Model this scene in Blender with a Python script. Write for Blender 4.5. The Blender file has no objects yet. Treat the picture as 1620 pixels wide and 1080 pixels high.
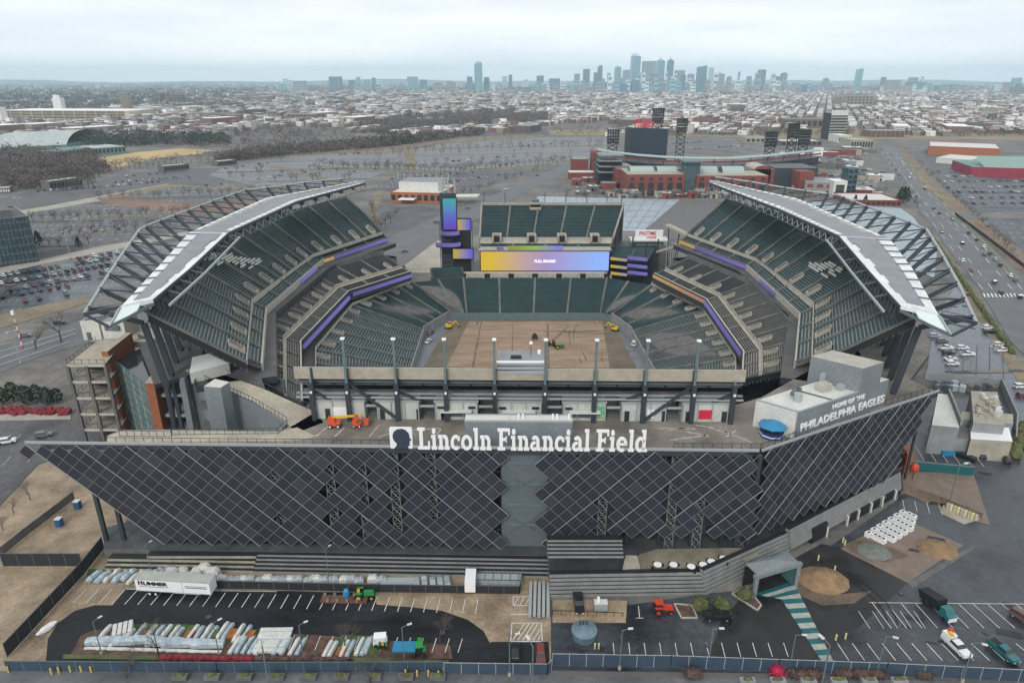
import bpy, math, random
from mathutils import Vector, Matrix
R = math.radians
random.seed(7)
SC = bpy.context.scene
COL = SC.collection
# ---------------------------------------------------------------- camera
H = 100.0
F = 1080.0                       # focal length in photo pixels (1620 wide)
PITCH = math.atan2(415, F)
cam_d = bpy.data.cameras.new('camera'); cam = bpy.data.objects.new('camera', cam_d); COL.objects.link(cam)
cam_d.lens = 24.0; cam_d.sensor_width = 36.0; cam_d.clip_start = 0.5; cam_d.clip_end = 60000
cam.location = (0, 0, H)
cam.rotation_euler = (math.pi/2 - PITCH, 0, 0)
SC.camera = cam
SC.render.resolution_x = 1024; SC.render.resolution_y = 682
# ---------------------------------------------------------------- sky
SUN_EL, SUN_AZ = R(38), R(200)
w = bpy.data.worlds.new('World'); SC.world = w; w.use_nodes = True
nt = w.node_tree; N = nt.nodes; L = nt.links; N.clear()
out = N.new('ShaderNodeOutputWorld'); bg = N.new('ShaderNodeBackground'); bg.inputs['Strength'].default_value = 0.1
sky = N.new('ShaderNodeTexSky'); sky.sky_type = 'NISHITA'; sky.sun_disc = False
sky.sun_elevation = SUN_EL; sky.sun_rotation = SUN_AZ; sky.air_density = 1.0; sky.dust_density = 1.5; sky.altitude = 100
tc = N.new('ShaderNodeTexCoord'); mp = N.new('ShaderNodeMapping'); mp.inputs['Scale'].default_value = (1.7, 1.7, 15.0)
nz = N.new('ShaderNodeTexNoise'); nz.inputs['Scale'].default_value = 1.5; nz.inputs['Detail'].default_value = 7; nz.inputs['Roughness'].default_value = 0.55
rp = N.new('ShaderNodeValToRGB')
rp.color_ramp.elements[0].position = 0.36; rp.color_ramp.elements[0].color = (7.35, 7.75, 8.3, 1)
rp.color_ramp.elements[1].position = 0.60; rp.color_ramp.elements[1].color = (9.1, 9.2, 9.35, 1)
mx = N.new('ShaderNodeMix'); mx.data_type = 'RGBA'; mx.inputs['Factor'].default_value = 0.93
L.new(tc.outputs['Generated'], mp.inputs['Vector']); L.new(mp.outputs['Vector'], nz.inputs['Vector'])
L.new(nz.outputs['Fac'], rp.inputs['Fac'])
L.new(sky.outputs['Color'], mx.inputs['A']); L.new(rp.outputs['Color'], mx.inputs['B'])
sx = N.new('ShaderNodeSeparateXYZ'); L.new(tc.outputs['Generated'], sx.inputs[0]); mr = N.new('ShaderNodeMapRange'); mr.interpolation_type = 'SMOOTHSTEP'
mr.inputs['From Min'].default_value = 0.0; mr.inputs['From Max'].default_value = 0.16; mr.inputs['To Min'].default_value = 1.30; mr.inputs['To Max'].default_value = 1.0; L.new(sx.outputs['Z'], mr.inputs['Value'])
sv = N.new('ShaderNodeVectorMath'); sv.operation = 'SCALE'; L.new(mx.outputs['Result'], sv.inputs[0]); L.new(mr.outputs['Result'], sv.inputs['Scale']); L.new(sv.outputs['Vector'], bg.inputs['Color']); L.new(bg.outputs['Background'], out.inputs['Surface'])
# ---------------------------------------------------------------- sun (overcast: wide and weak)
sd = bpy.data.lights.new('sun', 'SUN'); sun = bpy.data.objects.new('sun', sd); COL.objects.link(sun)
sd.energy = 1.5; sd.angle = R(18); sd.color = (1.0, 0.96, 0.9)
sun.location = (0, -50, 300)
sdir = Vector((math.sin(SUN_AZ)*math.cos(SUN_EL), math.cos(SUN_AZ)*math.cos(SUN_EL), math.sin(SUN_EL)))
sun.rotation_euler = sdir.to_track_quat('Z', 'Y').to_euler()
SC.view_settings.view_transform = 'Standard'; SC.view_settings.look = 'None'
SC.view_settings.exposure = 0.15; SC.view_settings.gamma = 1.0
SC.render.engine = 'CYCLES'
SC.cycles.volume_bounces = 6; SC.cycles.max_bounces = 6
# ---------------------------------------------------------------- helpers
def V(*a): return Vector(a)
def ray(px, py):
    v = (py-540)/F; c, s = math.cos(PITCH), math.sin(PITCH)
    return V((px-810)/F, c - v*s, -s - v*c)
def P(px, py, z=0.0):
    """the point of the horizontal plane z that photo pixel (px,py) shows"""
    d = ray(px, py); t = (z-H)/d.z
    return V(d.x*t, d.y*t, z)
def PD(px, py, dist):
    """the point seen at photo pixel at horizontal distance dist (gives its height)"""
    d = ray(px, py); t = dist/d.y
    return V(d.x*t, dist, H + d.z*t)
def lerp(a, b, t): return a + (b-a)*t
def v3(p, z): return V(p.x, p.y, z)
# ---------------------------------------------------------------- materials
M = {}
def mat(name, col, rough=0.8, var=0.0, scale=1.0, col2=None, metal=0.0, rough2=None, bump=0.0, detail=4, lo=0.35, hi=0.65, stretch=None, spec=0.5, emit=0.0, coat=0.0, fine=0.22):
    m = bpy.data.materials.new(name); m.use_nodes = True; nt = m.node_tree; b = nt.nodes['Principled BSDF']
    b.inputs['Base Color'].default_value = (*col, 1); b.inputs['Roughness'].default_value = rough; b.inputs['Metallic'].default_value = metal
    b.inputs['Specular IOR Level'].default_value = spec
    if coat: b.inputs['Coat Weight'].default_value = coat
    if var or col2 or rough2 is not None or bump:
        g = nt.nodes.new('ShaderNodeNewGeometry'); mp = nt.nodes.new('ShaderNodeMapping')
        mp.inputs['Scale'].default_value = stretch or (1, 1, 1)
        n = nt.nodes.new('ShaderNodeTexNoise'); n.inputs['Scale'].default_value = scale; n.inputs['Detail'].default_value = detail; n.inputs['Roughness'].default_value = 0.6
        nt.links.new(g.outputs['Position'], mp.inputs['Vector']); nt.links.new(mp.outputs['Vector'], n.inputs['Vector'])
        if var or col2:
            r = nt.nodes.new('ShaderNodeValToRGB'); e = r.color_ramp.elements
            c2 = col2 or tuple(min(1, c*(1+var)) for c in col); c1 = col if col2 else tuple(c*(1-var) for c in col)
            e[0].position = lo; e[0].color = (*c1, 1); e[1].position = hi; e[1].color = (*c2, 1)
            nt.links.new(n.outputs['Fac'], r.inputs['Fac'])
            n2 = nt.nodes.new('ShaderNodeTexNoise'); n2.inputs['Scale'].default_value = scale*9; n2.inputs['Detail'].default_value = 5; n2.inputs['Roughness'].default_value = 0.7
            nt.links.new(mp.outputs['Vector'], n2.inputs['Vector']); q2 = nt.nodes.new('ShaderNodeMapRange'); q2.inputs['From Min'].default_value = .3; q2.inputs['From Max'].default_value = .7
            q2.inputs['To Min'].default_value = 1-fine; q2.inputs['To Max'].default_value = 1+fine; nt.links.new(n2.outputs['Fac'], q2.inputs['Value'])
            vm = nt.nodes.new('ShaderNodeVectorMath'); vm.operation = 'SCALE'; nt.links.new(r.outputs['Color'], vm.inputs[0]); nt.links.new(q2.outputs['Result'], vm.inputs['Scale']); nt.links.new(vm.outputs['Vector'], b.inputs['Base Color'])
        if rough2 is not None:
            q = nt.nodes.new('ShaderNodeMapRange'); q.inputs['From Min'].default_value = lo; q.inputs['From Max'].default_value = hi
            q.inputs['To Min'].default_value = rough; q.inputs['To Max'].default_value = rough2
            nt.links.new(n.outputs['Fac'], q.inputs['Value']); nt.links.new(q.outputs['Result'], b.inputs['Roughness'])
        if bump:
            bp = nt.nodes.new('ShaderNodeBump'); bp.inputs['Strength'].default_value = bump
            nt.links.new(n.outputs['Fac'], bp.inputs['Height']); nt.links.new(bp.outputs['Normal'], b.inputs['Normal'])
    if emit:
        b.inputs['Emission Color'].default_value = (*col, 1); b.inputs['Emission Strength'].default_value = emit
    M[name] = m; return m
# ---------------------------------------------------------------- mesh builder
class MB:
    def __init__(s): s.v = []; s.f = []; s.m = []; s.mats = []
    def mi(s, m):
        if m not in s.mats: s.mats.append(m)
        return s.mats.index(m)
    def poly(s, pts, m):
        i = len(s.v); s.v += [tuple(p) for p in pts]; s.f.append(tuple(range(i, i+len(pts)))); s.m.append(s.mi(m))
    def hexa(s, p, m, top=None):
        """8 corners: 4 bottom ccw, 4 top ccw"""
        i = len(s.v); s.v += [tuple(q) for q in p]; k = s.mi(m); kt = s.mi(top) if top else k
        for f, mm in (((3,2,1,0),k),((4,5,6,7),kt),((0,1,5,4),k),((1,2,6,5),k),((2,3,7,6),k),((3,0,4,7),k)):
            s.f.append(tuple(i+a for a in f)); s.m.append(mm)
    def box(s, c, size, m, rz=0.0, top=None, rot=None):
        """c = centre of the bottom face"""
        x, y, z = size[0]/2, size[1]/2, size[2]; ca, sa = math.cos(rz), math.sin(rz); c = Vector(c); q = []
        for zz in (0, z):
            for a, b in ((-x,-y),(x,-y),(x,y),(-x,y)):
                p = V(a*ca-b*sa, a*sa+b*ca, zz)
                if rot: p = rot @ p
                q.append(c+p)
        s.hexa(q, m, top)
    def prism(s, pts, z0, z1, m, top=None, side=None):
        """pts 2D/3D outline (ccw), walls and caps"""
        n = len(pts); i = len(s.v)
        a = sum(pts[k][0]*pts[(k+1)%n][1]-pts[(k+1)%n][0]*pts[k][1] for k in range(n))
        if a < 0: pts = list(reversed(pts))
        s.v += [(p[0], p[1], z0) for p in pts] + [(p[0], p[1], z1) for p in pts]
        k = s.mi(m); kt = s.mi(top) if top else k
        for j in range(n): s.f.append((i+j, i+(j+1)%n, i+n+(j+1)%n, i+n+j)); s.m.append(k)
        s.f.append(tuple(i+n+j for j in range(n))); s.m.append(kt)
        s.f.append(tuple(i+j for j in reversed(range(n)))); s.m.append(k)
    def beam(s, a, b, w, h=None, m=None, up=None):
        a = Vector(a); b = Vector(b); h = h or w; d = b-a
        if d.length < 1e-6: return
        d.normalize(); u = up or V(0,0,1)
        if abs(d.dot(u)) > 0.99: u = V(1,0,0)
        x = d.cross(u).normalized()*w/2; y = x.cross(d).normalized()*h/2
        s.hexa([a-x-y, a+x-y, b+x-y, b-x-y, a-x+y, a+x+y, b+x+y, b-x+y], m)
    def path(s, pts, w, h, m, close=False):
        for k in range(len(pts)-(0 if close else 1)): s.beam(pts[k], pts[(k+1) % len(pts)], w, h, m)
    def cyl(s, a, b, r1, r2=None, m=None, n=8, caps=True):
        a = Vector(a); b = Vector(b); r2 = r1 if r2 is None else r2; d = (b-a).normalized()
        u = V(0,0,1) if abs(d.z) < 0.9 else V(1,0,0)
        x = d.cross(u).normalized(); y = d.cross(x).normalized(); i = len(s.v); k = s.mi(m)
        for c, r in ((a, r1), (b, r2)):
            for j in range(n):
                t = 2*math.pi*j/n; s.v.append(tuple(c + x*math.cos(t)*r + y*math.sin(t)*r))
        for j in range(n): s.f.append((i+j, i+(j+1)%n, i+n+(j+1)%n, i+n+j)); s.m.append(k)
        if caps:
            s.f.append(tuple(i+j for j in reversed(range(n)))); s.m.append(k)
            s.f.append(tuple(i+n+j for j in range(n))); s.m.append(k)
    def wall(s, a, b, z0, z1, t, m):
        """upright slab from a to b, thickness t"""
        a = Vector(a); b = Vector(b); d = (b-a); d.z = 0; d.normalize(); n = V(-d.y, d.x, 0)*t/2
        s.hexa([v3(a-n,z0), v3(b-n,z0), v3(b+n,z0), v3(a+n,z0), v3(a-n,z1), v3(b-n,z1), v3(b+n,z1), v3(a+n,z1)], m)
    def blob(s, c, r, m, seed=0, n=7, k=5, rough=0.25, sq=(1,1,1)):
        """lumpy closed ball"""
        rr = random.Random(seed); i = len(s.v); q = s.mi(m); c = Vector(c)
        s.v.append(tuple(c+V(0,0,r*sq[2])))
        for a in range(1, k):
            th = math.pi*a/k
            for b in range(n):
                ph = 2*math.pi*(b+0.5*(a % 2))/n; e = r*(1+rr.uniform(-rough, rough))
                s.v.append(tuple(c+V(math.sin(th)*math.cos(ph)*e*sq[0], math.sin(th)*math.sin(ph)*e*sq[1], math.cos(th)*e*sq[2])))
        s.v.append(tuple(c-V(0,0,r*sq[2]))); last = len(s.v)-1
        for b in range(n): s.f.append((i, i+1+b, i+1+(b+1)%n)); s.m.append(q)
        for a in range(k-2):
            o = i+1+a*n
            for b in range(n): s.f.append((o+b, o+n+b, o+n+(b+1)%n, o+(b+1)%n)); s.m.append(q)
        o = i+1+(k-2)*n
        for b in range(n): s.f.append((o+b, last, o+(b+1)%n)); s.m.append(q)
    def mesh(s, name, origin=None):
        me = bpy.data.meshes.new(name)
        v = s.v if origin is None else [(a-origin[0], b-origin[1], c-origin[2]) for a, b, c in s.v]
        me.from_pydata(v, [], s.f)
        for m in s.mats: me.materials.append(M[m])
        me.polygons.foreach_set('material_index', s.m); me.update(); return me
    def part(s, name, parent=None, label=None, kind=None, origin=None, smooth=False):
        """link as one object; vertices are given in world space, so subtract the root's location"""
        if parent is not None and origin is None:
            o = V(0,0,0); q = parent
            while q is not None: o = o + q.location; q = q.parent
            origin = o
        me = s.mesh(name, origin)
        if smooth: me.polygons.foreach_set('use_smooth', [True]*len(me.polygons))
        ob = bpy.data.objects.new(name, me); COL.objects.link(ob)
        if parent is not None: ob.parent = parent
        elif origin is not None: ob.location = origin
        if label: ob['label'] = label
        if kind: ob['kind'] = kind
        return ob
def tag(o, label=None, cat=None, group=None, kind=None):
    if label: o['label'] = label
    if cat: o['category'] = cat
    if group: o['group'] = group
    if kind: o['kind'] = kind
    return o
def thing(name, label, cat, loc, rz=0.0, group=None):
    o = bpy.data.objects.new(name, None); COL.objects.link(o); o.location = loc; o.rotation_euler = (0, 0, rz); o.empty_display_size = 1
    return tag(o, label, cat, group)
def solid(mb, name, label, cat, loc, group=None, smooth=False):
    """a thing that is one mesh (vertices in world space)"""
    o = mb.part(name, None, origin=loc, smooth=smooth); return tag(o, label, cat, group)
def structure(name, mb): 
    o = mb.part(name, None); o['kind'] = 'structure'; return o
def dup(root, loc, rz=0.0, label=None, scale=1.0):
    """a copy of a thing with copies of its parts and sub-parts, sharing meshes"""
    r = root.copy(); COL.objects.link(r); r.location = loc; r.rotation_euler = (0, 0, rz); r.scale = (scale,)*3
    if label: r['label'] = label
    for ch in list(root.children):
        c = ch.copy(); COL.objects.link(c); c.parent = r
        for g in list(ch.children):
            d = g.copy(); COL.objects.link(d); d.parent = c
    return r
ORD = ['first','second','third','fourth','fifth','sixth','seventh','eighth','ninth','tenth','eleventh','twelfth','thirteenth','fourteenth','fifteenth','sixteenth','seventeenth','eighteenth','nineteenth','twentieth']
def nth(i):
    """ordinal of the 0-based index"""
    if i < 20: return ORD[i]
    t, u = divmod(i+1, 10); tens = ['','','twenty','thirty','forty','fifty','sixty','seventy','eighty','ninety'][t]
    return tens+'-'+ORD[u-1] if u else tens[:-1]+'ieth'
# ---------------------------------------------------------------- palette
mat('asphalt_old', (0.10,0.10,0.104), 0.45, 0.45, 0.06, rough2=0.8, detail=10, spec=.3, fine=.35)
mat('asphalt_wet', (0.020,0.024,0.031), 0.14, 0.0, 0.07, col2=(0.070,0.079,0.094), rough2=0.5, detail=12, spec=.55, fine=.35)
mat('asphalt_black', (0.006,0.0065,0.008), 0.4, 0.0, 0.16, col2=(0.024,0.026,0.030), stretch=(.5,1.4,1), rough2=0.8, detail=12, spec=.3, fine=.5)
mat('asphalt_pale', (0.085,0.091,0.098), 0.32, 0.0, 0.03, col2=(0.235,0.24,0.245), rough2=0.8, detail=12, spec=.3, fine=.4, stretch=(.35,1.4,1))  # stretched pale streaks paint wet sky reflections into the base colour
mat('asphalt_road', (0.115,0.12,0.125), 0.5, 0.3, 0.08, rough2=0.75, detail=8)
mat('tan_paving', (0.29,0.22,0.145), 0.6, 0.35, 0.16, detail=12, fine=.3)
mat('sidewalk', (0.33,0.30,0.25), 0.7, 0.15, 0.3)
mat('line_paint', (0.62,0.62,0.60), 0.7, 0.15, 0.8)
mat('yellow_paint', (0.55,0.42,0.10), 0.7)
mat('city_ground', (0.135,0.125,0.12), 0.9, 0.35, 0.004, detail=10)
mat('far_ground', (0.10,0.10,0.095), 0.9, 0.45, 0.0015, detail=12)
mat('grass_dry', (0.24,0.19,0.11), 0.95, 0.3, 0.03, detail=8)
mat('grass_green', (0.09,0.11,0.045), 0.95, 0.3, 0.2)
mat('mulch', (0.11,0.065,0.05), 0.95, 0.4, 0.6)
mat('straw_field', (0.45,0.33,0.16), 0.95, 0.15, 0.02)
mat('dirt_brown', (0.30,0.19,0.13), 0.95, 0.25, 0.04)
mat('concrete', (0.36,0.33,0.27), 0.8, 0.15, 0.4)
mat('concrete_light', (0.42,0.40,0.35), 0.8, 0.10, 0.4)
mat('concrete_dark', (0.13,0.125,0.12), 0.8, 0.2, 0.4)
mat('concrete_grey', (0.25,0.265,0.27), 0.8, 0.12, 0.3)
mat('deck_floor', (0.19,0.17,0.145), 0.6, 0.35, 0.12, detail=8, rough2=0.85)
mat('deck_dark', (0.085,0.083,0.080), 0.5, 0.35, 0.15, detail=8, rough2=0.85)
mat('deck_tan', (0.40,0.36,0.28), 0.7, 0.15, 0.2)
mat('seat_teal', (0.006,0.032,0.035), 0.55, 0.25, 0.15)
mat('seat_grey', (0.024,0.025,0.027), 0.6, 0.25, 0.2)
mat('aisle', (0.13,0.135,0.12), 0.8, 0.25, 0.3)
mat('tread', (0.215,0.24,0.23), 0.8, 0.2, 0.3)
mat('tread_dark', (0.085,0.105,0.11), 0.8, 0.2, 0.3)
mat('tread_brown', (0.24,0.22,0.19), 0.8, 0.2, 0.3)
mat('steel_dark', (0.035,0.045,0.055), 0.5)
mat('steel_mid', (0.10,0.125,0.14), 0.5)
mat('steel_teal', (0.12,0.175,0.185), 0.5, 0.1, 0.5)
mat('steel_pale', (0.34,0.38,0.39), 0.5)
mat('grey_panel', (0.20,0.225,0.24), 0.6, 0.08, 0.2)
mat('white_panel', (0.60,0.60,0.56), 0.6, 0.06, 0.3)
mat('white_bright', (0.82,0.83,0.83), 0.5)
mat('roof_white', (0.72,0.74,0.74), 0.5, 0.14, 0.25, detail=10)
mat('roof_grey', (0.235,0.25,0.265), 0.6, 0.08, 0.2)
mat('black', (0.010,0.011,0.012), 0.6)
mat('dark_glass', (0.02,0.03,0.035), 0.08, spec=0.8)
mat('glass_green', (0.14,0.23,0.22), 0.12, 0.2, 0.3, spec=0.8)
mat('glass_blue', (0.06,0.11,0.13), 0.1, 0.3, 0.2, spec=0.8)
mat('brick', (0.30,0.105,0.05), 0.85, 0.15, 0.6)
mat('brick_red', (0.20,0.052,0.040), 0.85, 0.15, 0.3)
mat('tarp_blue', (0.02,0.21,0.38), 0.5)
mat('navy_mesh', (0.035,0.06,0.095), 0.7, 0.1, 0.5)
mat('dark_mesh', (0.018,0.020,0.023), 0.8)
mat('green_paint', (0.02,0.25,0.06), 0.5)
mat('teal_paint', (0.01,0.10,0.11), 0.5)
mat('red_paint', (0.55,0.05,0.02), 0.4)
mat('orange_paint', (0.75,0.22,0.02), 0.4)
mat('yellow', (0.75,0.45,0.03), 0.5)
mat('bollard_cream', (0.65,0.60,0.30), 0.6)
mat('sand', (0.25,0.165,0.09), 0.95, 0.2, 0.6, bump=0.3)
mat('bark', (0.075,0.062,0.055), 0.95)
mat('twig', (0.11,0.085,0.075), 0.95)
mat('evergreen', (0.030,0.052,0.030), 0.9, 0.4, 0.5)
mat('shrub_olive', (0.09,0.10,0.035), 0.9, 0.4, 0.8)
mat('shrub_red', (0.20,0.02,0.03), 0.9, 0.3, 0.8)
mat('shrub_brown', (0.09,0.055,0.045), 0.9, 0.4, 0.8)
mat('tyre', (0.012,0.012,0.013), 0.8)
mat('roof_mint', (0.22,0.33,0.29), 0.6)
mat('orange_wall', (0.36,0.12,0.05), 0.8)
mat('roof_tip', (0.62,0.70,0.68), 0.4)
# ================================================================ GROUND
from mathutils.geometry import tessellate_polygon
_L = [(733,440,8),(652,447,11),(558,484,13),(500,554,13),(500,600,13)]; _R = [(960,440,8),(1030,452,11),(1112,492,13),(1163,568,13),(1163,604,13)]
hole = [V(-50,150,0)]+[v3(P(*q),0) for q in reversed(_L)]+[v3(P(*q),0) for q in _R]+[V(54,148,0)]
hc = sum(hole, V(0,0,0))/len(hole); hole = [h+(h-hc).normalized()*1.5 for h in hole]
def ring(mb, outer, m, z):
    pts = outer+hole
    for t in tessellate_polygon([outer, hole]):
        q = [pts[k] for k in t]; nz_ = (q[1]-q[0]).cross(q[2]-q[0]).z
        if nz_ < 0: q.reverse()
        mb.poly([v3(p,z) for p in q], m)
g = MB(); ring(g, [V(-3000,-300,0), V(3000,-300,0), V(9000,300,0), V(17000,15000,0), V(9000,19000,0), V(-9000,19000,0), V(-17000,15000,0), V(-9000,300,0)], 'city_ground', 0); structure('ground', g)
g = MB(); nh = len(hole)
for k in range(nh): g.poly([v3(hole[k],-7.1), v3(hole[(k+1)%nh],-7.1), v3(hole[(k+1)%nh],0), v3(hole[k],0)], 'concrete_dark')
structure('pit_wall', g)
# pitch
mat('pitch_dirt', (0.235,0.165,0.110), 0.95, 0.0, 0.22, col2=(0.36,0.265,0.185), detail=12, stretch=(.35,1.5,1), bump=0.2, fine=.2)
mat('pitch_dark', (0.115,0.095,0.065), 0.9, 0.0, 0.10, col2=(0.19,0.15,0.105), detail=8)
mat('apron', (0.15,0.165,0.18), 0.5, 0.15, 0.08, rough2=.7)
g = MB(); g.poly([v3(hc+(h-hc)*1.02, -7.0) for h in hole], 'apron'); structure('pitch_floor', g)
SHEETS = [0]
def sheet(name, px, m, layer=1, z=0.0, base=None):
    SHEETS[0] += 1
    g = MB(); q = [P(x, y, z) for x, y in px]; zz = z+.02*layer+.0006*SHEETS[0]
    ar = sum(q[k].x*q[(k+1)%len(q)].y-q[(k+1)%len(q)].x*q[k].y for k in range(len(q)))
    if ar < 0: q.reverse()
    g.poly([v3(p, zz) for p in q], m); return structure(name, g)
sheet('pitch_shoulder', [(722,506),(962,506),(985,540),(1012,590),(1040,650),(640,650),(664,590),(700,530)], 'pitch_dark', 1, -7)
sheet('pitch_dirt', [(742,508),(953,508),(966,590),(972,660),(690,660),(702,590)], 'pitch_dirt', 2, -7)
mat('rut', (0.19,0.13,0.09), 0.95, 0.3, 0.3)
for pts in ([(763,508),(761,508),(744,590),(748,590)], [(812,512),(811,512),(808,590),(811,590)], [(868,512),(865,512),(864,590),(870,590)], [(870,540),(898,516),(900,517),(872,545)]):
    sheet('wheel_rut', pts, 'rut', 3, -7)
rz_ = random.Random(77); mb = MB(); mat('rut_light', (0.33,0.25,0.18), .95, .2, .4)
for k in range(26):
    x = rz_.uniform(735,958); y = rz_.uniform(510,580); a = rz_.choice([0.0,.08,-.06,.03,1.5,1.57]); l = rz_.uniform(6,26); c = P(x,y,-6.93); q = c; m_ = rz_.choice(['rut','rut','rut_light','pitch_dark'])
    for j in range(6):
        a += rz_.uniform(-.12,.12); e = q+V(math.cos(a),math.sin(a),0)*l/6; mb.beam(q, e, rz_.uniform(.2,.7), .06, m_); q = e
o = mb.part('soil_tracks'); o['kind'] = 'structure'
# front plazas and lots
sheet('plaza', [(-300,700),(-300,1200),(140,1200),(140,900),(200,880),(200,760),(80,720)], 'tan_paving', 1)
sheet('street', [(-400,1057),(2100,1082),(2100,1300),(-400,1300)], 'asphalt_road', 3)
sheet('forecourt', [(60,925),(140,890),(870,905),(872,1060),(10,1052)], 'tan_paving', 2)
sheet('loop_lot', [(72,1052),(76,1010),(92,985),(118,966),(150,957),(178,957),(200,931),(440,934),(592,938),(596,956),(650,960),(700,966),(740,980),(765,998),(777,1020),(775,1056)], 'asphalt_black', 3)
sheet('gate_bay', [(776,1015),(868,1015),(870,1056),(775,1056)], 'asphalt_black', 4)
sheet('planting_island', [(115,1030),(128,1005),(150,996),(380,996),(712,1020),(716,1042),(105,1042)], 'mulch', 4)
mat('turf_mat', (0.055,0.105,0.03), 0.95, 0.4, 0.5)
for pts in ([(195,988),(270,986),(420,996),(400,1018),(190,1012)], [(540,1004),(610,1006),(600,1034),(520,1032)], [(140,900),(240,902),(225,922),(135,920)]): sheet('turf_mat', pts, 'turf_mat', 5)
for pts in ([(100,1035),(250,1037),(250,1044),(100,1042)], [(560,1040),(710,1044),(710,1050),(560,1047)]): sheet('lawn_strip', pts, 'grass_green', 6)
sheet('east_lot', [(872,1060),(872,948),(1000,956),(1120,938),(1230,930),(1290,880),(1420,790),(1430,700),(1480,600),(1470,520),(1500,470),(1516,440),(1640,620),(2100,1100),(2000,1075)], 'asphalt_wet', 2)
sheet('service_strip', [(874,948),(992,950),(990,985),(874,985)], 'tan_paving', 3)
mat('paver_brown', (0.20,0.155,0.12), 0.55, 0.2, 0.3, rough2=.8, detail=8)
mat('wet_dark', (0.022,0.021,0.022), 0.25, 0.3, 0.2, rough2=.6)
sheet('drive', [(1180,935),(1262,880),(1300,860),(1345,870),(1436,922),(1300,1045),(1120,1040),(1140,985)], 'wet_dark', 3)
sheet('paved_apron', [(1330,868),(1382,838),(1446,828),(1524,862),(1436,922)], 'paver_brown', 4)
sheet('paved_apron', [(1425,745),(1540,750),(1566,830),(1530,822),(1430,780)], 'paver_brown', 4)
mat('sand_wash', (0.13,0.095,0.065), 0.5, 0.3, 0.25, rough2=.8)
sheet('sand_wash', [(1255,900),(1290,930),(1330,940),(1380,935),(1350,955),(1300,958),(1262,940)], 'sand_wash', 5)
sheet('sand_wash', [(1335,862),(1360,850),(1420,870),(1440,880),(1400,890),(1350,875)], 'sand_wash', 5)
sheet('kerb_strip', [(1436,922),(1540,862),(1546,866),(1442,932)], 'concrete_dark', 5)
mat('stain_black', (0.008,0.008,0.009), 0.4, 0.4, 0.3)
def line(mb, x0, y0, x1, y1, w=.12, m='line_paint', z=.16): mb.beam(P(x0,y0,z-.02), P(x1,y1,z-.02), w, .02, m)
mb = MB()
for k in range(32):
    x = 115+20.55*k; y = 953+.55*k; dx = lerp(22, 4, k/31); line(mb, x, y, x+dx, y-22, .16)
for k in range(17): line(mb, 395+20.6*k+0, 1025+.4*k, 405+20.4*k, 1003+.4*k, .14)
line(mb, 200, 931, 438, 935, .15)
for a in ((812,943,845,943),(812,957,845,957),(812,943,812,957),(845,943,845,957),(808,971,853,971),(810,985,856,985),(808,1014,856,1014),(810,985,808,1014),(856,985,858,1014)): line(mb, *a, .2)
for k in range(4): line(mb, 813+9*k, 957, 821+9*k, 943, .16)
for k in range(6): line(mb, 811+8*k, 1012, 830+7*k if k < 4 else 855, 986 if k < 4 else 986+9*(k-3), .18)
for k in range(12): line(mb, 970+24.5*k, 1016, 972+25*k, 1038, .14)
for k in range(12): line(mb, 1380+22.5*k, 953, 1410+24.5*k, 993, .15)
line(mb, 1375, 952.5, 1640, 955, .15)
for k in range(14): line(mb, 1325+23.5*k, 1017, 1343+24.7*k, 1044, .17)
for k in range(5): line(mb, 1358+22*k, 966, 1376+22*k, 993, .12)
for k in range(6): line(mb, 1448+18*k, 705+2*k, 1462+19*k, 728+2*k, .14)
line(mb, 1010, 958, 1012, 977, .14); line(mb, 1006, 977, 1018, 977, .14)
for k in range(4): line(mb, 1428+19*k, 790+2*k, 1431+20*k, 806+3*k, .14)
o = mb.part('road_markings'); o['kind'] = 'structure'
# terrace walls in front of the facade: stepped courses
ter = MB()
mat('course_tan', (0.36,0.335,0.27), 0.8, 0.2, 0.4); mat('course_grey', (0.235,0.245,0.24), 0.8, 0.12, 0.4)
def terrace(p0, p1, z0, z1, n, lean, m, mb):
    d = (p1-p0); d.z = 0; nn = V(-d.y, d.x, 0).normalized()
    for k in range(n):
        a = lean*k/n; zz0, zz1 = lerp(z0, z1, k/n), lerp(z0, z1, (k+1)/n)-.15
        mb.hexa([p0+nn*a+V(0,0,zz0-.05), p1+nn*a+V(0,0,zz0-.05), p1+nn*(lean+1)+V(0,0,zz0-.05), p0+nn*(lean+1)+V(0,0,zz0-.05), p0+nn*a+V(0,0,zz1), p1+nn*a+V(0,0,zz1), p1+nn*(lean+1)+V(0,0,zz1), p0+nn*(lean+1)+V(0,0,zz1)], m)
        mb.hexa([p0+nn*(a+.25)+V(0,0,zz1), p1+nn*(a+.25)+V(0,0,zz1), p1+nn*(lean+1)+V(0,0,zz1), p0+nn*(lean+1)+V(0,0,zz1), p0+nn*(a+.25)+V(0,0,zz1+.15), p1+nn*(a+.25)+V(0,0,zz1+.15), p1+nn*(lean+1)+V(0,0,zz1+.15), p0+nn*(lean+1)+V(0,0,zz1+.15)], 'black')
w0, w1, w2 = P(165,902,0), P(400,906,0), P(868,914,0)
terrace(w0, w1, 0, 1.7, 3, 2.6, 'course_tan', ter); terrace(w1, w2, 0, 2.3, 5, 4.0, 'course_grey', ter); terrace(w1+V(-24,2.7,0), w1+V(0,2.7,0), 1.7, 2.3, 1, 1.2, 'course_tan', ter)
tw_ = ter.part('terrace_wall'); tag(tw_, 'long low terrace wall of pale horizontal courses under the left half of the solar facade', 'retaining wall')
ter = MB(); e0, e1_, e2_, e3 = P(870,945,0), P(1118,941,0), P(1250,878,0), P(1424,782,0)
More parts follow.
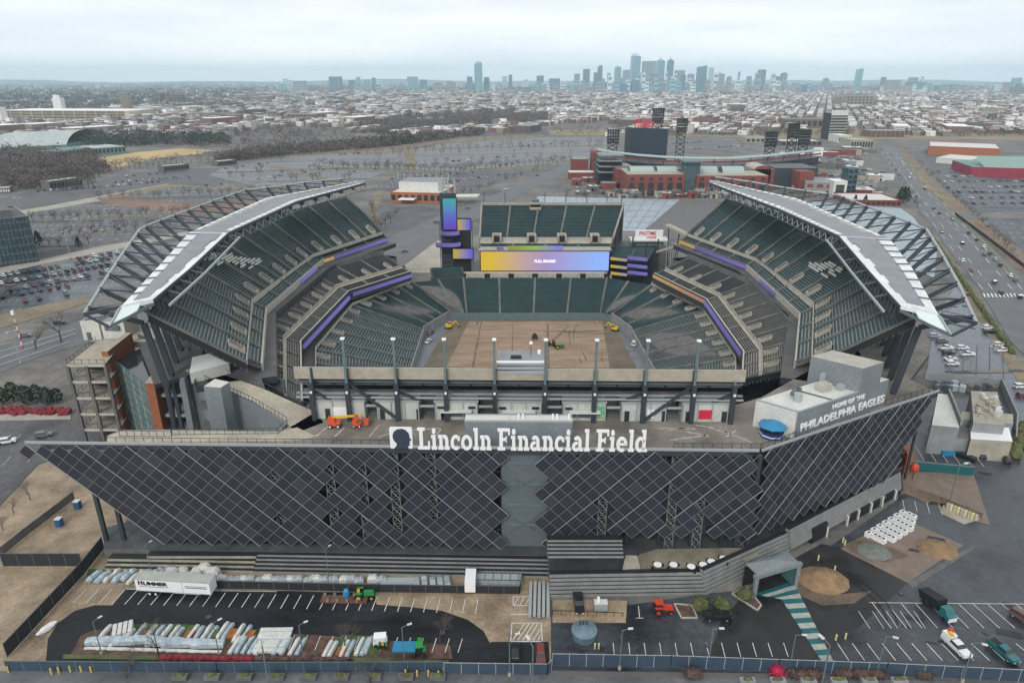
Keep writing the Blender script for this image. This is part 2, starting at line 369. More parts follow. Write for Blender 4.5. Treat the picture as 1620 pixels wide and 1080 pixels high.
terrace(e0, e1_, 0, 4.3, 6, 2.2, 'course_grey', ter); terrace(e1_, e2_, 0, 5.2, 6, 1.6, 'course_grey', ter); terrace(e2_, e3, 1.6, 6.2, 6, 1.2, 'course_grey', ter)
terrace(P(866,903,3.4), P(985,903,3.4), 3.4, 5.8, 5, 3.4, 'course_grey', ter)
mb = ter; q_ = [P(985,903,3.9), P(1012,901,3.9), P(1008,877,5.2), P(990,874,5.6)]; mb.prism(q_, 2.3, 5.0, 'concrete')
tw2 = ter.part('terrace_wall'); tag(tw2, 'banded grey terrace wall bending along the right half of the facade', 'retaining wall')
mat('promenade_dark', (0.06,0.065,0.068), 0.6, 0.3, 0.3)
# promenade behind the walls
g = MB()
pts = [w0+V(-2,4.2,0), w2+V(0,4.4,0), e0+V(0,3,0), P(1000,905,3.6), P(1118,941,0)+V(0,2.6,0), e2_+V(-1.5,1.6,0), e3+V(-1,1.5,0), e3+V(-8,12,0), V(60,131,0), V(50,134,0), V(-90,136,0), w0+V(-6,12,0)]
g.prism([v3(p,0) for p in pts], 0.05, 2.4, 'concrete_dark', top='promenade_dark'); structure('promenade', g)
mat('patio_tan', (0.20,0.175,0.125), 0.7, 0.25, 0.3)
g = MB(); q = [P(990,905,4.2), P(1118,905,4.2), P(1200,873,4.2), P(1178,866,4.2), P(1040,868,4.2), P(1012,876,4.2)]
g.prism(q, 2.3, 4.2, 'concrete', top='patio_tan'); structure('patio', g)
# portal openings in the angled wall
mb = MB()
a = lerp(e2_, e3, .22); dd = (e3-e2_); dd.z = 0; dd.normalize(); nn = V(dd.y, -dd.x, 0)
for s, wd, hh in ((.17,.12,3.9), (.50,.06,2.4), (.60,.08,2.6), (.72,.06,2.4), (.84,.08,2.6)):
    p = lerp(e2_, e3, s)+nn*.12; q = lerp(e2_, e3, s+wd)+nn*.12; mb.hexa([p, q, q-nn, p-nn, p+V(0,0,hh), q+V(0,0,hh), q-nn+V(0,0,hh), p-nn+V(0,0,hh)], 'black')
for s in (.29, .47, .57, .69, .80, .93): 
    p = lerp(e2_, e3, s)+nn*.15; mb.beam(p, p+V(0,0,2.6), .9, .3, 'white_panel')
lowwall = mb.part('door_openings', tw2)

# tar patches, dried areas and tyre marks
mat('patch_dark', (0.020,0.022,0.026), 0.5, 0.4, 0.5, fine=.4); mat('patch_light', (0.075,0.078,0.082), 0.7, 0.3, 0.5, fine=.4); mat('tyre_mark', (0.010,0.010,0.011), 0.6, .3, .5)
rp_ = random.Random(12)
def patch_group(name, zones, z=.105):
    for (x0,y0,x1,y1,n,m,sz) in zones:
        mb = MB()
        for k in range(n):
            c = P(rp_.uniform(x0,x1), rp_.uniform(y0,y1), z+.0012*k); a = rp_.uniform(0,3.14); l, w = rp_.uniform(.6,1.6)*sz, rp_.uniform(.15,.6)*sz; q = []
            a = -.35
            for x, y in ((-l,-w),(l,-w),(l,w),(-l*.8,w)):
                q.append(c+V(x*math.cos(a)-y*math.sin(a), x*math.sin(a)+y*math.cos(a), 0))
            mb.poly(q, m)
        o = mb.part(name); o['kind'] = 'structure'
patch_group('asphalt_patch', [(1340,950,1620,1050,6,'patch_dark',1.5),(900,990,1200,1040,5,'patch_dark',1.2),(1450,740,1620,900,5,'patch_dark',2.2)])
mb = MB()
def arc_track(cx, cy, r, a0, a1, gauge=1.8, w=.22, z=.16):
    c = P(cx, cy, z); n = 18
    for g_ in (0, gauge):
        for k in range(n):
            t0, t1 = R(lerp(a0,a1,k/n)), R(lerp(a0,a1,(k+1)/n)); rr_ = r+g_
            mb.beam(c+V(rr_*math.cos(t0),rr_*math.sin(t0),0), c+V(rr_*math.cos(t1),rr_*math.sin(t1),0), w, .01, 'tyre_mark')
for a in ((1330,990,16,60,120),(1300,960,12,-20,40)): arc_track(*a)
o = mb.part('tyre_marks'); o['kind'] = 'structure'
mb = MB()
for px, py in ((1482,858),(1425,938),(1397,878),(1480,858),(1300,1010),(1120,1020),(700,1000),(330,975),(1560,1000)): c = P(px,py,.17); mb.box(c,(1.0,1.0,.02),'steel_dark',rz=.4); mb.box(c+V(0,0,.02),(.8,.8,.01),'patch_light',rz=.4)
o = mb.part('drain_covers'); o['kind'] = 'structure'
# ================================================================ STADIUM
def LP(l): return [P(*a) for a in l]
def offset_line(pts, w, z, side):
    """parallel polyline w metres to the given side (+1 = right of travel), at height z"""
    res = []
    for i, p in enumerate(pts):
        ds = []
        if i > 0: d = pts[i]-pts[i-1]; d.z = 0; ds.append(d.normalized())
        if i < len(pts)-1: d = pts[i+1]-pts[i]; d.z = 0; ds.append(d.normalized())
        ns = [V(d.y, -d.x, 0)*side for d in ds]
        n = sum(ns, V(0,0,0)).normalized(); k = w/max(0.5, n.dot(ns[0]))
        res.append(v3(p+n*k, z))
    return res
stadium = thing('football_stadium', 'huge grey football stadium with winged roofs and teal seats round a bare dirt pitch', 'stadium', (0, 200, 0))
def rake(steps, seats, aisle, A, B, rows, seat_m, tread_m, pitch=13.0, under=None, skip=None, seat_h=0.34, cover=0.52):
    """stepped rows between front polyline A and back polyline B"""
    for i in range(len(A)-1):
        a0, a1, b0, b1 = A[i], A[i+1], B[i], B[i+1]
        Lg = ((a1-a0).length+(b1-b0).length)/2; na = max(1, round(Lg/pitch))
        for k in range(rows):
            t0, t1 = k/rows, (k+1)/rows
            z0 = lerp(a0.z, b0.z, t0); z1 = lerp(a1.z, b1.z, t0); y0 = lerp(a0.z, b0.z, t1); y1 = lerp(a1.z, b1.z, t1)
            p0, p1 = lerp(a0, b0, t0), lerp(a1, b1, t0); q0, q1 = lerp(a0, b0, t1), lerp(a1, b1, t1)
            steps.poly([v3(p0, z0), v3(p1, z1), v3(q1, z1), v3(q0, z0)], tread_m)
            steps.poly([v3(q0, z0), v3(q1, z1), v3(q1, y1), v3(q0, y0)], tread_m)
            # seats
            f0, f1 = lerp(p0, q0, 1-cover), lerp(p1, q1, 1-cover); g0, g1 = lerp(p0, q0, 0.97), lerp(p1, q1, 0.97)
            for j in range(na):
                lo, hi = j/na, (j+1)/na; gap = 0.65/Lg
                lo += gap; hi -= gap
                if skip and skip(i, k, lo, hi): continue
                c = []
                for s in (lo, hi):
                    zz = lerp(z0, z1, s); c.append((v3(lerp(f0, f1, s), zz), v3(lerp(g0, g1, s), zz)))
                (fa, ga), (fb, gb) = c; u = V(0,0,seat_h); u2 = V(0,0,seat_h+0.3)
                seats.poly([fa, fb, fb+u, fa+u], seat_m); seats.poly([fa+u, fb+u, gb+u2, ga+u2], seat_m); seats.poly([ga, gb, gb+u2, ga+u2], seat_m)
                seats.poly([fa, fa+u, ga+u2, ga], seat_m); seats.poly([fb, gb, gb+u2, fb+u], seat_m)
        for j in range(na+1):
            s = j/na; w = 0.45/Lg
            if 0 < j < na: e0, e1 = s-w, s+w
            elif j == 0: e0, e1 = 0.0, w
            else: e0, e1 = 1-w, 1.0
            up = V(0,0,0.12+abs(b0.z-a0.z)/rows)
            aisle.append(MB()); aisle[-1].hexa([lerp(a0,a1,e0), lerp(a0,a1,e1), lerp(b0,b1,e1), lerp(b0,b1,e0), lerp(a0,a1,e0)+up, lerp(a0,a1,e1)+up, lerp(b0,b1,e1)+up, lerp(b0,b1,e0)+up], 'aisle')
        if under:
            d = V(0,0,-1.3)
            steps.hexa([a0+d, a1+d, b1+d, b0+d, a0-V(0,0,.25), a1-V(0,0,.25), b1-V(0,0,.25), b0-V(0,0,.25)], under)
def portal(mb, A, B, i, s, t0, t1, wide=2.6):
    """walled stair opening in a rake"""
    a = lerp(A[i], A[i+1], s); b = lerp(B[i], B[i+1], s); al = (A[i+1]-A[i]).normalized()*wide/2
    p, q = lerp(a, b, t0), lerp(a, b, t1); up = V(0,0,1.2)
    top0, top1 = p+up, q+up
    mb.hexa([p-al, p+al, q+al, q-al, top0-al, top0+al, top1+al, top1-al], 'concrete')
    ai = al*0.72; r = V(0,0,0.04); p2, q2 = lerp(p, q, .1), lerp(p, q, .92)
    mb.hexa([p2-ai+up*0.9, p2+ai+up*0.9, q2+ai+up*0.9, q2-ai+up*0.9, p2-ai+up+r, p2+ai+up+r, q2+ai+up+r, q2-ai+up+r], 'concrete_dark')
# ---- anchors of the two side stands, north to south
UF = {'L': LP([(606,368,31),(495,404,31),(399,475,31),(390,575,31)]), 'R': LP([(1087,371,31),(1195,410,31),(1287,480,31),(1284,578,31)])}
RF = {'L': LP([(613,377,28),(512,411,28),(421,490,28),(414,578,28)]), 'R': LP([(1077,381,28),(1181,421,28),(1265,498,28),(1258,574,28)])}
MF = {'L': LP([(650,432,19),(552,463,19),(476,543,19),(478,640,19)]), 'R': LP([(1035,435,19),(1117,476,19),(1176,560,19),(1174,598,19)])}
LT = {'L': LP([(733,440,8),(652,447,11),(558,484,13),(500,554,13),(500,600,13)]), 'R': LP([(960,440,8),(1030,452,11),(1112,492,13),(1163,568,13),(1163,604,13)])}
LB = {'L': LP([(738,497,-4),(712,493,-3),(670,522,-4),(650,583,-4),(642,620,-4)]), 'R': LP([(950,497,-4),(968,497,-3),(1000,524,-4),(1036,588,-4),(1048,622,-4)])}
UB = {}; MBk = {}
for S_, sg in (('L', 1), ('R', -1)):
    UB[S_] = offset_line(UF[S_], 20.5, 46.5, sg)
    MBk[S_] = offset_line(MF[S_], 16.5, 25.2, sg)
MBk['L'][3] = V(-72.5, 170.5, 25.2)
SW_, SN_ = 142.0, 199.0
def cover_zone(side):
    return None
for S_, sg in (('L', 1), ('R', -1)):
    seatU, seatM, seatL = MB(), MB(), MB(); stU, stM, stL = MB(), MB(), MB(); aiU, aiM, aiL = [], [], []
    rake(stU, seatU, aiU, UF[S_], UB[S_], 26, 'seat_teal', 'tread', 13.5, under='steel_dark')
    RB_ = offset_line(RF[S_], 3.6, 30.2, sg)
    rake(stU, seatU, aiU, RF[S_], RB_, 4, 'seat_teal', 'tread', 13.5, under='concrete_dark')
    # middle deck in two bands with a cross aisle
    m1 = [lerp(a, b, .26) for a, b in zip(MF[S_], MBk[S_])]; m2 = [lerp(a, b, .32) for a, b in zip(MF[S_], MBk[S_])]
    rake(stM, seatM, aiM, MF[S_], m1, 6, 'seat_grey', 'tread_brown', 12, under='concrete_dark', seat_h=.16, cover=.42)
    rake(stM, seatM, aiM, m2, MBk[S_], 17, 'seat_grey', 'tread_brown', 12, under='concrete_dark', seat_h=.16, cover=.42)
    for a in range(3):
        stM.hexa([m1[a]-V(0,0,1), m1[a+1]-V(0,0,1), m2[a+1]-V(0,0,1), m2[a]-V(0,0,1), m1[a]+V(0,0,.1), m1[a+1]+V(0,0,.1), m2[a+1]+V(0,0,.1), m2[a]+V(0,0,.1)], 'concrete')
        stM.beam(m2[a]+V(0,0,.7), m2[a+1]+V(0,0,.7), .12, .9, 'concrete_light')
    # lower bowl (28 rows)
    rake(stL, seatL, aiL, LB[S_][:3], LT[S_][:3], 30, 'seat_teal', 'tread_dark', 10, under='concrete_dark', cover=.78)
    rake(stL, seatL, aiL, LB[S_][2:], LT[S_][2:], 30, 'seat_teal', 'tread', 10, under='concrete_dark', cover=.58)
    ud = stU.part('upper_deck', stadium); seatU.part('seat_rows', ud)
    [q.part('aisle', ud) for q in aiU]
    md = stM.part('middle_deck', stadium); seatM.part('seat_rows', md); [q.part('aisle', md) for q in aiM]
    ld = stL.part('lower_bowl', stadium); seatL.part('seat_rows', ld); [q.part('aisle', ld) for q in aiL]
    # cross aisle, rails and portals of the upper deck
    mb = MB()
    for a in range(3):
        f, g = RB_, UF[S_]
        mb.hexa([f[a]-V(0,0,1.2), f[a+1]-V(0,0,1.2), g[a+1]-V(0,0,1.2), g[a]-V(0,0,1.2), v3(f[a],30.3), v3(f[a+1],30.3), v3(g[a+1],30.3), v3(g[a],30.3)], 'concrete')
        mb.beam(v3(g[a],30.9), v3(g[a+1],30.9), .25, 1.3, 'concrete_light')
        L_ = (g[a+1]-g[a]).length; n = max(2, round(L_/13.5))
        for k in range(n):
            s = (k+.5)/n
            pm = MB(); portal(pm, UF[S_], UB[S_], a, s, .02, .21); pm.part('stair_portal', stadium)
    mb.part('cross_aisle', stadium)
    for a in range(3):
        L_ = (m2[a+1]-m2[a]).length; n = max(2, round(L_/12))
        for k in range(n): pm = MB(); portal(pm, m2, MBk[S_], a, (k+.5)/n, .03, .38, 1.7); pm.part('stair_portal', stadium)
    for a in range(1, 4):
        L_ = (LT[S_][a+1]-LT[S_][a]).length; n = max(1, round(L_/11))
        for k in range(n): pm = MB(); portal(pm, LB[S_], LT[S_], a, (k+.5)/n, .86, .99, 2.2); pm.part('stair_portal', stadium)
    # fascias
    fa = MB()
    for a in range(3):
        p, q = RF[S_][a], RF[S_][a+1]
        fa.wall(p, q, 26.4, 28.7, .5, 'concrete_light' if a else 'concrete_dark')
        n = V(-(q-p).y, (q-p).x, 0).normalized()*sg*0.8
        p2, q2 = MBk[S_][a], MBk[S_][a+1]
        fa.wall(p2, q2, 24.9, 27.4, .3, 'concrete_dark')
        p, q = MF[S_][a], MF[S_][a+1]
        fa.wall(p, q, 15.6, 19.9, .4, 'steel_dark')
        fa.beam(v3(p, 20.0), v3(q, 20.0), .5, .25, 'concrete_light')
    for a in range(1, 4):
        p, q = LT[S_][a], LT[S_][a+1]
        fa.beam(p+V(0,0,.9), q+V(0,0,.9), .3, 1.0, 'concrete_light')
        o = offset_line(LT[S_], 4, 13, sg)
        fa.hexa([v3(p,12), v3(q,12), v3(o[a+1],12), v3(o[a],12), v3(p,13.1), v3(q,13.1), v3(o[a+1],13.1), v3(o[a],13.1)], 'concrete_dark')
        fa.wall(o[a], o[a+1], 13, 18.5, .3, 'black')
    fa.part('fascia', stadium)
    # end rails of the decks
    for A_, B_ in ((UF[S_], UB[S_]), (MF[S_], MBk[S_])):
        for e in (0, -1):
            er = MB()
            a, b = A_[e], B_[e]
            er.beam(a+V(0,0,.9), b+V(0,0,.9), .12, .12, 'steel_mid')
            er.beam(a-V(0,0,1.0), b-V(0,0,1.0), .5, 1.3, 'black')
            for k in range(16): q, q2 = lerp(a,b,k/16), lerp(a,b,(k+.5)/16); er.beam(q-V(0,0,.4), q-V(0,0,2.4), .35, .35, 'steel_dark'); er.beam(q-V(0,0,2.3), q2-V(0,0,1.2), .3, .3, 'steel_mid')
            for k in range(9): q = lerp(a, b, k/8); er.beam(q, q+V(0,0,1), .1, .1, 'steel_mid')
            er.part('end_railing', stadium)
# LED ribbons: real screens that glow
def screen_mat(name, c0, c1, c2=None, e=0.9, vertical=False):
    m = bpy.data.materials.new(name); m.use_nodes = True; nt = m.node_tree; b = nt.nodes['Principled BSDF']
    t = nt.nodes.new('ShaderNodeTexCoord'); s = nt.nodes.new('ShaderNodeSeparateXYZ'); r = nt.nodes.new('ShaderNodeValToRGB')
    nt.links.new(t.outputs['Generated'], s.inputs[0]); nt.links.new(s.outputs['Z' if vertical else 'X'], r.inputs['Fac'])
    el = r.color_ramp.elements; el[0].color = (*c0, 1); el[1].color = (*c1, 1); el[0].position = 0.1; el[1].position = 0.9
    if c2: k = el.new(0.5); k.color = (*c2, 1)
    b.inputs['Base Color'].default_value = (0.01, 0.01, 0.01, 1)
    nt.links.new(r.outputs['Color'], b.inputs['Emission Color']); b.inputs['Emission Strength'].default_value = e
    M[name] = m
screen_mat('led_purple', (0.10,0.085,0.26), (0.16,0.125,0.44))
screen_mat('led_gold', (0.42,0.30,0.06), (0.42,0.27,0.10))
screen_mat('led_orange', (0.42,0.27,0.08), (0.34,0.17,0.12))
screen_mat('led_board', (0.62,0.42,0.03), (0.26,0.42,0.88), (0.36,0.26,0.50), 0.95)
screen_mat('led_top', (0.30,0.30,0.06), (0.25,0.22,0.75), (0.30,0.5,0.08), 0.8)
screen_mat('led_tower', (0.10,0.05,0.45), (0.04,0.33,0.36), (0.08,0.14,0.50), 0.9, True)
screen_mat('led_panel', (0.45,0.34,0.05), (0.12,0.10,0.60), None, 0.9)
def ribbon(a, b, s0, s1, z0, z1, m, out):
    p, q = lerp(a, b, s0), lerp(a, b, s1); d = (q-p); n = V(d.y, -d.x, 0).normalized()*out
    mb = MB(); mb.hexa([v3(p,z0), v3(q,z0), v3(q+n,z0), v3(p+n,z0), v3(p,z1), v3(q,z1), v3(q+n,z1), v3(p+n,z1)], m)
    mb.part('ribbon_screen', stadium)
ribbon(RF['L'][0], RF['L'][1], 0.0, .86, 26.9, 28.2, 'led_purple', -.7)
ribbon(RF['L'][0], RF['L'][1], .87, 1.0, 26.9, 28.2, 'led_gold', -.7)
ribbon(RF['L'][1], RF['L'][2], .18, .48, 26.9, 28.2, 'led_purple', -.7)
ribbon(RF['R'][0], RF['R'][1], 0.0, .25, 26.9, 28.2, 'led_gold', .7)
ribbon(RF['R'][0], RF['R'][1], .26, 1.0, 26.9, 28.2, 'led_purple', .7)
ribbon(RF['R'][1], RF['R'][2], .32, .62, 26.9, 28.2, 'led_purple', .7)
ribbon(MF['L'][0], MF['L'][1], 0.0, .95, 17.2, 18.6, 'led_purple', -.7)
ribbon(MF['L'][1], MF['L'][2], .03, .99, 16.9, 18.1, 'led_purple', -.9)
ribbon(MF['R'][0], MF['R'][1], 0.0, 1.0, 17.9, 19.2, 'led_orange', .7)
ribbon(MF['R'][1], MF['R'][2], 0.0, .97, 17.6, 19.0, 'led_purple', .7)
# south side wraps of the side stands down to the south rail (concourse floors, dark)
# ---- north lower bowl
nb_s, nb_st, nb_a = MB(), MB(), []
LBn = [LB['L'][0], LB['R'][0]]; LTn = [LT['L'][0], LT['R'][0]]
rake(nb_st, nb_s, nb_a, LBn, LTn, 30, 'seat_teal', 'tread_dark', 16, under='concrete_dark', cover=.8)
o = nb_st.part('north_bowl', stadium); nb_s.part('seat_rows', o); [q.part('aisle', o) for q in nb_a]
mb = MB()
fr = [LB['L'][1], LB['L'][0], LB['R'][0], LB['R'][1]]
for a in range(3):
    mb.wall(fr[a], fr[a+1], -7.2, -3.2, .5, 'teal_rail')if False else mb.wall(fr[a], fr[a+1], -7.2, -3.4, .5, 'steel_teal')
for S_ in 'LR':
    for a in range(1, 4): mb.wall(LB[S_][a], LB[S_][a+1], -7.2, LB[S_][a].z+.8, .5, 'concrete_grey')
mb.part('pitch_wall', stadium)
mb = MB()
a, b = LTn
for k in range(7):
    s = k/6; c = lerp(a, b, s)
    mb.box(c+V(0,.8,-.6), (2.6,1.6,2.6), 'black'); mb.box(c+V(-1.9,.6,-.6), (1.0,2.0,1.8), 'concrete'); mb.box(c+V(1.9,.6,-.6), (1.0,2.0,1.8), 'concrete')
mb.hexa([a+V(0,1.5,-1), b+V(0,1.5,-1), b+V(0,4.5,-1), a+V(0,4.5,-1), a+V(0,1.5,2.1), b+V(0,1.5,2.1), b+V(0,4.5,2.1), a+V(0,4.5,2.1)], 'concrete_light')
mb.part('north_concourse', stadium)
# small raised seating either side of the board
for pts in ([(683,440,9),(735,437,9),(732,422,13),(680,424,13)], ):
    A_ = [P(*pts[0]), P(*pts[1])]; B_ = [P(*pts[3]), P(*pts[2])]
    s1, s2, s3 = MB(), MB(), []; rake(s2, s1, s3, A_, B_, 8, 'seat_teal', 'tread_dark', 14, under='concrete_dark', cover=.8)
    o = s2.part('corner_seating', stadium); s1.part('seat_rows', o)
    mb = MB(); mb.prism([A_[0], A_[1], B_[1], B_[0]], -6, 9, 'concrete_dark'); mb.part('corner_base', stadium)
# ---- the big north board
def upright_screen(px0, py0, px1, py1, D, m, depth=1.2, frame='black', tilt=0):
    bl = PD(px0, py1, D); tr = PD(px1, py0, D)
    mb = MB(); mb.box(((bl.x+tr.x)/2, D+depth/2, bl.z-.35), (tr.x-bl.x+.8, depth, tr.z-bl.z+.7), frame)
    fr_ = mb.part('screen_case', stadium)
    mb = MB(); mb.box(((bl.x+tr.x)/2, D-.06, bl.z), (tr.x-bl.x, .2, tr.z-bl.z), m)
    mb.part('video_screen', fr_)
    return bl, tr
bl, tr = upright_screen(761, 398, 964, 428, 332, 'led_board')
def text_part(body, parent, loc, size, m, rx=math.pi/2, rz=0, ext=.05, spacing=1.0, bold=0.0, name='lettering', align='LEFT', width=None, height=None, shear=0):
    c = bpy.data.curves.new(name, 'FONT'); c.body = body; c.size = size; c.extrude = ext; c.align_x = align; c.space_character = spacing; c.offset = bold; c.shear = shear
    t = bpy.data.objects.new(name, c); COL.objects.link(t)
    dg = bpy.context.evaluated_depsgraph_get(); me = bpy.data.meshes.new_from_object(t.evaluated_get(dg))
    bpy.data.objects.remove(t)
    xs = [v.co.x for v in me.vertices]; ys = [v.co.y for v in me.vertices]
    sx = width/(max(xs)-min(xs)) if width else 1; sy = height/(max(ys)-min(ys)) if height else 1
    mt = Matrix.Rotation(rz, 4, 'Z') @ Matrix.Rotation(rx, 4, 'X') @ Matrix.Diagonal((sx, sy, 1, 1))
    me.transform(mt); me.materials.clear(); me.materials.append(M[m])
    o = bpy.data.objects.new(name, me); COL.objects.link(o)
    off = V(0,0,0); q = parent
    while q is not None: off = off + q.location; q = q.parent
    o.location = Vector(loc)-off; o.parent = parent
    return o
mat('screen_white', (0.9,0.9,1.0), 0.5, emit=0.9)
text_part('FULL BOARD', stadium, ((bl.x+tr.x)/2-5.2, 331.7, (bl.z+tr.z)/2-.6), 1.9, 'screen_white', width=10.4, bold=.03)
mb = MB(); n = 46
for k in range(n):
    x = lerp(bl.x, tr.x, (k+.5)/n); mb.box((x, 332, bl.z-2.6), (.35,.8,2.2), 'concrete')
mb.box(((bl.x+tr.x)/2, 333.4, bl.z-2.6), (tr.x-bl.x, .3, 2.3), 'black')
mb.box(((bl.x+tr.x)/2, 333, tr.z+.5), (tr.x-bl.x+2, 2.6, .6), 'concrete_light')
mb.part('board_base', stadium)
mb = MB(); q0, q1 = PD(803, 395, 331.5), PD(890, 389, 331.5); mb.box(((q0.x+q1.x)/2, 331.6, q0.z), (q1.x-q0.x, .3, q1.z-q0.z), 'led_top'); mb.part('ribbon_screen', stadium)
mb = MB(); q0, q1 = PD(786, 395, 331.5), PD(797, 391, 331.5); mb.box(((q0.x+q1.x)/2, 331.6, q0.z), (q1.x-q0.x, .3, q1.z-q0.z), 'led_purple'); mb.part('ribbon_screen', stadium)
# ---- north upper deck
def NP(px, py, D): return PD(px, py, D)
s1, s2, s3 = MB(), MB(), []
A_ = [NP(760,379,339), NP(969,379,339)]; B_ = [NP(763,325,363), NP(986,325,363)]
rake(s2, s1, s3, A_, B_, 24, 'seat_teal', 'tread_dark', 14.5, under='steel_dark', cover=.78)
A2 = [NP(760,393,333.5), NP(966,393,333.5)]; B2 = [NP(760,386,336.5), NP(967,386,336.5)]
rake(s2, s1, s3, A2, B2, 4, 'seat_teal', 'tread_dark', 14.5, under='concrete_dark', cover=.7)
o = s2.part('north_upper_deck', stadium); s1.part('seat_rows', o); [q.part('aisle', o) for q in s3]
mb = MB()
mb.hexa([B2[0]-V(0,0,1), B2[1]-V(0,0,1), A_[1]-V(0,0,1), A_[0]-V(0,0,1), v3(B2[0],B2[0].z+.3), v3(B2[1],B2[1].z+.3), v3(A_[1],A_[0].z), v3(A_[0],A_[0].z)], 'concrete')
mb.beam(A_[0]+V(0,-.1,.5), A_[1]+V(0,-.1,.5), .3, 1.4, 'concrete_light')
for px in (786, 841, 889, 941):
    c = NP(px, 381, 337.2); mb.box(c+V(0,0,-.2), (2.2,1.4,2.6), 'black')
    for q in (-1.9, 1.9): mb.box(c+V(q,1,-.2), (.9,5,3.0), 'concrete')
    mb.box(c+V(0,3.2,2.0), (4.6,3.5,1.0), 'concrete')
mb.wall(A2[0], A2[1], A2[0].z-2.2, A2[0].z+.9, .4, 'concrete_light')
for e, x in ((0, -.3), (1, .3)):
    mb.beam(A_[e]+V(x,0,.4), B_[e]+V(x,0,.6), .5, 2.0, 'concrete')
mb.beam(B_[0]+V(0,.4,.5), B_[1]+V(0,.4,.5), .5, 2.0, 'concrete')
c = NP(847, 325, 361.5); mb.box(c+V(0,0,-2.6), (6,4,4.2), 'concrete'); mb.box(c+V(0,-1.6,-.5), (6.6,.8,1.2), 'concrete_light'); mb.box(c+V(0,1,1.6), (4,3,1.4), 'steel_mid')
mb.wall(B_[0]+V(0,1,0), B_[1]+V(0,1,0), 0, B_[0].z-.5, .6, 'concrete_dark')
for e in (0, 1):
    for t in (0, .5, 1): p = lerp(A_[e], B_[e], t); mb.beam(v3(p, 0), p-V(0,0,1.5), .9, .9, 'steel_mid')
mb.part('north_deck_frame', stadium)
mb = MB()
for px in (766, 799, 862, 895, 928, 960, 983):
    p = NP(px, 321, 364); mb.beam(p-V(0,0,3), p+V(0,0,5.5), .35, .35, 'steel_dark')
mb.part('flag_posts', stadium)
# ---- north west screens tower
mb = MB()
p = PD(711, 440, 338); mb.box((PD(711,400,340).x, 342, 0), (8,4,PD(711,306,340).z), 'steel_dark')
mb.box((PD(731,400,340).x, 341, 0), (9,3.5,PD(731,346,340).z), 'black')
for k in range(10):
    x0, x1 = PD(698,400,341).x, PD(748,400,341).x; z = 6+k*2.6; mb.beam((x0,339.6,z), (x1,339.6,z), .25, .25, 'steel_mid')
for px in (697, 722, 748): q = PD(px, 400, 339.5); mb.beam((q.x,339.5,-4), (q.x,339.5,PD(px,348,339.5).z), .4, .4, 'steel_mid')
for px in (702, 712, 721): q = PD(px, 310, 340.5); mb.beam(q, q+V(0,0,6), .3, .3, 'steel_pale')
mb.part('screen_tower', stadium)
upright_screen(702, 314, 721, 363, 339, 'led_tower')
upright_screen(724, 347, 744, 364, 339, 'led_panel')
upright_screen(717, 394, 748, 409, 337, 'led_panel')
for (x0, x1, y) in ((697,726,369), (689,728,387)):
    mb = MB(); c0, c1 = PD(x0,y+3,334), PD(x1,y+3,334)
    n = 8
    for k in range(n):
        a0, a1 = math.pi+math.pi*k/n, math.pi+math.pi*(k+1)/n; cx, r = (c0.x+c1.x)/2, (c1.x-c0.x)/2
        mb.beam((cx+r*math.cos(a0), 336+3*math.sin(a0), c0.z+.9), (cx+r*math.cos(a1), 336+3*math.sin(a1), c0.z+.9), .3, 1.9, 'led_purple')
    mb.part('curved_ribbon_screen', stadium)
    mb = MB(); mb.prism([(cx+r*math.cos(math.pi+math.pi*k/n), 336+2.8*math.sin(math.pi+math.pi*k/n)) for k in range(n+1)]+[(cx+r,340),(cx-r,340)], c0.z-.6, c0.z-.1, 'black'); mb.part('terrace_floor', stadium)
# ---- north east terraces with ribbon screens
for k, y in enumerate((409, 421, 432)):
    q0, q1 = PD(966, y, 330), PD(1024, y+2, 322); mb = MB()
    mb.hexa([v3(q0,q0.z-1), v3(q1,q1.z-1), v3(q1+V(2,12,0),q1.z-1), v3(q0+V(0,12,0),q0.z-1), v3(q0,q0.z-.2), v3(q1,q1.z-.2), v3(q1+V(2,12,0),q1.z-.2), v3(q0+V(0,12,0),q0.z-.2)], 'steel_dark')
    fl = mb.part('terrace_floor', stadium)
    mb = MB(); mb.wall(q0+V(0,-.2,0), lerp(q0,q1,.45)+V(0,-.2,0), q0.z-.6, q0.z+.8, .3, 'led_panel'); mb.wall(lerp(q0,q1,.46)+V(0,-.2,0), q1+V(0,-.2,0), q1.z-.7, q1.z+.9, .3, 'led_purple'); mb.part('ribbon_screen', fl)
s1, s2, s3 = MB(), MB(), []
A_ = [PD(968,407,331), PD(1026,409,323)]; B_ = [PD(975,390,342), PD(1035,393,336)]
rake(s2, s1, s3, A_, B_, 8, 'seat_teal', 'tread_dark', 9, under='steel_dark', cover=.7); o = s2.part('corner_seating', stadium); s1.part('seat_rows', o)
mb = MB()
for (px, D) in ((970,334),(1022,326),(1040,334),(1000,340)):
    q = PD(px, 400, D); mb.beam((q.x,D,-4), (q.x,D,26), .6, .6, 'steel_dark')
mb.box((PD(1000,400,346).x, 350, 0), (26,14,20), 'steel_dark'); mb.part('corner_frame', stadium)
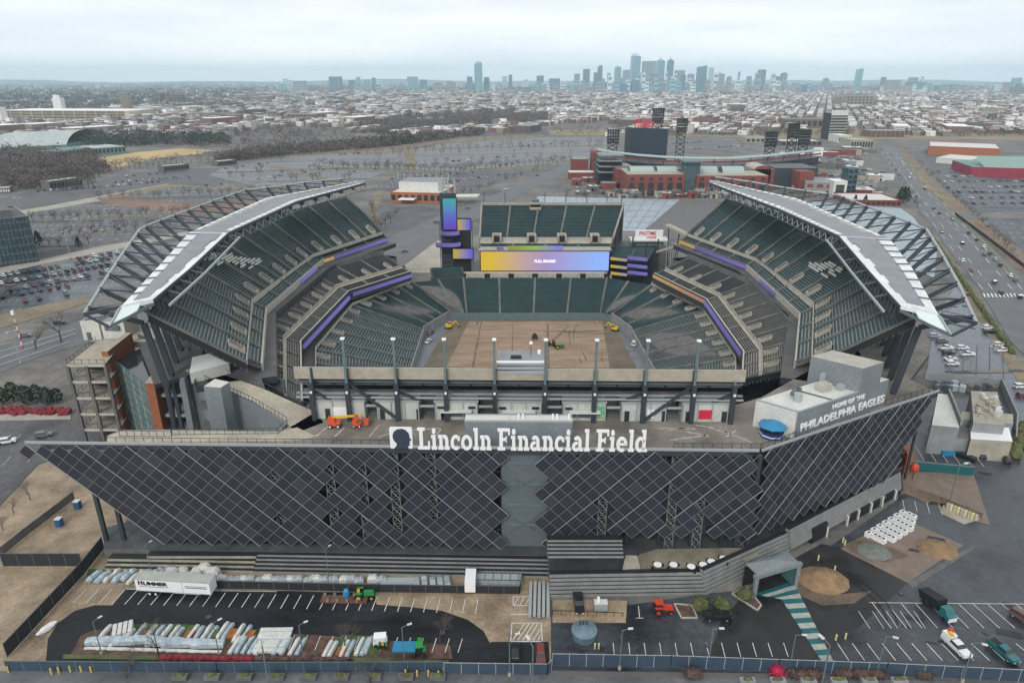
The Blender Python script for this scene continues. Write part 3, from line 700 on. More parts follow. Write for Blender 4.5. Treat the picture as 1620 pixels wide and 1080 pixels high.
# club building with the white sign
c0, c1 = PD(1003, 396, 345), PD(1051, 396, 345); xm = (c0.x+c1.x)/2
mb = MB(); z0 = PD(1003, 392, 345).z; mb.box((xm+1, 350, 0), (c1.x-c0.x+1, 8, z0), 'concrete_dark')
mb.box((xm, 349, z0), (c1.x-c0.x-1, 6, 3.4), 'glass_green'); mb.box((xm, 348.6, z0+3.4), (c1.x-c0.x+4, 9, .7), 'white_panel')
for k in range(8): mb.box((lerp(c0.x, c1.x, (k+.5)/8), 345.9, z0), (.2,.2,3.4), 'steel_dark')
mb.part('club_lounge', stadium)
mb = MB(); s0, s1_ = PD(1005, 372, 345.5), PD(1050, 358, 345.5); mb.box(((s0.x+s1_.x)/2, 345.8, z0+4.1), (s1_.x-s0.x, .6, 5.0), 'white_bright'); sg_ = mb.part('sign_board', stadium)
mat('sign_red', (0.60,0.015,0.05), 0.5)
text_part('PASTIME', sg_, (lerp(s0.x,s1_.x,.14), 345.4, z0+6.6), 2.4, 'sign_red', width=8.5, height=1.9, bold=.04)
text_part('LOUNGE', sg_, (lerp(s0.x,s1_.x,.42), 345.4, z0+4.7), 1.6, 'sign_red', width=4.8, height=1.3, bold=.03)
mb = MB()
for k in range(6):
    p, q = PD(1058+k*3, 380+k*3, 335-k*2), PD(1062+k*3, 410+k*2, 333-k*2)
    mb.beam(v3(p, 4), p, .35, .35, 'steel_mid')
mb.beam(PD(1056,356,338), PD(1094,375,322), 3.2, 1.1, 'concrete'); mb.beam(PD(1040,398,333), PD(1079,386,325), 2.6, 1.0, 'concrete')
mb.beam(PD(1058,360,337), PD(1056,420,334), .5, .5, 'steel_dark'); mb.beam(PD(1075,368,330), PD(1066,420,330), .5, .5, 'steel_dark')
mb.part('link_walkway', stadium)
# white sheeted blocks of seats high in the side stands
for S_, (seg, s0, s1, r0, r1) in (('L', (1, .50, .74, 9, 21)), ('R', (1, .50, .86, 9, 15))):
    mb = MB(); A_, B_ = UF[S_], UB[S_]; rr = random.Random(6)
    for r_ in range(r0, r1):
        t = (r_+.35)/26; a = lerp(A_[seg], B_[seg], t); b = lerp(A_[seg+1], B_[seg+1], t); n = 8
        sh = (r_-r0)*.022; st = rr.uniform(0,.25); en = rr.uniform(.55,1.0)
        for u0, u1 in ((st, st+(en-st)*rr.uniform(.45,.6)), (st+(en-st)*.68, en)):
            p, q = lerp(a, b, lerp(s0, s1, u0)+sh), lerp(a, b, lerp(s0, s1, u1)+sh); mb.beam(p+V(0,0,.75), q+V(0,0,.75), .4, .6, 'white_panel')
    mb.part('seat_covers', stadium, kind='stuff')
# ================================================================ ROOF WINGS AND TRUSSES
RI = {'L': LP([(577,289,54),(470,318,54),(360,368,54),(300,424,53),(242,473,51)]), 'R': LP([(1121,288,54),(1232,330,54),(1328,373,54),(1372,424,53),(1425,483,51)])}
RO = {'L': LP([(577,285,54.6),(420,313,54.6),(300,367,54.6),(248,424,52.5),(190,486,50)]), 'R': LP([(1124,284,54.6),(1262,314,54.6),(1408,378,54.6),(1443,424,52.5),(1485,498,50)])}
CH = {'L': LP([(540,283,55),(490,288,55),(440,295,55),(387,301,55),(337,318,55),(283,338,55),(237,355,55),(221,363,55),(190,407,53),(162,450,51),(133,497,48)]),
      'R': LP([(1132,280,55),(1183,287,55),(1235,296,55),(1282,303,55),(1327,309,55),(1360,322,55),(1395,335,55),(1440,352,55),(1466,363,55),(1492,405,53),(1517,450,51),(1545,511,48)])}
def along(pl, s):
    """point at fraction s of a polyline's length"""
    ls = [(pl[k+1]-pl[k]).length for k in range(len(pl)-1)]; t = s*sum(ls)
    for k, l in enumerate(ls):
        if t <= l or k == len(ls)-1: return lerp(pl[k], pl[k+1], min(1, t/l))
        t -= l
def idx(pl, s):
    """point at index-fraction s"""
    s *= len(pl)-1; k = min(int(s), len(pl)-2); return lerp(pl[k], pl[k+1], s-k)
for S_, sg in (('L', 1), ('R', -1)):
    I, O = RI[S_], RO[S_]
    mb = MB()
    for k in range(4):
        near = k >= 2; m = 'roof_white' if near else 'roof_grey'
        a, b, c, d = I[k], I[k+1], O[k+1], O[k]; u = V(0,0,-.9)
        mb.hexa([a+u, b+u, c+u, d+u, a, b, c, d], m)
    roof = mb.part('roof', stadium)
    # grey walk panel with a stepped edge on the near half, pale strips on the far half
    mb = MB(); n = 16
    for k in range(n):
        s0, s1 = .5+.5*(k+.25)/n*.93, .5+.5*(k+1.25)/n*.93
        i0, i1, o0, o1 = idx(I, s0), idx(I, s1), idx(O, s0), idx(O, s1)
        st = .13+.07*((k//2) % 2)+.08*(k/n)
        e0, e1 = .74, .74
        up = V(0,0,.12)
        mb.hexa([lerp(i0,o0,st), lerp(i1,o1,st), lerp(i1,o1,e1), lerp(i0,o0,e0), lerp(i0,o0,st)+up, lerp(i1,o1,st)+up, lerp(i1,o1,e1)+up, lerp(i0,o0,e0)+up], 'roof_grey')
    mb.part('roof_panel', roof)
    mb = MB()
    for k in range(26):
        s0, s1 = .02+.47*k/26, .02+.47*(k+.75)/26
        i0, i1, o0, o1 = idx(I, s0), idx(I, s1), idx(O, s0), idx(O, s1); up = V(0,0,.10)
        for (e0, e1, m) in ((.03,.16,'roof_white'), (.74,.86,'concrete_light'), (.88,.97,'roof_white')):
            if (k*7) % 5 == 0 and m == 'concrete_light': continue
            mb.hexa([lerp(i0,o0,e0), lerp(i1,o1,e0), lerp(i1,o1,e1), lerp(i0,o0,e1)]+[q+up for q in (lerp(i0,o0,e0), lerp(i1,o1,e0), lerp(i1,o1,e1), lerp(i0,o0,e1))], m)
    mb.part('roof_strips', roof)
    # dark purlins crossing the white outer band
    mb = MB()
    for k in range(9):
        s = .52+.46*k/9; i0, o0 = idx(I, s), idx(O, s); up = V(0,0,.25)
        mb.beam(lerp(i0,o0,.70)+up, o0+up, .25, .3, 'steel_mid')
    mb.part('roof_purlins', roof)
    # inner edge truss
    mb = MB(); n = 44
    pts = [idx(I, k/n) for k in range(n+1)]; ctr = V(5, 230, 54)
    for k in range(n):
        a, b = pts[k], pts[k+1]; dn = V(0,0,-2.0); ins = V(sg*.9, 0, -1.2)
        mb.beam(a+V(0,0,-.5), b+V(0,0,-.5), .6, .9, 'steel_dark')
        mb.beam(a+dn+ins, b+dn+ins, .3, .3, 'steel_mid' if k < n*.48 else 'steel_dark')
        zz = 'steel_pale' if k < n*.48 else 'steel_dark'; mb.beam(a+V(0,0,-.8), lerp(a,b,.5)+dn+ins, .18, .18, zz); mb.beam(lerp(a,b,.5)+dn+ins, b+V(0,0,-.8), .18, .18, zz)
        if k % 2 == 0:   # roof girder going outwards under the membrane
            o0 = idx(O, k/n); mb.beam(a+V(0,0,-1.8), o0+V(0,0,-1.2), .5, 1.4, 'steel_dark')
    mb.part('roof_truss', roof)
    # catwalk in front of the near half
    mb = MB(); c0 = [idx(I, .5+.5*k/6)+V(sg*4.2, -1.0, -1.2) for k in range(7)]
    for k in range(6): mb.beam(c0[k], c0[k+1], .45, .5, 'steel_pale'); mb.beam(c0[k], idx(I, .5+.5*k/6)+V(0,0,-.6), .25, .3, 'steel_mid')
    mb.part('lighting_catwalk', roof)
    # tip frame: green-white skin and the triangular nose
    tip = {'L': (P(207,487,48), P(173,517,46.5), P(215,482,49)), 'R': (P(1467,497,48), P(1505,531,46.5), P(1458,490,49))}[S_]
    ct = CH[S_][-1]; nose = tip[1]
    mb = MB()
    up = V(0,0,.3)
    q = [I[-1]+V(0,0,-.5), O[-1]+V(0,0,-.5), nose+V(0,0,-.2), tip[2]]
    mb.hexa([O[-1], lerp(O[-1], I[-1], .7), lerp(tip[2], nose, .35), nose]+[p+up for p in (O[-1], lerp(O[-1], I[-1], .7), lerp(tip[2], nose, .35), nose)], 'glass_green' if False else 'roof_tip')if 'roof_tip' in M else None
    if 'roof_tip' not in M: mat('roof_tip', (0.62,0.70,0.68), 0.4)
    s1_ = lerp(O[-1], I[-1], .62); a = lerp(I[-1], nose, .38)
    base = [O[-1], s1_, a, nose]; base = [p+V(0,0,-.2) for p in base]
    mb.hexa([p+V(0,0,-.4) for p in base]+base, 'roof_tip')
    tp = mb.part('roof_tip', roof)
    mb = MB()
    mb.beam(I[-1]+V(0,0,-1.2), nose, .6, .6, 'steel_mid'); mb.beam(nose, ct, .5, .5, 'steel_dark'); mb.beam(O[-1], ct, .6, .8, 'steel_dark'); mb.beam(O[-1]+V(0,0,-1.4), ct+V(0,0,-1.4), .3, .3, 'steel_mid')
    mb.beam(nose, O[-1], .4, .4, 'steel_pale'); mb.beam(lerp(nose, ct, .5), O[-1], .2, .2, 'steel_mid')
    mb.part('tip_frame', roof)
    # outer chord, struts, ties and raking columns
    mb = MB(); C_ = CH[S_]
    for k in range(len(C_)-1): mb.cyl(C_[k], C_[k+1], .42, .42, 'steel_pale', 8)
    mb.part('outer_chord', stadium)
    knee = offset_line(UF[S_], 21.8, 44.5, sg); base = offset_line(UF[S_], 19.5, 27.0, sg); n = 20; js = []
    for k in range(n+1):
        s = k/n; t = along(C_, s*.985+.0); b = along(base, s); kn = along(knee, s)
        # keep the strut in a plane square to the chord
        js.append((t, kn, b))
    for k, (t, kn, b) in enumerate(js):
        if k == 0: continue
        mb = MB(); d = (kn-t); a = (js[k][0]-js[k-1][0]).normalized()
        mb.beam(t, kn, .5, 1.2, 'steel_dark', up=a.cross(d).normalized()); mb.beam(kn, b, .7, 1.5, 'steel_dark', up=a.cross(b-kn).normalized())
        mb.beam(b+V(0,0,0), v3(b, 8), 1.0, 1.0, 'steel_dark')
        mb.part('raking_column', stadium)
    mb = MB()
    for k in range(1, n+1):
        s = k/n; t = js[k][0]; o0 = along(O, min(1, s)); mb.beam(t, o0, .3, .35, 'steel_dark')
        if k < n: o1 = along(O, min(1, (k+1)/n)); mb.beam(t, o1, .16, .16, 'steel_mid')
        p = js[k-1]; mb.beam(t, lerp(p[0], p[1], .6), .14, .14, 'steel_mid')
    mb.part('roof_ties', stadium)
# ---- outer concourse ring under the stands
for S_, sg in (('L', 1), ('R', -1)):
    inn = offset_line(UF[S_], -7, 26.5, sg); outl = offset_line(UF[S_], 13, 26.5, sg); far = offset_line(UF[S_], 17, 26.5, sg)
    mb = MB()
    for k in range(3):
        mb.prism([inn[k], inn[k+1], outl[k+1], outl[k]], 24.6, 26.5, 'steel_dark', top='deck_dark')
        mb.prism([inn[k], inn[k+1], lerp(inn[k+1], outl[k+1], .75), lerp(inn[k], outl[k], .75)], -7, 20, 'concrete_dark')
        for z in (8, 14, 20): mb.prism([inn[k], inn[k+1], outl[k+1], outl[k]], z-.4, z, 'concrete_dark')
        mb.wall(outl[k], outl[k+1], 26.5, 27.6, .2, 'steel_dark')
    mb.part('concourse', stadium)
# ================================================================ SOUTH END
FA, FB, FC = P(40,700,28), P(1201,713,28), P(1486,618,28)
D26 = 26.5
def L26(l): return [P(x, y, D26) for x, y in l]
# deck in front of the kiosks, with the west walkway
mb = MB()
deck = L26([(166,703),(170,688),(190,680),(270,679),(440,681),(465,672),(498,652),(640,636),(900,636),(1165,640),(1205,628),(1262,596),(1330,560),(1400,520),(1470,560),(1440,600),(1482,619),(1204,711)])
mb.prism(deck, 24.8, D26, 'steel_dark', top='deck_floor')
dk = mb.part('south_deck', stadium)
mb = MB()
mb.prism(L26([(168,700),(172,689),(192,681.5),(270,681),(440,683),(470,676),(500,690),(470,697)]), D26+.004, D26+.06, 'deck_tan')
mb.part('walkway_paving', dk)
mat('paint_worn', (0.36,0.34,0.30), .8, .3, 1.5)
mb = MB()
for (x0,y0,x1,y1,w) in ((560,672,575,672,.5),(585,690,600,672,.4),(598,692,640,676,.4),(530,690,545,676,.5),(500,690,522,672,.6),(1085,682,1120,690,.6),(1120,676,1150,684,.5),(1060,680,1090,676,.5),(1150,690,1165,680,.5),(1100,672,1130,676,.4),(1145,682,1190,700,.4),(1060,696,1120,688,.5),(690,688,700,676,.4),(650,680,700,677,.5),(1040,677,1100,678,.6)):
    a, b = P(x0,y0,D26+.03), P(x1,y1,D26+.03); mb.beam(a, b, w, .05, 'paint_worn')
mb.part('paint_marks', dk)
# west ramp band
mb = MB()
ramp = L26([(292,586),(312,577),(420,616),(500,652),(512,668),(470,684),(452,668),(400,634)])
mb.prism(ramp, 25.2, D26, 'grey_panel', top='deck_tan')
for a, b in (((292,586),(400,634)), ((400,634),(452,668))):
    mb.wall(P(*a,D26), P(*b,D26), 10, 26.4, .4, 'grey_panel')
mb.wall(P(452,668,D26), P(440,682,D26), 0, 26.3, .4, 'grey_panel')
mb.part('west_ramp', stadium)
mb = MB(); mb.prism(L26([(222,552),(245,608),(300,592),(312,577),(420,616),(400,560),(300,500),(240,510)]), 25.3, 26.45, 'steel_dark', top='deck_dark')
mb.part('west_apron', stadium)
mb = MB()
mb.prism([P(304,565,29.5), P(330,559,29.5), P(362,574,29.5), P(300,590,29.5)], 26.5, 29.5, 'white_panel', top='white_bright')
mb.part('white_canopy', stadium)
# railings helper
def railing(pts, name, parent, h=1.3, step=1.6, m='steel_dark', label=None, thick=.09, mesh_m=None):
    mb = MB()
    for k in range(len(pts)-1):
        a, b = pts[k], pts[k+1]; n = max(1, int((b-a).length/step))
        mb.beam(a+V(0,0,h), b+V(0,0,h), thick, thick, m); mb.beam(a+V(0,0,.15), b+V(0,0,.15), thick*.7, thick*.7, m)
        for j in range(n+1): q = lerp(a, b, j/n); mb.beam(q, q+V(0,0,h), thick, thick, m)
        if mesh_m: mb.wall(a, b, a.z+.1, a.z+h-.05, .05, mesh_m)
    return mb.part(name, parent, label)
railing(L26([(170,702),(616,706)]), 'railing', dk, 1.6, 2.0)
railing(L26([(1065,711),(1203,712),(1258,693)]), 'railing', dk, 1.6, 2.0)
railing(L26([(1400,641),(1440,630),(1478,619)]), 'railing', dk, 1.6, 2.0)
railing(L26([(190,690),(272,691),(272,683)]), 'railing', dk, 1.4, 1.6)
railing(L26([(272,688),(440,686),(455,672)]), 'railing', dk, 1.4, 1.6)
railing(L26([(294,588),(400,636),(454,668)]), 'railing', dk, 1.4, 1.6)
railing(L26([(320,578),(420,614),(498,650)]), 'railing', dk, 1.4, 1.6)
# lift tower
mb = MB(); a, b, c, d = P(325,612,31), P(346,612,31), P(365,603,31), P(343,599,31)
mb.prism([P(322,611,31), P(349,613,31), P(363,604,31), P(340,599,31)], 0, 31, 'grey_panel', top='white_panel')
mb.part('lift_tower', stadium)
# ---- rear wall of the south stand, masts, beams, kiosks
def XW(px, D, z): 
    d = ray(px, 0); return (px-810)/F*(D*math.cos(PITCH)+(H-z)*math.sin(PITCH))
def SY(x, base=141.5): return base - .018*x
cols = (497, 553, 630, 707, 783, 861, 938, 1015, 1091, 1153)
cx = [XW(p, 140, 26.5) for p in cols]
x0, x1 = -49.5, 52.5
mb = MB()
mb.wall(V(x0,SY(x0),0), V(x1,SY(x1),0), 36.2, 39.2, .5, 'band_beige') if 'band_beige' in M else None
mat('band_beige', (0.37,0.34,0.27), 0.8, 0.10, 0.5)
if not mb.v: mb.wall(V(x0,SY(x0),0), V(x1,SY(x1),0), 36.3, 39.1, .5, 'band_beige')
for s in range(9):   # dark joints between the panels
    x = cx[s+0]+.01; mb.box((cx[s], SY(cx[s])-.35, 36.2), (.5,.3,2.9), 'steel_dark')
mb.part('rear_wall', stadium)
s1, s2, s3 = MB(), MB(), []
A_ = [V(-40, 196, -4), V(46, 194, -4)]; B_ = [V(-49, 143.3, 36.5), V(52.3, 141.6, 36.5)]
rake(s2, s1, s3, A_, B_, 44, 'seat_teal', 'tread_dark', 15, under='steel_dark')
o = s2.part('south_stand', stadium); s1.part('seat_rows', o)
for k, x in enumerate(cx):
    mb = MB(); y = SY(x)-1.6; top = 46.5 if 0 < k < 9 else 37
    mb.box((x, y, 36), (.5, .5, top-36), 'steel_teal'); mb.box((x, y, 24.8), (1.0, 1.0, 11.2), 'steel_dark'); mb.box((x, y-.6, 33.6), (.5, .4, .5), 'white_bright')
    if 0 < k < 9: mb.box((x, y, top), (.9,.9,.35), 'white_bright')
    mb.part('mast', stadium)
mb = MB()
for z, dy, h, m in ((35.2, 1.0, .5, 'steel_mid'), (33.9, 3.0, .7, 'concrete_grey'), (32.6, .2, .35, 'concrete_grey'), (31.9, -.6, .3, 'steel_pale'), (31.0, 5, .8, 'concrete_dark'), (29.5, 6, .5, 'steel_mid')):
    mb.beam((x0, SY(x0)+dy, z), (x1, SY(x1)+dy, z), .5, h, m)
for k in range(len(cx)-1):
    xm = (cx[k]+cx[k+1])/2
    mb.beam((xm, SY(xm)+1, 35.2), (xm, SY(xm)+3, 33.5), .3, .3, 'steel_dark'); mb.beam((cx[k], SY(cx[k])-1, 35.9), (cx[k], SY(cx[k])+16, 28), .5, 1.0, 'steel_dark')
mb.part('rear_beams', stadium)
mb = MB()
for k, j in ((1,2),(0,1),(2,3)): mb = MB(); mb.beam((cx[k], SY(cx[k])-.6, 35.5 if k == 1 else 33.5), (cx[j], SY(cx[j])-1.6, 26.8) if k == 1 else (lerp(cx[k],cx[j],.5), SY(cx[j])-.6, 31), .55, .55, 'steel_dark'); mb.part('diagonal_brace', stadium)
for k, j in ((8,7),(9,8),(7,6)): mb = MB(); mb.beam((cx[k], SY(cx[k])-.6, 35.5 if k == 8 else 33.5), (cx[j], SY(cx[j])-1.6, 26.8) if k == 8 else (lerp(cx[k],cx[j],.5), SY(cx[j])-.6, 31), .55, .55, 'steel_dark'); mb.part('diagonal_brace', stadium)

# back of the concourse hall
mb = MB(); mb.wall(V(x0,150,0), V(x1,148,0), 8, 36, .5, 'black'); mb.prism([(x0,142),(x1,140),(x1,150),(x0,151)], 24.6, 26.4, 'concrete_dark'); mb.part('rear_hall', stadium)
# board housing
mb = MB(); xa, xb = XW(786,141,40), XW(861,141,40); ya = SY(xa)-.4
mb.prism([(xa,ya),(xb,ya-.3),(xb,ya+6.2),(xa,ya+6.4)], 38.0, 41, 'steel_pale', top='roof_grey')
for z in (38.9, 39.9): mb.box(((xa+xb)/2, ya-.22, z), (xb-xa, .2, .12), 'steel_dark')
mb.box(((xa+xb)/2, ya-.25, 40.75), (xb-xa+.3, .5, .4), 'white_bright'); mb.box(((xa+xb)/2-1, ya+2, 41), (2.4, 1.1, .5), 'black')
mb.beam(((xa+xb)/2+2.4, ya+4, 41), ((xa+xb)/2+2.4, ya+4, 43.6), .15, .15, 'steel_dark'); mb.box(((xa+xb)/2+2.4, ya+4, 43.6), (.7,.7,.5), 'white_bright'); mb.box((xb-1, ya+4.5, 41), (.7,.6,.9), 'white_bright')
mb.part('board_housing', stadium)
# kiosks
def px_x(px): return XW(px, 140.5, 28)
ks = ((500,577,[(513,0)],(525,553)), (596,663,[(600,0),(658,0)],None), (688,756,[(697,0)],None), (785,857,[],None), (890,958,[],(940,957)), (982,1053,[(987,0),(1046,0)],(1022,1034)), (1078,1150,[(1083,0),(1140,0)],(1104,1125)))
for i, (a, b, doors, sign) in enumerate(ks):
    xa, xb = px_x(a), px_x(b); xm = (xa+xb)/2; y = SY(xm)-.8; d = 3.6
    mb = MB(); mb.box((xm, y+d/2, 26.5), (xb-xa, d, 4.6), 'kiosk_white') if 'kiosk_white' in M else None
    if 'kiosk_white' not in M: mat('kiosk_white', (0.50,0.51,0.48), 0.6, 0.06, 0.4)
    if not mb.v: mb.box((xm, y+d/2, 26.5), (xb-xa, d, 4.6), 'kiosk_white')
    for q in (.0, .33, .66, 1.0): mb.box((lerp(xa+.15, xb-.15, q), y-.12, 26.5), (.22, .3, 4.8), 'steel_pale')
    mb.box((xm, y+.5, 31.1), (xb-xa+.4, 1.6, .25), 'steel_pale')
    o = mb.part('kiosk', stadium)
    for px, _ in doors:
        m2_ = MB(); m2_.box((px_x(px)+.6, y-.1, 26.5), (1.1,.2,2.6), 'dark_glass'); m2_.part('door', o)
    if i in (2,3,4):
        m2_ = MB(); m2_.box((xm, y-.1, 27.4), ((xb-xa)*.72,.2,1.5), 'steel_mid'); m2_.box((xm, y-.9, 29.0), ((xb-xa)*.72,1.6,.25), 'white_panel')
        for q in (-.36,.36): m2_.box((xm+(xb-xa)*q, y-.15, 29.4), (1.6,.2,.5), 'black')
        m2_.part('serving_hatch', o)
    if sign:
        m = {0:'white_bright', 4:'poster_green', 5:'white_bright', 6:'sign_red'}[i]
        if 'poster_green' not in M: mat('poster_green', (0.04,0.28,0.30), 0.6, 0.9, 1.2, col2=(0.35,0.6,0.12))
        m2_ = MB(); xs, xe = px_x(sign[0]), px_x(sign[1]); m2_.box(((xs+xe)/2, y-.16, 27.3), (xe-xs,.2,2.2 if i != 4 else 3), m); m2_.part('poster', o)
    if i < 6:   # stair gap with a rail and stairs up into the stand
        g0, g1 = xb+.2, px_x(ks[i+1][0])-.2
        m3 = MB()
        for q in range(8): m3.box(((g0+g1)/2, y+1.5+q*.7, 26.5), (g1-g0, .7, .3+q*.35), 'concrete_dark')
        m3.part('stair_opening', stadium); m3 = MB(); m3.box(((g0+g1)/2, y+.1, 29.6), (g1-g0, .3, .5), 'steel_pale')
        for q in range(4): m3.box((lerp(g0,g1,(q+.5)/4), y, 29.3), (.35,.3,.3), 'steel_dark')
        m3.part('gate_lintel', stadium)
# plant block in front of the kiosks
mb = MB(); xa, xb = XW(736,130,29), XW(905,130,29); xm = (xa+xb)/2
mb.box((xm, 131.3, 26.5), (xb-xa, 2.9, 5.4), 'grey_panel', rz=-.0126, top='white_panel')
for q in (-.0126,): mb.box((xm, 129.9, 31.7), (xb-xa+.2, .3, .35), 'steel_pale', rz=q); mb.box((xm, 132.7, 31.7), (xb-xa+.2, .3, .35), 'steel_pale', rz=q)
for q in (.3, .34, .62, .66, .97): mb.cyl((lerp(xa,xb,q+.2 if q < .9 else q),131.2,31.7),(lerp(xa,xb,q+.2 if q < .9 else q),131.2,32.9),.22,.22,'white_bright',8)
mb.part('plant_block', stadium)
# ---- building with the stadium motto
b0, b1 = P(1257,692,D26), P(1398,641,D26); e1 = (b1-b0); LW = e1.length; e1.normalize(); e2 = V(-6.6,5.6,0).normalized()*9.2
mb = MB()
def bb(s0, s1, z1, m='grey_panel', dep=1.0, top='white_panel', mb=mb, off=0.0):
    q0, q1 = b0+e1*LW*s0+e2*off, b0+e1*LW*s1+e2*off
    mb.prism([q0, q1, q1+e2*dep, q0+e2*dep], D26, z1, m, top=top)
bb(0, .64, 32.7); bb(.642, .885, 38.6, top='concrete_light', dep=1.25); bb(.887, 1.0, 33.4, dep=.7)
for s0, s1, z in ((0,.64,32.7),): # parapets
    mb.beam(b0+V(0,0,6.35), b0+e1*LW*.64+V(0,0,6.35), .25, .3, 'steel_pale'); mb.beam(b0+V(0,0,6.35), b0+e2+V(0,0,6.35), .25, .3, 'steel_pale'); mb.beam(b0+e1*LW*.36+V(0,0,6.35), b0+e1*LW*.36+e2+V(0,0,6.35), .25, .3, 'steel_mid')
def loc(s, t, z): return b0+e1*LW*s+e2*t+V(0,0,z-D26)
mb.prism([loc(-.001,.02,0), loc(-.001,.98,0), loc(-.02,.98,0), loc(-.02,.02,0)], D26, 32.6, 'white_panel')
bd = mb.part('motto_building', stadium)
mb = MB(); mb.cyl(loc(.18,.45,32.7), loc(.18,.45,34.6), .9, .9, 'steel_pale', 10); mb.beam(loc(.18,.6,34), loc(.3,.75,34), .8, .8, 'steel_mid'); mb.cyl(loc(.3,.7,32.7), loc(.3,.7,34.4), .6,.6,'steel_mid',8); mb.part('roof_duct', bd)
mb = MB(); mb.box(loc(.50,.55,32.7), (3.0,2.2,1.8), 'concrete_light', rz=.5); mb.box(loc(.60,.35,32.7), (1.6,1.4,1.3), 'steel_pale', rz=.5); mb.box(loc(.57,.75,32.7), (1.2,.6,3.2), 'steel_pale', rz=.5); mb.part('roof_unit', bd)
th = math.atan2(e1.y, e1.x); nrm = V(e1.y, -e1.x, 0)
text_part('PHILADELPHIA EAGLES', bd, b0+e1*1.2+nrm*.12+V(0,0,1.2), 2.4, 'white_bright', rz=th, width=LW-2.0, height=2.0, bold=.05, ext=.1)
text_part('HOME OF THE', bd, b0+e1*(LW*.36)+nrm*.12+V(0,0,4.1), 1.5, 'white_bright', rz=th, width=LW*.36, height=1.15, bold=.03, ext=.1)
# kiosk with a blue octagonal roof
c = P(1220,689,D26); pav = thing('drinks_pavilion', 'small octagonal stand with a bright blue roof on the stadium deck', 'kiosk', c)
mb = MB(); oc = lambda r, z: [V(c.x+r*math.cos(R(22.5+45*k)), c.y+r*math.sin(R(22.5+45*k)), z) for k in range(8)]
mb.prism(oc(2.5,0), c.z, c.z+1.2, 'navy_counter') if 'navy_counter' in M else None
mat('navy_counter', (0.02,0.05,0.22), 0.5)
if not mb.v: mb.prism(oc(2.5,0), c.z, c.z+1.2, 'navy_counter')
mb.prism(oc(2.55,0), c.z+.5, c.z+.75, 'white_bright'); mb.part('counter', pav)
mb = MB()
for p in oc(2.35,0): mb.beam(v3(p,c.z+1.2), v3(p,c.z+2.7), .15, .15, 'steel_dark')
mb.prism(oc(1.9,0), c.z+1.2, c.z+2.6, 'black'); mb.part('posts', pav)
mb = MB(); lo, up = oc(3.1, c.z+2.6), V(c.x, c.y, c.z+4.0)
for k in range(8): mb.poly([lo[k], lo[(k+1)%8], up], 'tarp_blue')
mb.prism(lo, c.z+2.55, c.z+2.65, 'tarp_blue'); mb.part('roof', pav)
# ---- stair tower and brick fins at the west corner
tw = MB()
fz = [26.5, 21.5, 16.5, 11.5, 6.5]; 
pt = lambda px, py, z, zz: v3(P(px,py,z), zz)
for z in fz:
    m = 'concrete' 
    q = [P(106,576,26.5), P(166,576,26.5), P(196,540,26.5), P(152,540,26.5)]
    tw.prism(q, z-.7, z, 'concrete_dark', top='deck_tan' if z > 26 else 'concrete')
    tw.beam(v3(q[0],z-.35)+V(0,-.1,0), v3(q[1],z-.35)+V(0,-.1,0), .2, .8, 'concrete_light')
    for k in range(3): pass
q = [P(106,576,26.5), P(166,576,26.5), P(196,540,26.5), P(152,540,26.5)]
for p in q+[lerp(q[0],q[1],.5), lerp(q[0],q[3],.5)]: tw.beam(v3(p,0), v3(p,26), .8, .8, 'concrete_dark')
tw.prism([lerp(q[3],q[0],.12)+V(1,0,0), lerp(q[2],q[1],.12), lerp(q[2],q[1],.55), lerp(q[3],q[0],.55)+V(1,0,0)], 0, 25.6, 'black')
st = tw.part('stair_tower', stadium)
for z in fz: railing([v3(q[3],z), v3(q[0],z), v3(q[1],z)], 'railing', st, 1.4, 2.0)
mb = MB(); f0, f1 = P(165,556,28), P(190,541,28)
mb.hexa([v3(f0,0)+V(-.9,0,0), v3(f0,0)+V(.9,0,0), v3(f1,0)+V(1.6,4,0), v3(f1,0)+V(-.2,4,0), v3(f0,28)+V(-.9,0,0), v3(f0,28)+V(.9,0,0), v3(f1,29.5)+V(1.6,4,0), v3(f1,29.5)+V(-.2,4,0)], 'brick', top='concrete')
mb.part('brick_fin', stadium)
mb = MB(); g0 = P(236,606,24.8); g1 = P(246,588,26)
mb.hexa([v3(g0,0)+V(-1.2,0,0), v3(g0,0)+V(1.2,0,0), v3(g1,0)+V(1.2,0,0), v3(g1,0)+V(-.6,0,0), v3(g0,24.8)+V(-1.2,0,0), v3(g0,24.8)+V(1.2,0,0), v3(g1,26)+V(1.2,0,0), v3(g1,26)+V(-.6,0,0)], 'brick', top='concrete')
mb.part('brick_fin', stadium)
# glass atrium between the fins
a0, a1 = v3(f0,0)+V(1.2,2.5,0), v3(g0,0)+V(-1.2,.6,0)
gl = MB(); gl.prism([a0, a1, a1+V(2,16,0), a0+V(4,18,0)], 0, 24.2, 'glass_green', top='dark_glass')
at = gl.part('atrium', stadium)
mb = MB()
for z in (0.4,4,6.5,9,11.5,14,16.5,19,21.5,24.1): mb.beam(v3(a0,z)+V(0,-.1,0), v3(a1,z)+V(0,-.1,0), .25, .3 if int(z*2) % 5 else .9, 'steel_mid' if int(z*2) % 5 else 'grey_panel')
for k in range(5): p = lerp(a0, a1, k/4); mb.beam(v3(p,0)+V(0,-.12,0), v3(p,24.2)+V(0,-.12,0), .2, .2, 'steel_pale')
mb.part('mullions', at)
mb = MB(); mb.wall(v3(f1,0)+V(1,8,0), v3(g1,0)+V(3,14,0), 24.2, 27.5, .4, 'glass_blue'); mb.part('glass_parapet', at)
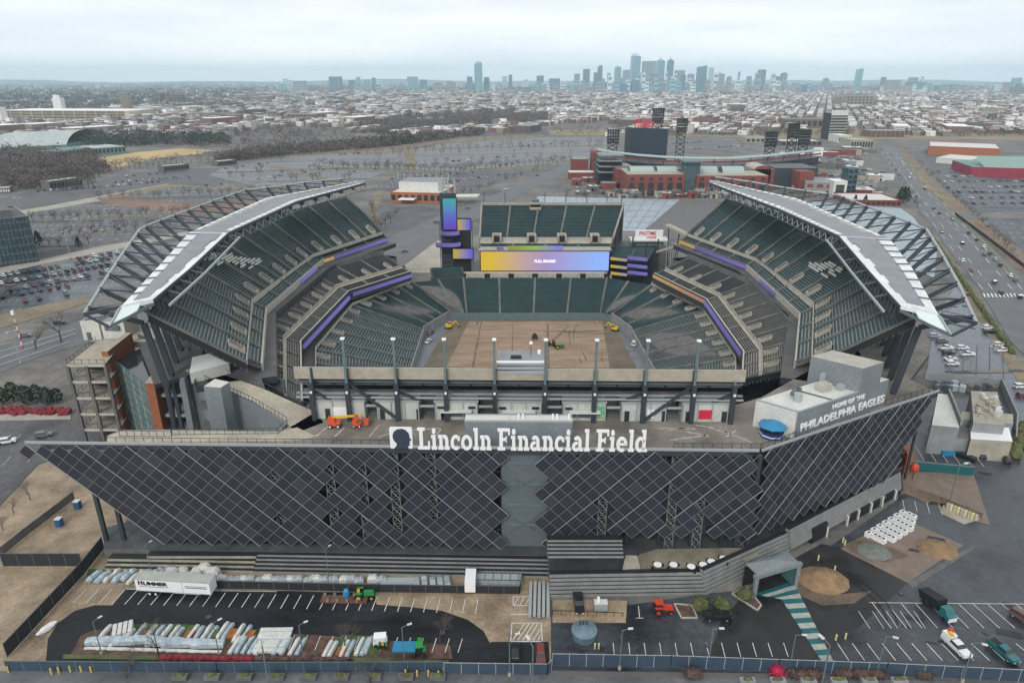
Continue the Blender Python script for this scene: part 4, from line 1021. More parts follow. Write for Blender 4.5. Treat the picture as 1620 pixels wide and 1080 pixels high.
# dark service bay right of the fins and grey wall beyond
mb = MB()
h0, h1 = P(250,600,26.5), P(276,598,26.5)
for z in (9, 15, 21, 26): mb.prism([v3(g0,0)+V(2,1,0), V(h1.x+1, g0.y+1, 0), V(h1.x+1, g0.y+14, 0), v3(g0,0)+V(2,14,0)], z-.7, z, 'concrete_grey')
mb.wall(V(g0.x+2, g0.y+9, 0), V(h1.x+1, g0.y+9, 0), 0, 26, .4, 'black')
mb.beam(V(h1.x+1.5, g0.y+.8, 0), V(h1.x+1.5, g0.y+.8, 26.3), 1.6, 1.6, 'grey_panel')
mb.wall(V(h1.x+2, g0.y+8, 0), V(h1.x+28, g0.y+2, 0), 0, 25, .4, 'steel_mid')
mb.part('service_bay', stadium)
# white sheds at the top of the stair tower
mb = MB()
a, b = P(133,538,26.5), P(200,534,26.5)
mb.prism([a, lerp(a,b,.42), lerp(a,b,.42)+V(0,8,0), a+V(0,8,0)], 26.5, 32.6, 'white_panel', top='roof_grey'); mb.prism([lerp(a,b,.47), b, b+V(0,8,0), lerp(a,b,.47)+V(0,8,0)], 26.5, 32.0, 'white_panel', top='roof_grey')
mb.box(lerp(a,b,.14)+V(0,-.05,0), (1.2,.15,2.4), 'steel_mid'); mb.box(lerp(a,b,.7)+V(0,-.1,2.6), (4.6,.5,1.6), 'steel_mid'); mb.prism([q[3]+V(-2,0,0), q[2]+V(12,0,0), b+V(6,9,0), a+V(-2,9,0)], 24.6, 26.46, 'concrete_dark', top='concrete')
mb.part('rooftop_shed', stadium)
# ================================================================ SOLAR FACADE
mat('solar_a', (0.023,0.028,0.040), 0.35, spec=0.35)
mat('solar_d', (0.046,0.047,0.056), 0.45, spec=0.3)
mat('solar_b', (0.029,0.032,0.045), 0.4, spec=0.35)
mat('solar_c', (0.033,0.030,0.040), 0.4, spec=0.35)
mat('rail_back', (0.085,0.088,0.096), 0.6)
mat('rail', (0.15,0.157,0.165), 0.5)
mat('rail_pale', (0.33,0.34,0.35), 0.5)
mat('gap_panel', (0.11,0.13,0.145), 0.6, 0.05, 0.3)
ZT = 27.6; HD = 1.80
def proj(p):
    """photo pixel of a world point (used only to decide which lattice cells exist)"""
    x, y, z = p.x, p.y, p.z-H; dep = y*math.cos(PITCH)-z*math.sin(PITCH); up = y*math.sin(PITCH)+z*math.cos(PITCH)
    return 810+F*x/dep, 540-F*up/dep
wall_root = stadium
cells = []
def facade(A, B, keep, long_dir, off=0.0):
    e = (B-A); e.z = 0; Lf = e.length; e.normalize(); n = V(e.y, -e.x, 0)    # outward (towards the camera)
    rails = MB(); rows = 13
    def pt(u, z, o=0.0): return V(A.x, A.y, 0)+e*u+n*o+V(0,0,z)
    good = {}
    for i in range(-2, int(Lf/HD)+3):
        for j in range(rows+1):
            if (i+j) % 2: continue
            u, z = off+i*HD, ZT-HD*(j+1)
            c = pt(u, z); px, py = proj(c)
            if keep(u, z, Lf, px, py, i, j): good[(i, j)] = (u, z)
    # rails along both diagonals, wherever a cell touches
    seg = set()
    for (i, j), (u, z) in good.items():
        L0, R0, T0, B0 = (i-1, j), (i+1, j), (i, j-1), (i, j+1)
        for a, b in ((L0,T0),(T0,R0),(L0,B0),(B0,R0)): seg.add((a, b))
    for a, b in seg:
        (ai, aj), (bi, bj) = a, b
        p, q = pt(off+ai*HD, ZT-HD*(aj+1), .12), pt(off+bi*HD, ZT-HD*(bj+1), .12)
        down = bj > aj           # "\" segment
        main = down == (long_dir > 0)
        key = (ai-aj) if down else (ai+aj)
        pale = main and (key//2) % 3 == 0
        rails.beam(p, q, .13 if pale else (.12 if main else .10), .12, 'rail_pale' if pale else 'rail')
    for (i, j), (u, z) in good.items():
        # three modules per cell, long side along the main diagonal
        s = HD*.965; d1 = V(1,0,-1)*long_dir if False else None
        a1 = (1, -1) if long_dir > 0 else (1, 1); a2 = (1, 1) if long_dir > 0 else (-1, 1)
        mb = MB(); rr = random.Random(i*31+j*7+int(A.x)); m = 'solar_'+rr.choice('aaabbcd')
        tilt = 0.0
        for k in (-1, 0, 1):
            cu, cz = a2[0]*k*s*.333*1.0, a2[1]*k*s*.333*1.0; hl, hw = s*.485, s*.5*.285
            P4 = []
            for x, y in ((-1,-1),(1,-1),(1,1),(-1,1)):
                uu = cu+a1[0]*hl*x+a2[0]*hw*y; zz = cz+a1[1]*hl*x+a2[1]*hw*y; P4.append((u+uu, z+zz))
            back = [pt(a, b, .06) for a, b in P4]; frnt = [pt(a, b, .11) for a, b in P4]
            mb.hexa(back+frnt, m)
        q_ = s*.99; mb.poly([pt(u-q_, z, .05), pt(u, z-q_, .05), pt(u+q_, z, .05), pt(u, z+q_, .05)], 'rail_back')
        px, py = proj(pt(u, z)); cells.append((pt(u, z).y, mb))
    return rails, pt, Lf
gaps = ((437,735,848),(523,728,842),(575,722,850),(628,712,845),(683,705,845),(955,728,855),(1062,715,852),(1113,715,852))
def keepA(u, z, Lf, px, py, i, j):
    if z < 3.4: return False
    if u < (ZT-z)*1.06-2.0: return False
    if px > 1196: return False
    if 797+(3 if j % 4 < 2 else -6) < px < 852+(-3 if j % 4 < 2 else 8): return False
    if px > 968 and z < 6.5: return False
    if px > 1120 and z < 7.5: return False
    rr = random.Random(i*17+j*5)
    for gx, y0, y1 in gaps:
        if abs(px-gx) < 9 and y0 < py < y1 and rr.random() < .62: return False
    return True
# left of the gap the long rails fall to the right, right of it to the left
kL = lambda u, z, Lf, px, py, i, j: keepA(u, z, Lf, px, py, i, j) and px < 826
kR = lambda u, z, Lf, px, py, i, j: keepA(u, z, Lf, px, py, i, j) and px > 826
r1, ptA, LA = facade(FA, FB, kL, 1); r2, ptA, LA = facade(FA, FB, kR, -1)
def keepB(u, z, Lf, px, py, i, j):
    if u < 3.0 or u > Lf-.5: return False
    if z < 6.2: return False
    return u < Lf-2-(ZT-z)*0.55
r3, ptB, LB_ = facade(FB, FC, keepB, -1)
for r in (r1, r2, r3): r.part('panel_rails', stadium)
cells.sort(key=lambda c: c[0])
rest = MB()
for k, (y, mb) in enumerate(cells):
    if k < 100: mb.part('solar_panel', stadium)
    else:
        o = len(rest.v); rest.v += mb.v; rest.f += [tuple(a+o for a in f) for f in mb.f]; rest.m += [rest.mi(mb.mats[q]) for q in mb.m]
rest.part('solar_panels', stadium, kind='stuff')
# frame behind: top beam, verticals, lattice, walls
mb = MB()
mb.beam(FA+V(0,0,.1), FB+V(0,0,.1), .35, .5, 'rail_pale'); mb.beam(FB+V(.6,0,.1), FC+V(0,0,.1), .35, .5, 'rail_pale')
mb.beam(ptA(3,26.9,-.4), ptA(LA-2,26.9,-.4), .4, 1.0, 'steel_dark'); mb.beam(ptB(3,26.9,-.4), ptB(LB_-1,26.9,-.4), .4, 1.0, 'steel_dark')
mb.part('top_beam', stadium)
mb = MB()
for gx, y0, y1 in gaps:
    u = min(range(0, int(LA)), key=lambda q: abs(proj(ptA(q, 15))[0]-gx))
    mb = MB()
    for du in (-.9, .9): mb.beam(ptA(u+du, 2, -.9), ptA(u+du, 27, -.9), .22, .22, 'rail')
    for k in range(12): 
        z = 2+k*2.08; mb.beam(ptA(u-.9,z,-.9), ptA(u+.9,z+2.08,-.9), .12, .12, 'rail'); mb.beam(ptA(u+.9,z,-.9), ptA(u-.9,z+2.08,-.9), .12, .12, 'rail_pale'); mb.beam(ptA(u-.9,z,-.9), ptA(u+.9,z,-.9), .12,.12,'rail')
    mb.part('lattice_post', stadium)
mb = MB()
for u in range(24, int(LA), 7):
    mb.beam(ptA(u, 2, -2.2), ptA(u, 26.5, -2.2), .5, .5, 'steel_dark'); mb.beam(ptA(u, 26, -2.2), ptA(u, 26.9, -.3), .3, .3, 'steel_dark')
for z in (6, 11, 16, 21): mb.beam(ptA(20,z,-2.2), ptA(LA,z,-2.2), .3, .5, 'steel_dark'); mb.beam(ptB(1,z,-2.2), ptB(LB_-4,z,-2.2), .3, .5, 'steel_dark')
for u in range(4, int(LB_), 7): mb.beam(ptB(u, 2, -2.2), ptB(u, 26.5, -2.2), .5, .5, 'steel_dark')
for (px) in (170, 198): 
    q = P(px, 858, 1.5); mb.beam(v3(q,0), v3(q,25), .8, .8, 'steel_dark'); 
mb.part('facade_frame', stadium)
mb = MB(); ug = min(range(0, int(LA)), key=lambda q: abs(proj(ptA(q, 15))[0]-827))
mb.hexa([ptA(ug-5,2,-1.6), ptA(ug+5,2,-1.6), ptA(ug+5,2,-1.2), ptA(ug-5,2,-1.2), ptA(ug-5,27,-1.6), ptA(ug+5,27,-1.6), ptA(ug+5,27,-1.2), ptA(ug-5,27,-1.2)], 'gap_panel')
for z in (8.2, 13.4, 18.6, 23.8): mb.beam(ptA(ug-4,z,-1.1), ptA(ug+4,z,-1.1), .3, .35, 'steel_teal')
for z in (8.2, 18.6): mb.beam(ptA(ug-2.2,z-1.3,-1.05), ptA(ug+2.2,z+1.3,-1.05), .3, .3, 'steel_mid'); mb.beam(ptA(ug-2.2,z+1.3,-1.05), ptA(ug+2.2,z-1.3,-1.05), .3, .3, 'steel_mid')
mb.part('gap_wall', stadium)
mb = MB()   # deep vertical column where the wall turns
for du, dn in ((-1.6,-.3),(1.0,-.3),(-.3,-2)): mb.beam(ptA(LA+du-.5, 2, dn), ptA(LA+du-.5, 26.8, dn), .7, .7, 'steel_dark')
for k in range(8): z = 3+k*3; mb.beam(ptA(LA-2,z,-.3), ptA(LA+.5,z+3,-.3), .15, .15, 'rail'); mb.beam(ptA(LA+.5,z,-.3), ptA(LA-2,z+3,-.3), .15, .15, 'rail')
mb.part('corner_column', stadium)
# building mass behind the facade
mb = MB()
back = lambda p, d: V(p.x, p.y+d, 0)
l0 = ptA(26, 0, -6); l1 = ptA(LA-.5, 0, -6); r1_ = ptB(LB_-6, 0, -5)
for z0, z1 in ((2, 24.8),):
    mb.prism([l0, ptA(150,0,-6), ptA(150,0,-18), l0+V(0,12,0)], z0, z1, 'steel_wall') if 'steel_wall' in M else None
mat('steel_wall', (0.055,0.062,0.07), 0.7, 0.2, 0.3)
mb.prism([ptA(24,0,-5), ptA(56,0,-5), ptA(56,0,-9), ptA(24,0,-9)], 1.5, 12.7, 'steel_wall')
mb.prism([ptA(55,0,-6), l1, l1+V(0,14,0), ptA(55,0,-20)], 1.5, 24.7, 'steel_wall')
mb.prism([l1+V(.3,0,0), r1_, r1_+V(-4,18,0), l1+V(.3,14,0)], 1.5, 24.7, 'steel_wall')
for k in range(14): u = 58+k*7; mb.box(ptA(u,0,-6)+V(0,-.1,2), (3.2,.3,3), 'dark_glass' if k % 3 else 'glass_green')
mb.part('south_block', stadium)
mb = MB()
for k in range(5):
    z = 5+4.4*k; mb.hexa([ptA(24,z,-6), ptA(55,z,-6), ptA(55,z,-2.6), ptA(24,z,-2.6), ptA(24,z+.5,-6), ptA(55,z+.5,-6), ptA(55,z+.5,-2.6), ptA(24,z+.5,-2.6)], 'concrete_dark')
mb.part('access_ramps', stadium)
# ---- stadium name in slab-serif capitals and small letters
def glyph(ch):
    """list of convex outlines in cap-height units, and the advance"""
    q = []
    def r(x0, y0, x1, y1): q.append([(x0,y0),(x1,y0),(x1,y1),(x0,y1)])
    def arc(cx, cy, rx, ry, w, a0, a1, n=10, wv=None):
        wv = wv or w*.62
        for k in range(n):
            t0, t1 = R(a0+(a1-a0)*k/n), R(a0+(a1-a0)*(k+1)/n)
            o = [(cx+rx*math.cos(t), cy+ry*math.sin(t)) for t in (t0, t1)]; i_ = [(cx+(rx-w)*math.cos(t), cy+(ry-wv)*math.sin(t)) for t in (t0, t1)]
            q.append([i_[0], o[0], o[1], i_[1]])
    X = .66; s = .20; b = .115
    if ch == 'L': r(.0,0,.78,b); r(.12,b,.34,1-b); r(0,1-b,.48,1); r(.66,b,.78,.36); return q, .88
    if ch == 'F': r(.12,b,.34,1-b); r(0,0,.50,b); r(0,1-b,.80,1); r(.68,.72,.80,1-b); r(.34,.45,.60,.56); r(.53,.38,.61,.63); return q, .86
    if ch == 'i': r(.08,b,.08+s,X-b); r(0,0,.36,b); r(0,X-b,.08+s,X); arc(.18,.86,.125,.125,.124,0,360,10,.124); return q, .44
    if ch == 'l': r(.08,b,.08+s,1-b); r(0,0,.36,b); r(0,1-b,.08+s,1); return q, .43
    if ch == 'n': r(.08,b,.08+s,X-b); r(0,0,.35,b); r(0,X-b,.08+s,X); arc(.40,.42,.26,.25,s,0,115,8,.15); r(.46,b,.66,.42); r(.40,0,.74,b); return q, .80
    if ch == 'c': arc(.34,.33,.34,.345,s,48,312,14); r(.46,.42,.60,.60); return q, .68
    if ch == 'o': arc(.36,.33,.36,.345,s,0,360,18); return q, .80
    if ch == 'e': arc(.35,.33,.35,.345,s,0,305,16); r(.16,.29,.69,.375); return q, .77
    if ch == 'a': arc(.33,.44,.27,.235,s,0,150,9,.13); r(.40,b,.60,.44); r(.44,0,.72,b); arc(.26,.20,.26,.215,.18,60,330,12,.12); return q, .78
    if ch == 'd': arc(.33,.33,.33,.345,s,25,335,14); r(.46,b,.66,1-b); r(.38,1-b,.66,1); r(.50,0,.78,b); return q, .86
    return q, .32
lp = []; x = 0
for ch in 'Lincoln Financial Field':
    g_, adv = glyph(ch); lp.append((x, g_)); x += adv
total = x
sgn = MB()
X0, X1 = proj_u = [min((q/10 for q in range(0, int(LA*10))), key=lambda q: abs(proj(ptA(q, 29.5, .3))[0]-gx)) for gx in (661, 1026)]
sc = (X1-X0)/total; cap = 5.0
for k, (x, g_) in enumerate(lp):
    if not g_: continue
    mb = MB()
    for o in g_:
        a = [ptA(X0+(x+p)*sc, 27.75+w_*cap, .15) for p, w_ in o]; b = [ptA(X0+(x+p)*sc, 27.75+w_*cap, .55) for p, w_ in o]
        if len(o) == 4: mb.hexa(a+b, 'white_bright')
    mb.part('sign_letter', stadium)
mb = MB()
for k in range(24): u = lerp(X0, X1, k/23); mb.beam(ptA(u,27.6,.0), ptA(u,31,-.1), .12, .12, 'rail')
mb.beam(ptA(X0,28.0,0), ptA(X1,28.0,0), .25, .4, 'steel_dark'); mb.part('sign_supports', stadium)
# square emblem: white plate with a dark profile
u0, u1 = [min((q/10 for q in range(0, int(LA*10))), key=lambda q: abs(proj(ptA(q, 29.5, .3))[0]-gx)) for gx in (617, 653)]
def plate(pts, o0, o1, m, mb):
    a = [ptA(lerp(u0,u1,x), 27.9+y*4.9, o0) for x, y in pts]; b = [ptA(lerp(u0,u1,x), 27.9+y*4.9, o1) for x, y in pts]; n = len(pts)
    mb.poly(list(reversed(a)), m); mb.poly(b, m)
    for k in range(n): mb.poly([a[k], a[(k+1)%n], b[(k+1)%n], b[k]], m)
mb = MB(); plate([(.04,0),(.96,0),(1,.05),(1,.95),(.96,1),(.04,1),(0,.95),(0,.05)], .1, .5, 'white_bright', mb); em = mb.part('emblem_plate', stadium)
mat('emblem_navy', (0.035,0.045,0.075), 0.5)
mb = MB(); plate([(.16,.0),(.84,.0),(.80,.07),(.76,.13),(.86,.15),(.88,.20),(.84,.24),(.89,.30),(.86,.36),(.95,.43),(.87,.56),(.88,.64),(.84,.76),(.72,.90),(.55,.96),(.36,.93),(.22,.84),(.14,.68),(.14,.50),(.20,.36),(.30,.26),(.28,.14)], .5, .62, 'emblem_navy', mb); mb.part('emblem_profile', em)
# sloping grey walls and terrace below
# ================================================================ VEHICLES (local frame: +x forward, base at the origin)
def prof(mb, pts, w0, w1, m, y=0.0, glass=None):
    """side outline (x,z) extruded across the width; w0 bottom width, w1 top width"""
    zs = [p[1] for p in pts]; lo, hi = min(zs), max(zs); n = len(pts)
    L_ = [(x, y-(lerp(w0, w1, (z-lo)/(hi-lo+1e-6)))/2, z) for x, z in pts]; R_ = [(x, y+(lerp(w0, w1, (z-lo)/(hi-lo+1e-6)))/2, z) for x, z in pts]
    mb.poly(L_, m); mb.poly(list(reversed(R_)), m)
    for k in range(n): mb.poly([L_[(k+1)%n], L_[k], R_[k], R_[(k+1)%n]], m)
PAINTS = {'white': (0.72,0.73,0.74), 'silver': (0.36,0.38,0.40), 'grey': (0.13,0.14,0.15), 'black': (0.012,0.013,0.016), 'red': (0.17,0.018,0.02), 'blue': (0.03,0.06,0.17), 'maroon': (0.14,0.02,0.03), 'teal': (0.01,0.13,0.14), 'brown': (0.14,0.07,0.05)}
for n_, c_ in PAINTS.items(): mat('paint_'+n_, c_, 0.28, spec=0.5, coat=0.4)
CARP = {}
def car_parts(kind, paint):
    """body, windows and wheels meshes, cached"""
    key = (kind, paint)
    if key in CARP: return CARP[key]
    m = 'paint_'+paint; b, g, w = MB(), MB(), MB()
    if kind == 'sedan':
        Ln = 4.7
        prof(b, [(-2.35,.32),(2.3,.32),(2.38,.55),(2.2,.80),(1.1,.92),(-1.5,.98),(-2.25,.95),(-2.38,.62)], 1.78, 1.62, m)
        prof(g, [(1.05,.92),(.35,1.36),(-.85,1.38),(-1.65,.98)], 1.56, 1.22, 'dark_glass'); prof(b, [(.32,1.34),(.25,1.44),(-.75,1.45),(-.88,1.36)], 1.26, 1.16, m)
    elif kind == 'suv':
        Ln = 4.8
        prof(b, [(-2.35,.35),(2.3,.35),(2.38,.65),(2.2,1.0),(1.15,1.08),(-2.3,1.12),(-2.4,.7)], 1.88, 1.74, m)
        prof(g, [(1.1,1.08),(.5,1.56),(-2.0,1.60),(-2.3,1.12)], 1.68, 1.38, 'dark_glass'); prof(b, [(.48,1.55),(.3,1.72),(-1.9,1.74),(-2.05,1.58)], 1.42, 1.30, m)
    else:
        Ln = 5.6
        prof(b, [(-2.8,.45),(2.7,.45),(2.8,.8),(2.65,1.12),(1.2,1.2),(-2.8,1.2)], 1.95, 1.88, m)
        prof(g, [(1.25,1.2),(.75,1.70),(-.65,1.74),(-.9,1.2)], 1.74, 1.46, 'dark_glass'); prof(b, [(.72,1.68),(.6,1.84),(-.55,1.86),(-.7,1.72)], 1.50, 1.40, m)
        b.box((-1.85,0,1.21), (1.7,1.5,.02), 'black')
        for q in (-.85,.85): b.box((-1.85,q,1.2), (1.9,.12,.14), m)
    for s in (-1, 1):
        for x in (-Ln*.30, Ln*.31): w.cyl((x, s*.72, .34), (x, s*.95, .34), .35, .35, 'tyre', 10)
    lt = MB()
    for s in (-1,1): lt.box((Ln/2-.02, s*.62, .62), (.12,.34,.16), 'white_bright'); lt.box((-Ln/2+.02, s*.66, .72), (.12,.26,.18), 'red_paint')
    one = MB()
    for q in (b, g, w):
        o = len(one.v); one.v += q.v; one.f += [tuple(a+o for a in f) for f in q.f]; one.m += [one.mi(q.mats[a]) for a in q.m]
    wh = MB(); wh.cyl((0,-.12,0),(0,.12,0),.35,.35,'tyre',12); wh.cyl((0,-.13,0),(0,-.125,0),.2,.2,'steel_pale',8); wh.cyl((0,.125,0),(0,.13,0),.2,.2,'steel_pale',8)
    hl, tl = MB(), MB(); hl.box((0,0,-.08),(.12,.34,.16),'white_bright'); tl.box((0,0,-.09),(.12,.26,.18),'red_paint')
    CARP[key] = (b.mesh('body'), g.mesh('windows'), wh.mesh('wheel'), hl.mesh('headlight'), tl.mesh('tail_light'), one.mesh('parked_car'), Ln); return CARP[key]
def add_car(kind, paint, loc, rz, label, group=None, detail=True, cat=None):
    body, glass, wheel, hl, tl, one, Ln = car_parts(kind, paint)
    nm = {'sedan':'parked_car','suv':'parked_car','pickup':'pickup_truck'}[kind]
    if not detail:     # too small in the picture to show its parts
        r = bpy.data.objects.new(nm, one); COL.objects.link(r); r.location = loc; r.rotation_euler = (0,0,rz); return tag(r, label, cat or {'pickup':'pickup truck'}.get(kind, 'car'), group)
    r = thing(nm, label, cat or {'pickup':'pickup truck'}.get(kind, 'car'), loc, rz, group)
    ps = [('body', body, (0,0,0)), ('windows', glass, (0,0,0))]
    for s in (-1, 1): ps += [('wheel', wheel, (-Ln*.30, s*.84, .35)), ('wheel', wheel, (Ln*.31, s*.84, .35)), ('headlight', hl, (Ln/2-.02, s*.62, .70)), ('tail_light', tl, (-Ln/2+.02, s*.66, .81))]
    for n_, me, lc in ps: o = bpy.data.objects.new(n_, me); COL.objects.link(o); o.parent = r; o.location = lc
    return r
def zg(p, z=.16): return v3(p, z)
def yaw(x0, y0, x1, y1, z=0.0):
    a, b = P(x0,y0,z), P(x1,y1,z); return math.atan2(b.y-a.y, b.x-a.x)
# ================================================================ THINGS ON THE FORECOURT
ZG = .14
# box trailer
a, b = P(219,941,ZG), P(336,948,ZG); rz = math.atan2(b.y-a.y, b.x-a.x); c = lerp(a, b, .5)+V(0,1.3,0); Lt = (b-a).length
t = thing('box_trailer', 'long white box trailer lettered in black, parked alone on the black asphalt loop', 'trailer', (c.x, c.y, ZG), rz)
def loc_part(mb, name, parent): 
    me = mb.mesh(name); o = bpy.data.objects.new(name, me); COL.objects.link(o); o.parent = parent; return o
mb = MB(); mb.box((0,0,1.25), (Lt,2.6,2.85), 'white_bright', top='trailer_top') if 'trailer_top' in M else None
mat('trailer_top', (0.42,0.42,0.38), 0.7, 0.08, 0.5)
if not mb.v: mb.box((0,0,1.25), (Lt,2.6,2.85), 'white_bright', top='trailer_top')
mb.box((Lt*.17,0,.95), (Lt*.34,2.3,.3), 'white_bright')
for q in (-1,1): mb.box((0,q*1.31,4.05), (Lt+.05,.06,.12), 'steel_pale'); mb.box((0,q*1.31,1.22), (Lt+.05,.06,.14), 'steel_pale')
mb.box((-Lt*.0+2.1,-1.32,1.3), (.08,.04,2.7), 'steel_pale'); body = loc_part(mb, 'box_body', t)
for x in (-Lt/2+2.6, -Lt/2+3.9):
    for s in (-1,1): mb = MB(); mb.cyl((x,s*.95,.5), (x,s*1.25,.5), .5, .5, 'tyre', 14); mb.cyl((x,s*1.26,.5), (x,s*1.28,.5), .26,.26,'white_bright',10); loc_part(mb, 'wheel', t)
mb = MB(); mb.box((-Lt/2+3.2,0,.8), (3.4,1.9,.4), 'steel_dark'); loc_part(mb, 'bogie', t)
for s in (-.7,.7): mb = MB(); mb.box((Lt/2-2.8,s,0), (.15,.15,1.2), 'steel_mid'); loc_part(mb, 'landing_leg', t)
def text_local(body_, parent, loc, w, h, m, ext=.02, bold=.02, rz_=0.0, name='lettering', rx=math.pi/2):
    c_ = bpy.data.curves.new(name, 'FONT'); c_.body = body_; c_.size = 1; c_.extrude = ext; c_.offset = bold
    o = bpy.data.objects.new(name, c_); COL.objects.link(o); dg = bpy.context.evaluated_depsgraph_get(); me = bpy.data.meshes.new_from_object(o.evaluated_get(dg)); bpy.data.objects.remove(o)
    xs = [v.co.x for v in me.vertices]; ys = [v.co.y for v in me.vertices]; x0 = min(xs); y0 = min(ys)
    me.transform(Matrix.Rotation(rz_,4,'Z') @ Matrix.Rotation(rx,4,'X') @ Matrix.Diagonal((w/(max(xs)-x0), h/(max(ys)-y0), 1, 1)) @ Matrix.Translation((-x0,-y0,0)))
    me.materials.clear(); me.materials.append(M[m]); o = bpy.data.objects.new(name, me); COL.objects.link(o); o.parent = parent; o.location = loc; return o
text_local('H', t, (-Lt/2+.7,-1.33,2.75), .95, 1.15, 'black', bold=.05); text_local('UMMER', t, (-Lt/2+1.8,-1.33,2.75), 5.2, .92, 'black', bold=.05)
mb = MB(); mb.box((-Lt/2+3.9,-1.32,2.35),(6.2,.03,.12),'steel_mid'); mb.box((5.0,-1.32,3.0),(4.6,.03,.12),'steel_mid'); mb.box((5.0,-1.32,2.6),(4.6,.03,.2),'steel_mid'); loc_part(mb, 'painted_lines', t)
# white wrapped stacks behind the trailer
mat('wrap_white', (0.60,0.61,0.58), 0.5, 0.1, 1.5); mat('wrap_grey', (0.36,0.40,0.42), 0.45, 0.2, 1.5); mat('wrap_blue', (0.38,0.46,0.50), 0.4, 0.2, 1.2); mat('crate_wood', (0.20,0.13,0.07), 0.8, 0.3, 2)
def bundle_mesh(m, Lb, wb, hb, sag=.1, seed=0, base='concrete_dark'):
    mb = MB(); rr = random.Random(seed); n = 5
    sec = lambda x, k: [(x,-wb/2,.1),(x,wb/2,.1),(x,wb/2*(1-.1),hb*.7*k),(x,wb*.28,hb*k),(x,-wb*.28,hb*k),(x,-wb/2*(1-.1),hb*.7*k)]
    ss = [sec(-Lb/2+Lb*j/n, .8 if j in (0,n) else 1+rr.uniform(-sag,sag)) for j in range(n+1)]
    for j in range(n):
        for k in range(6): mb.poly([ss[j][k], ss[j][(k+1)%6], ss[j+1][(k+1)%6], ss[j+1][k]], m)
    mb.poly(list(reversed(ss[0])), m); mb.poly(ss[-1], m); mb.box((0,0,0), (Lb*.96,wb*.9,.1), base); return mb
# (kind, material, length, width, height)
ROT = yaw(400,1020,412,1000)
def put(mb, name, label, cat, px, py, rz, group=None, z=ZG):
    c = P(px, py, z); me = mb.mesh(name); o = bpy.data.objects.new(name, me); COL.objects.link(o); o.location = c; o.rotation_euler = (0,0,rz); tag(o, label, cat, group); return o
k = 0
for i, (px, py, l, w, h, m) in enumerate(((273,905,2.6,2.0,2.3,'wrap_white'),(289,900,2.4,1.8,1.6,'wrap_white'),(300,907,2.6,1.8,1.5,'wrap_white'),(313,903,2.2,1.8,2.2,'wrap_white'),(325,899,2.4,1.9,2.6,'wrap_white'),(338,906,2.8,2.2,2.5,'wrap_white'))):
    put(bundle_mesh(m, l, w, h, .05, i), 'wrapped_pallet', '%s white shrink-wrapped pallet from the left behind the long trailer' % nth(i), 'pallet', px, py+8, rz+.1, 'white wrapped pallets behind the trailer')
xs_ = [(150,913,'b'),(163,914,'b'),(178,912,'w'),(190,914,'b'),(204,911,'b'),(214,915,'w'),(228,912,'b'),(245,909,'b'),(256,908,'g')]
for i, (px, py, q) in enumerate(xs_):
    m = {'b':'wrap_blue','w':'wrap_white','g':'wrap_grey'}[q]
    put(bundle_mesh(m, 3.6 if q != 'w' else 4.2, .9 if q == 'w' else 1.3, .9, .2, i+20), 'wrapped_bundle', '%s plastic-wrapped bundle from the left, below the left end of the terrace wall' % nth(i), 'bundle', px, py, ROT-.2, 'bundles under the terrace wall')
gx = [352,362,374,385,396,412,424,437,447,458,472,488,500,512,528,545,556,568,590,604]
for i, px in enumerate(gx):
    put(bundle_mesh('wrap_grey' if i % 3 else 'wrap_white', 2.0, 1.5, 1.5-.2*(i % 2), .12, i+40), 'covered_machine', '%s grey sheeted machine from the left in the row along the dark fence' % nth(i), 'machine', px, 919+(i % 3)-.0, .15*(i % 3), 'sheeted machines along the dark fence')
i = 0
for px, py in ((660,926),(672,924),(685,926),(697,925),(708,924)):
    put(bundle_mesh('wrap_grey', 3.4, 1.5, 1.2, .15, i+70), 'wrapped_bundle', '%s grey wrapped bundle from the left beside the upright white box truck' % nth(i), 'bundle', px, py, ROT+.3, 'bundles by the white truck'); i += 1
mb = MB()
for q in range(5): mb.cyl((-4,q*.55-1.1,.5),(4,q*.55-1.1,.5),.22,.22,'steel_pale',8)
for q in (-3,0,3): mb.box((q,0,0),(.3,3,.28),'crate_wood')
put(mb, 'pipe_stack', 'stack of long pale metal pipes on timber beside the dark fence', 'pipes', 633, 923, 0)
mb = MB()
for q in range(5): mb.box((0,q*.9-1.8,.2*(q%2)), (9.5,.6,.8), 'steel_pale')
put(mb, 'ramp_sections', 'grey corrugated steel ramp sections lying by the tan lane', 'ramp', 853, 950, math.pi/2-.05)
mb = MB(); mb.box((0,0,0), (10.5,2.2,1.3), 'wrap_grey', top='steel_pale'); mb.box((0,-1.05,1.3),(10.5,.1,.2),'steel_mid')
for q in range(6): mb.box((-4.5+1.8*q,0,1.3),(.12,2.2,.12),'steel_mid')
put(mb, 'flat_skip', 'long flat pale steel skip inside the dark fence corner', 'skip', 787, 920, -.03)
# small white truck end on
t = thing('box_truck', 'small white box truck standing end-on at the dark fence', 'truck', P(745,926,ZG), math.pi/2)
mb = MB(); mb.box((-.6,0,.7), (4.4,2.2,2.5), 'white_bright'); loc_part(mb, 'cargo_box', t)
mb = MB(); prof(mb, [(1.7,.5),(3.2,.5),(3.3,1.2),(2.8,2.2),(1.7,2.3)], 2.0, 1.8, 'white_bright'); mb.box((3.0,0,1.5),(.3,1.6,.6),'dark_glass'); loc_part(mb, 'cab', t)
for x in (-1.8,2.4):
    for s in (-1,1): mb = MB(); mb.cyl((x,s*.8,.45),(x,s*1.1,.45),.45,.45,'tyre',10); loc_part(mb, 'wheel', t)
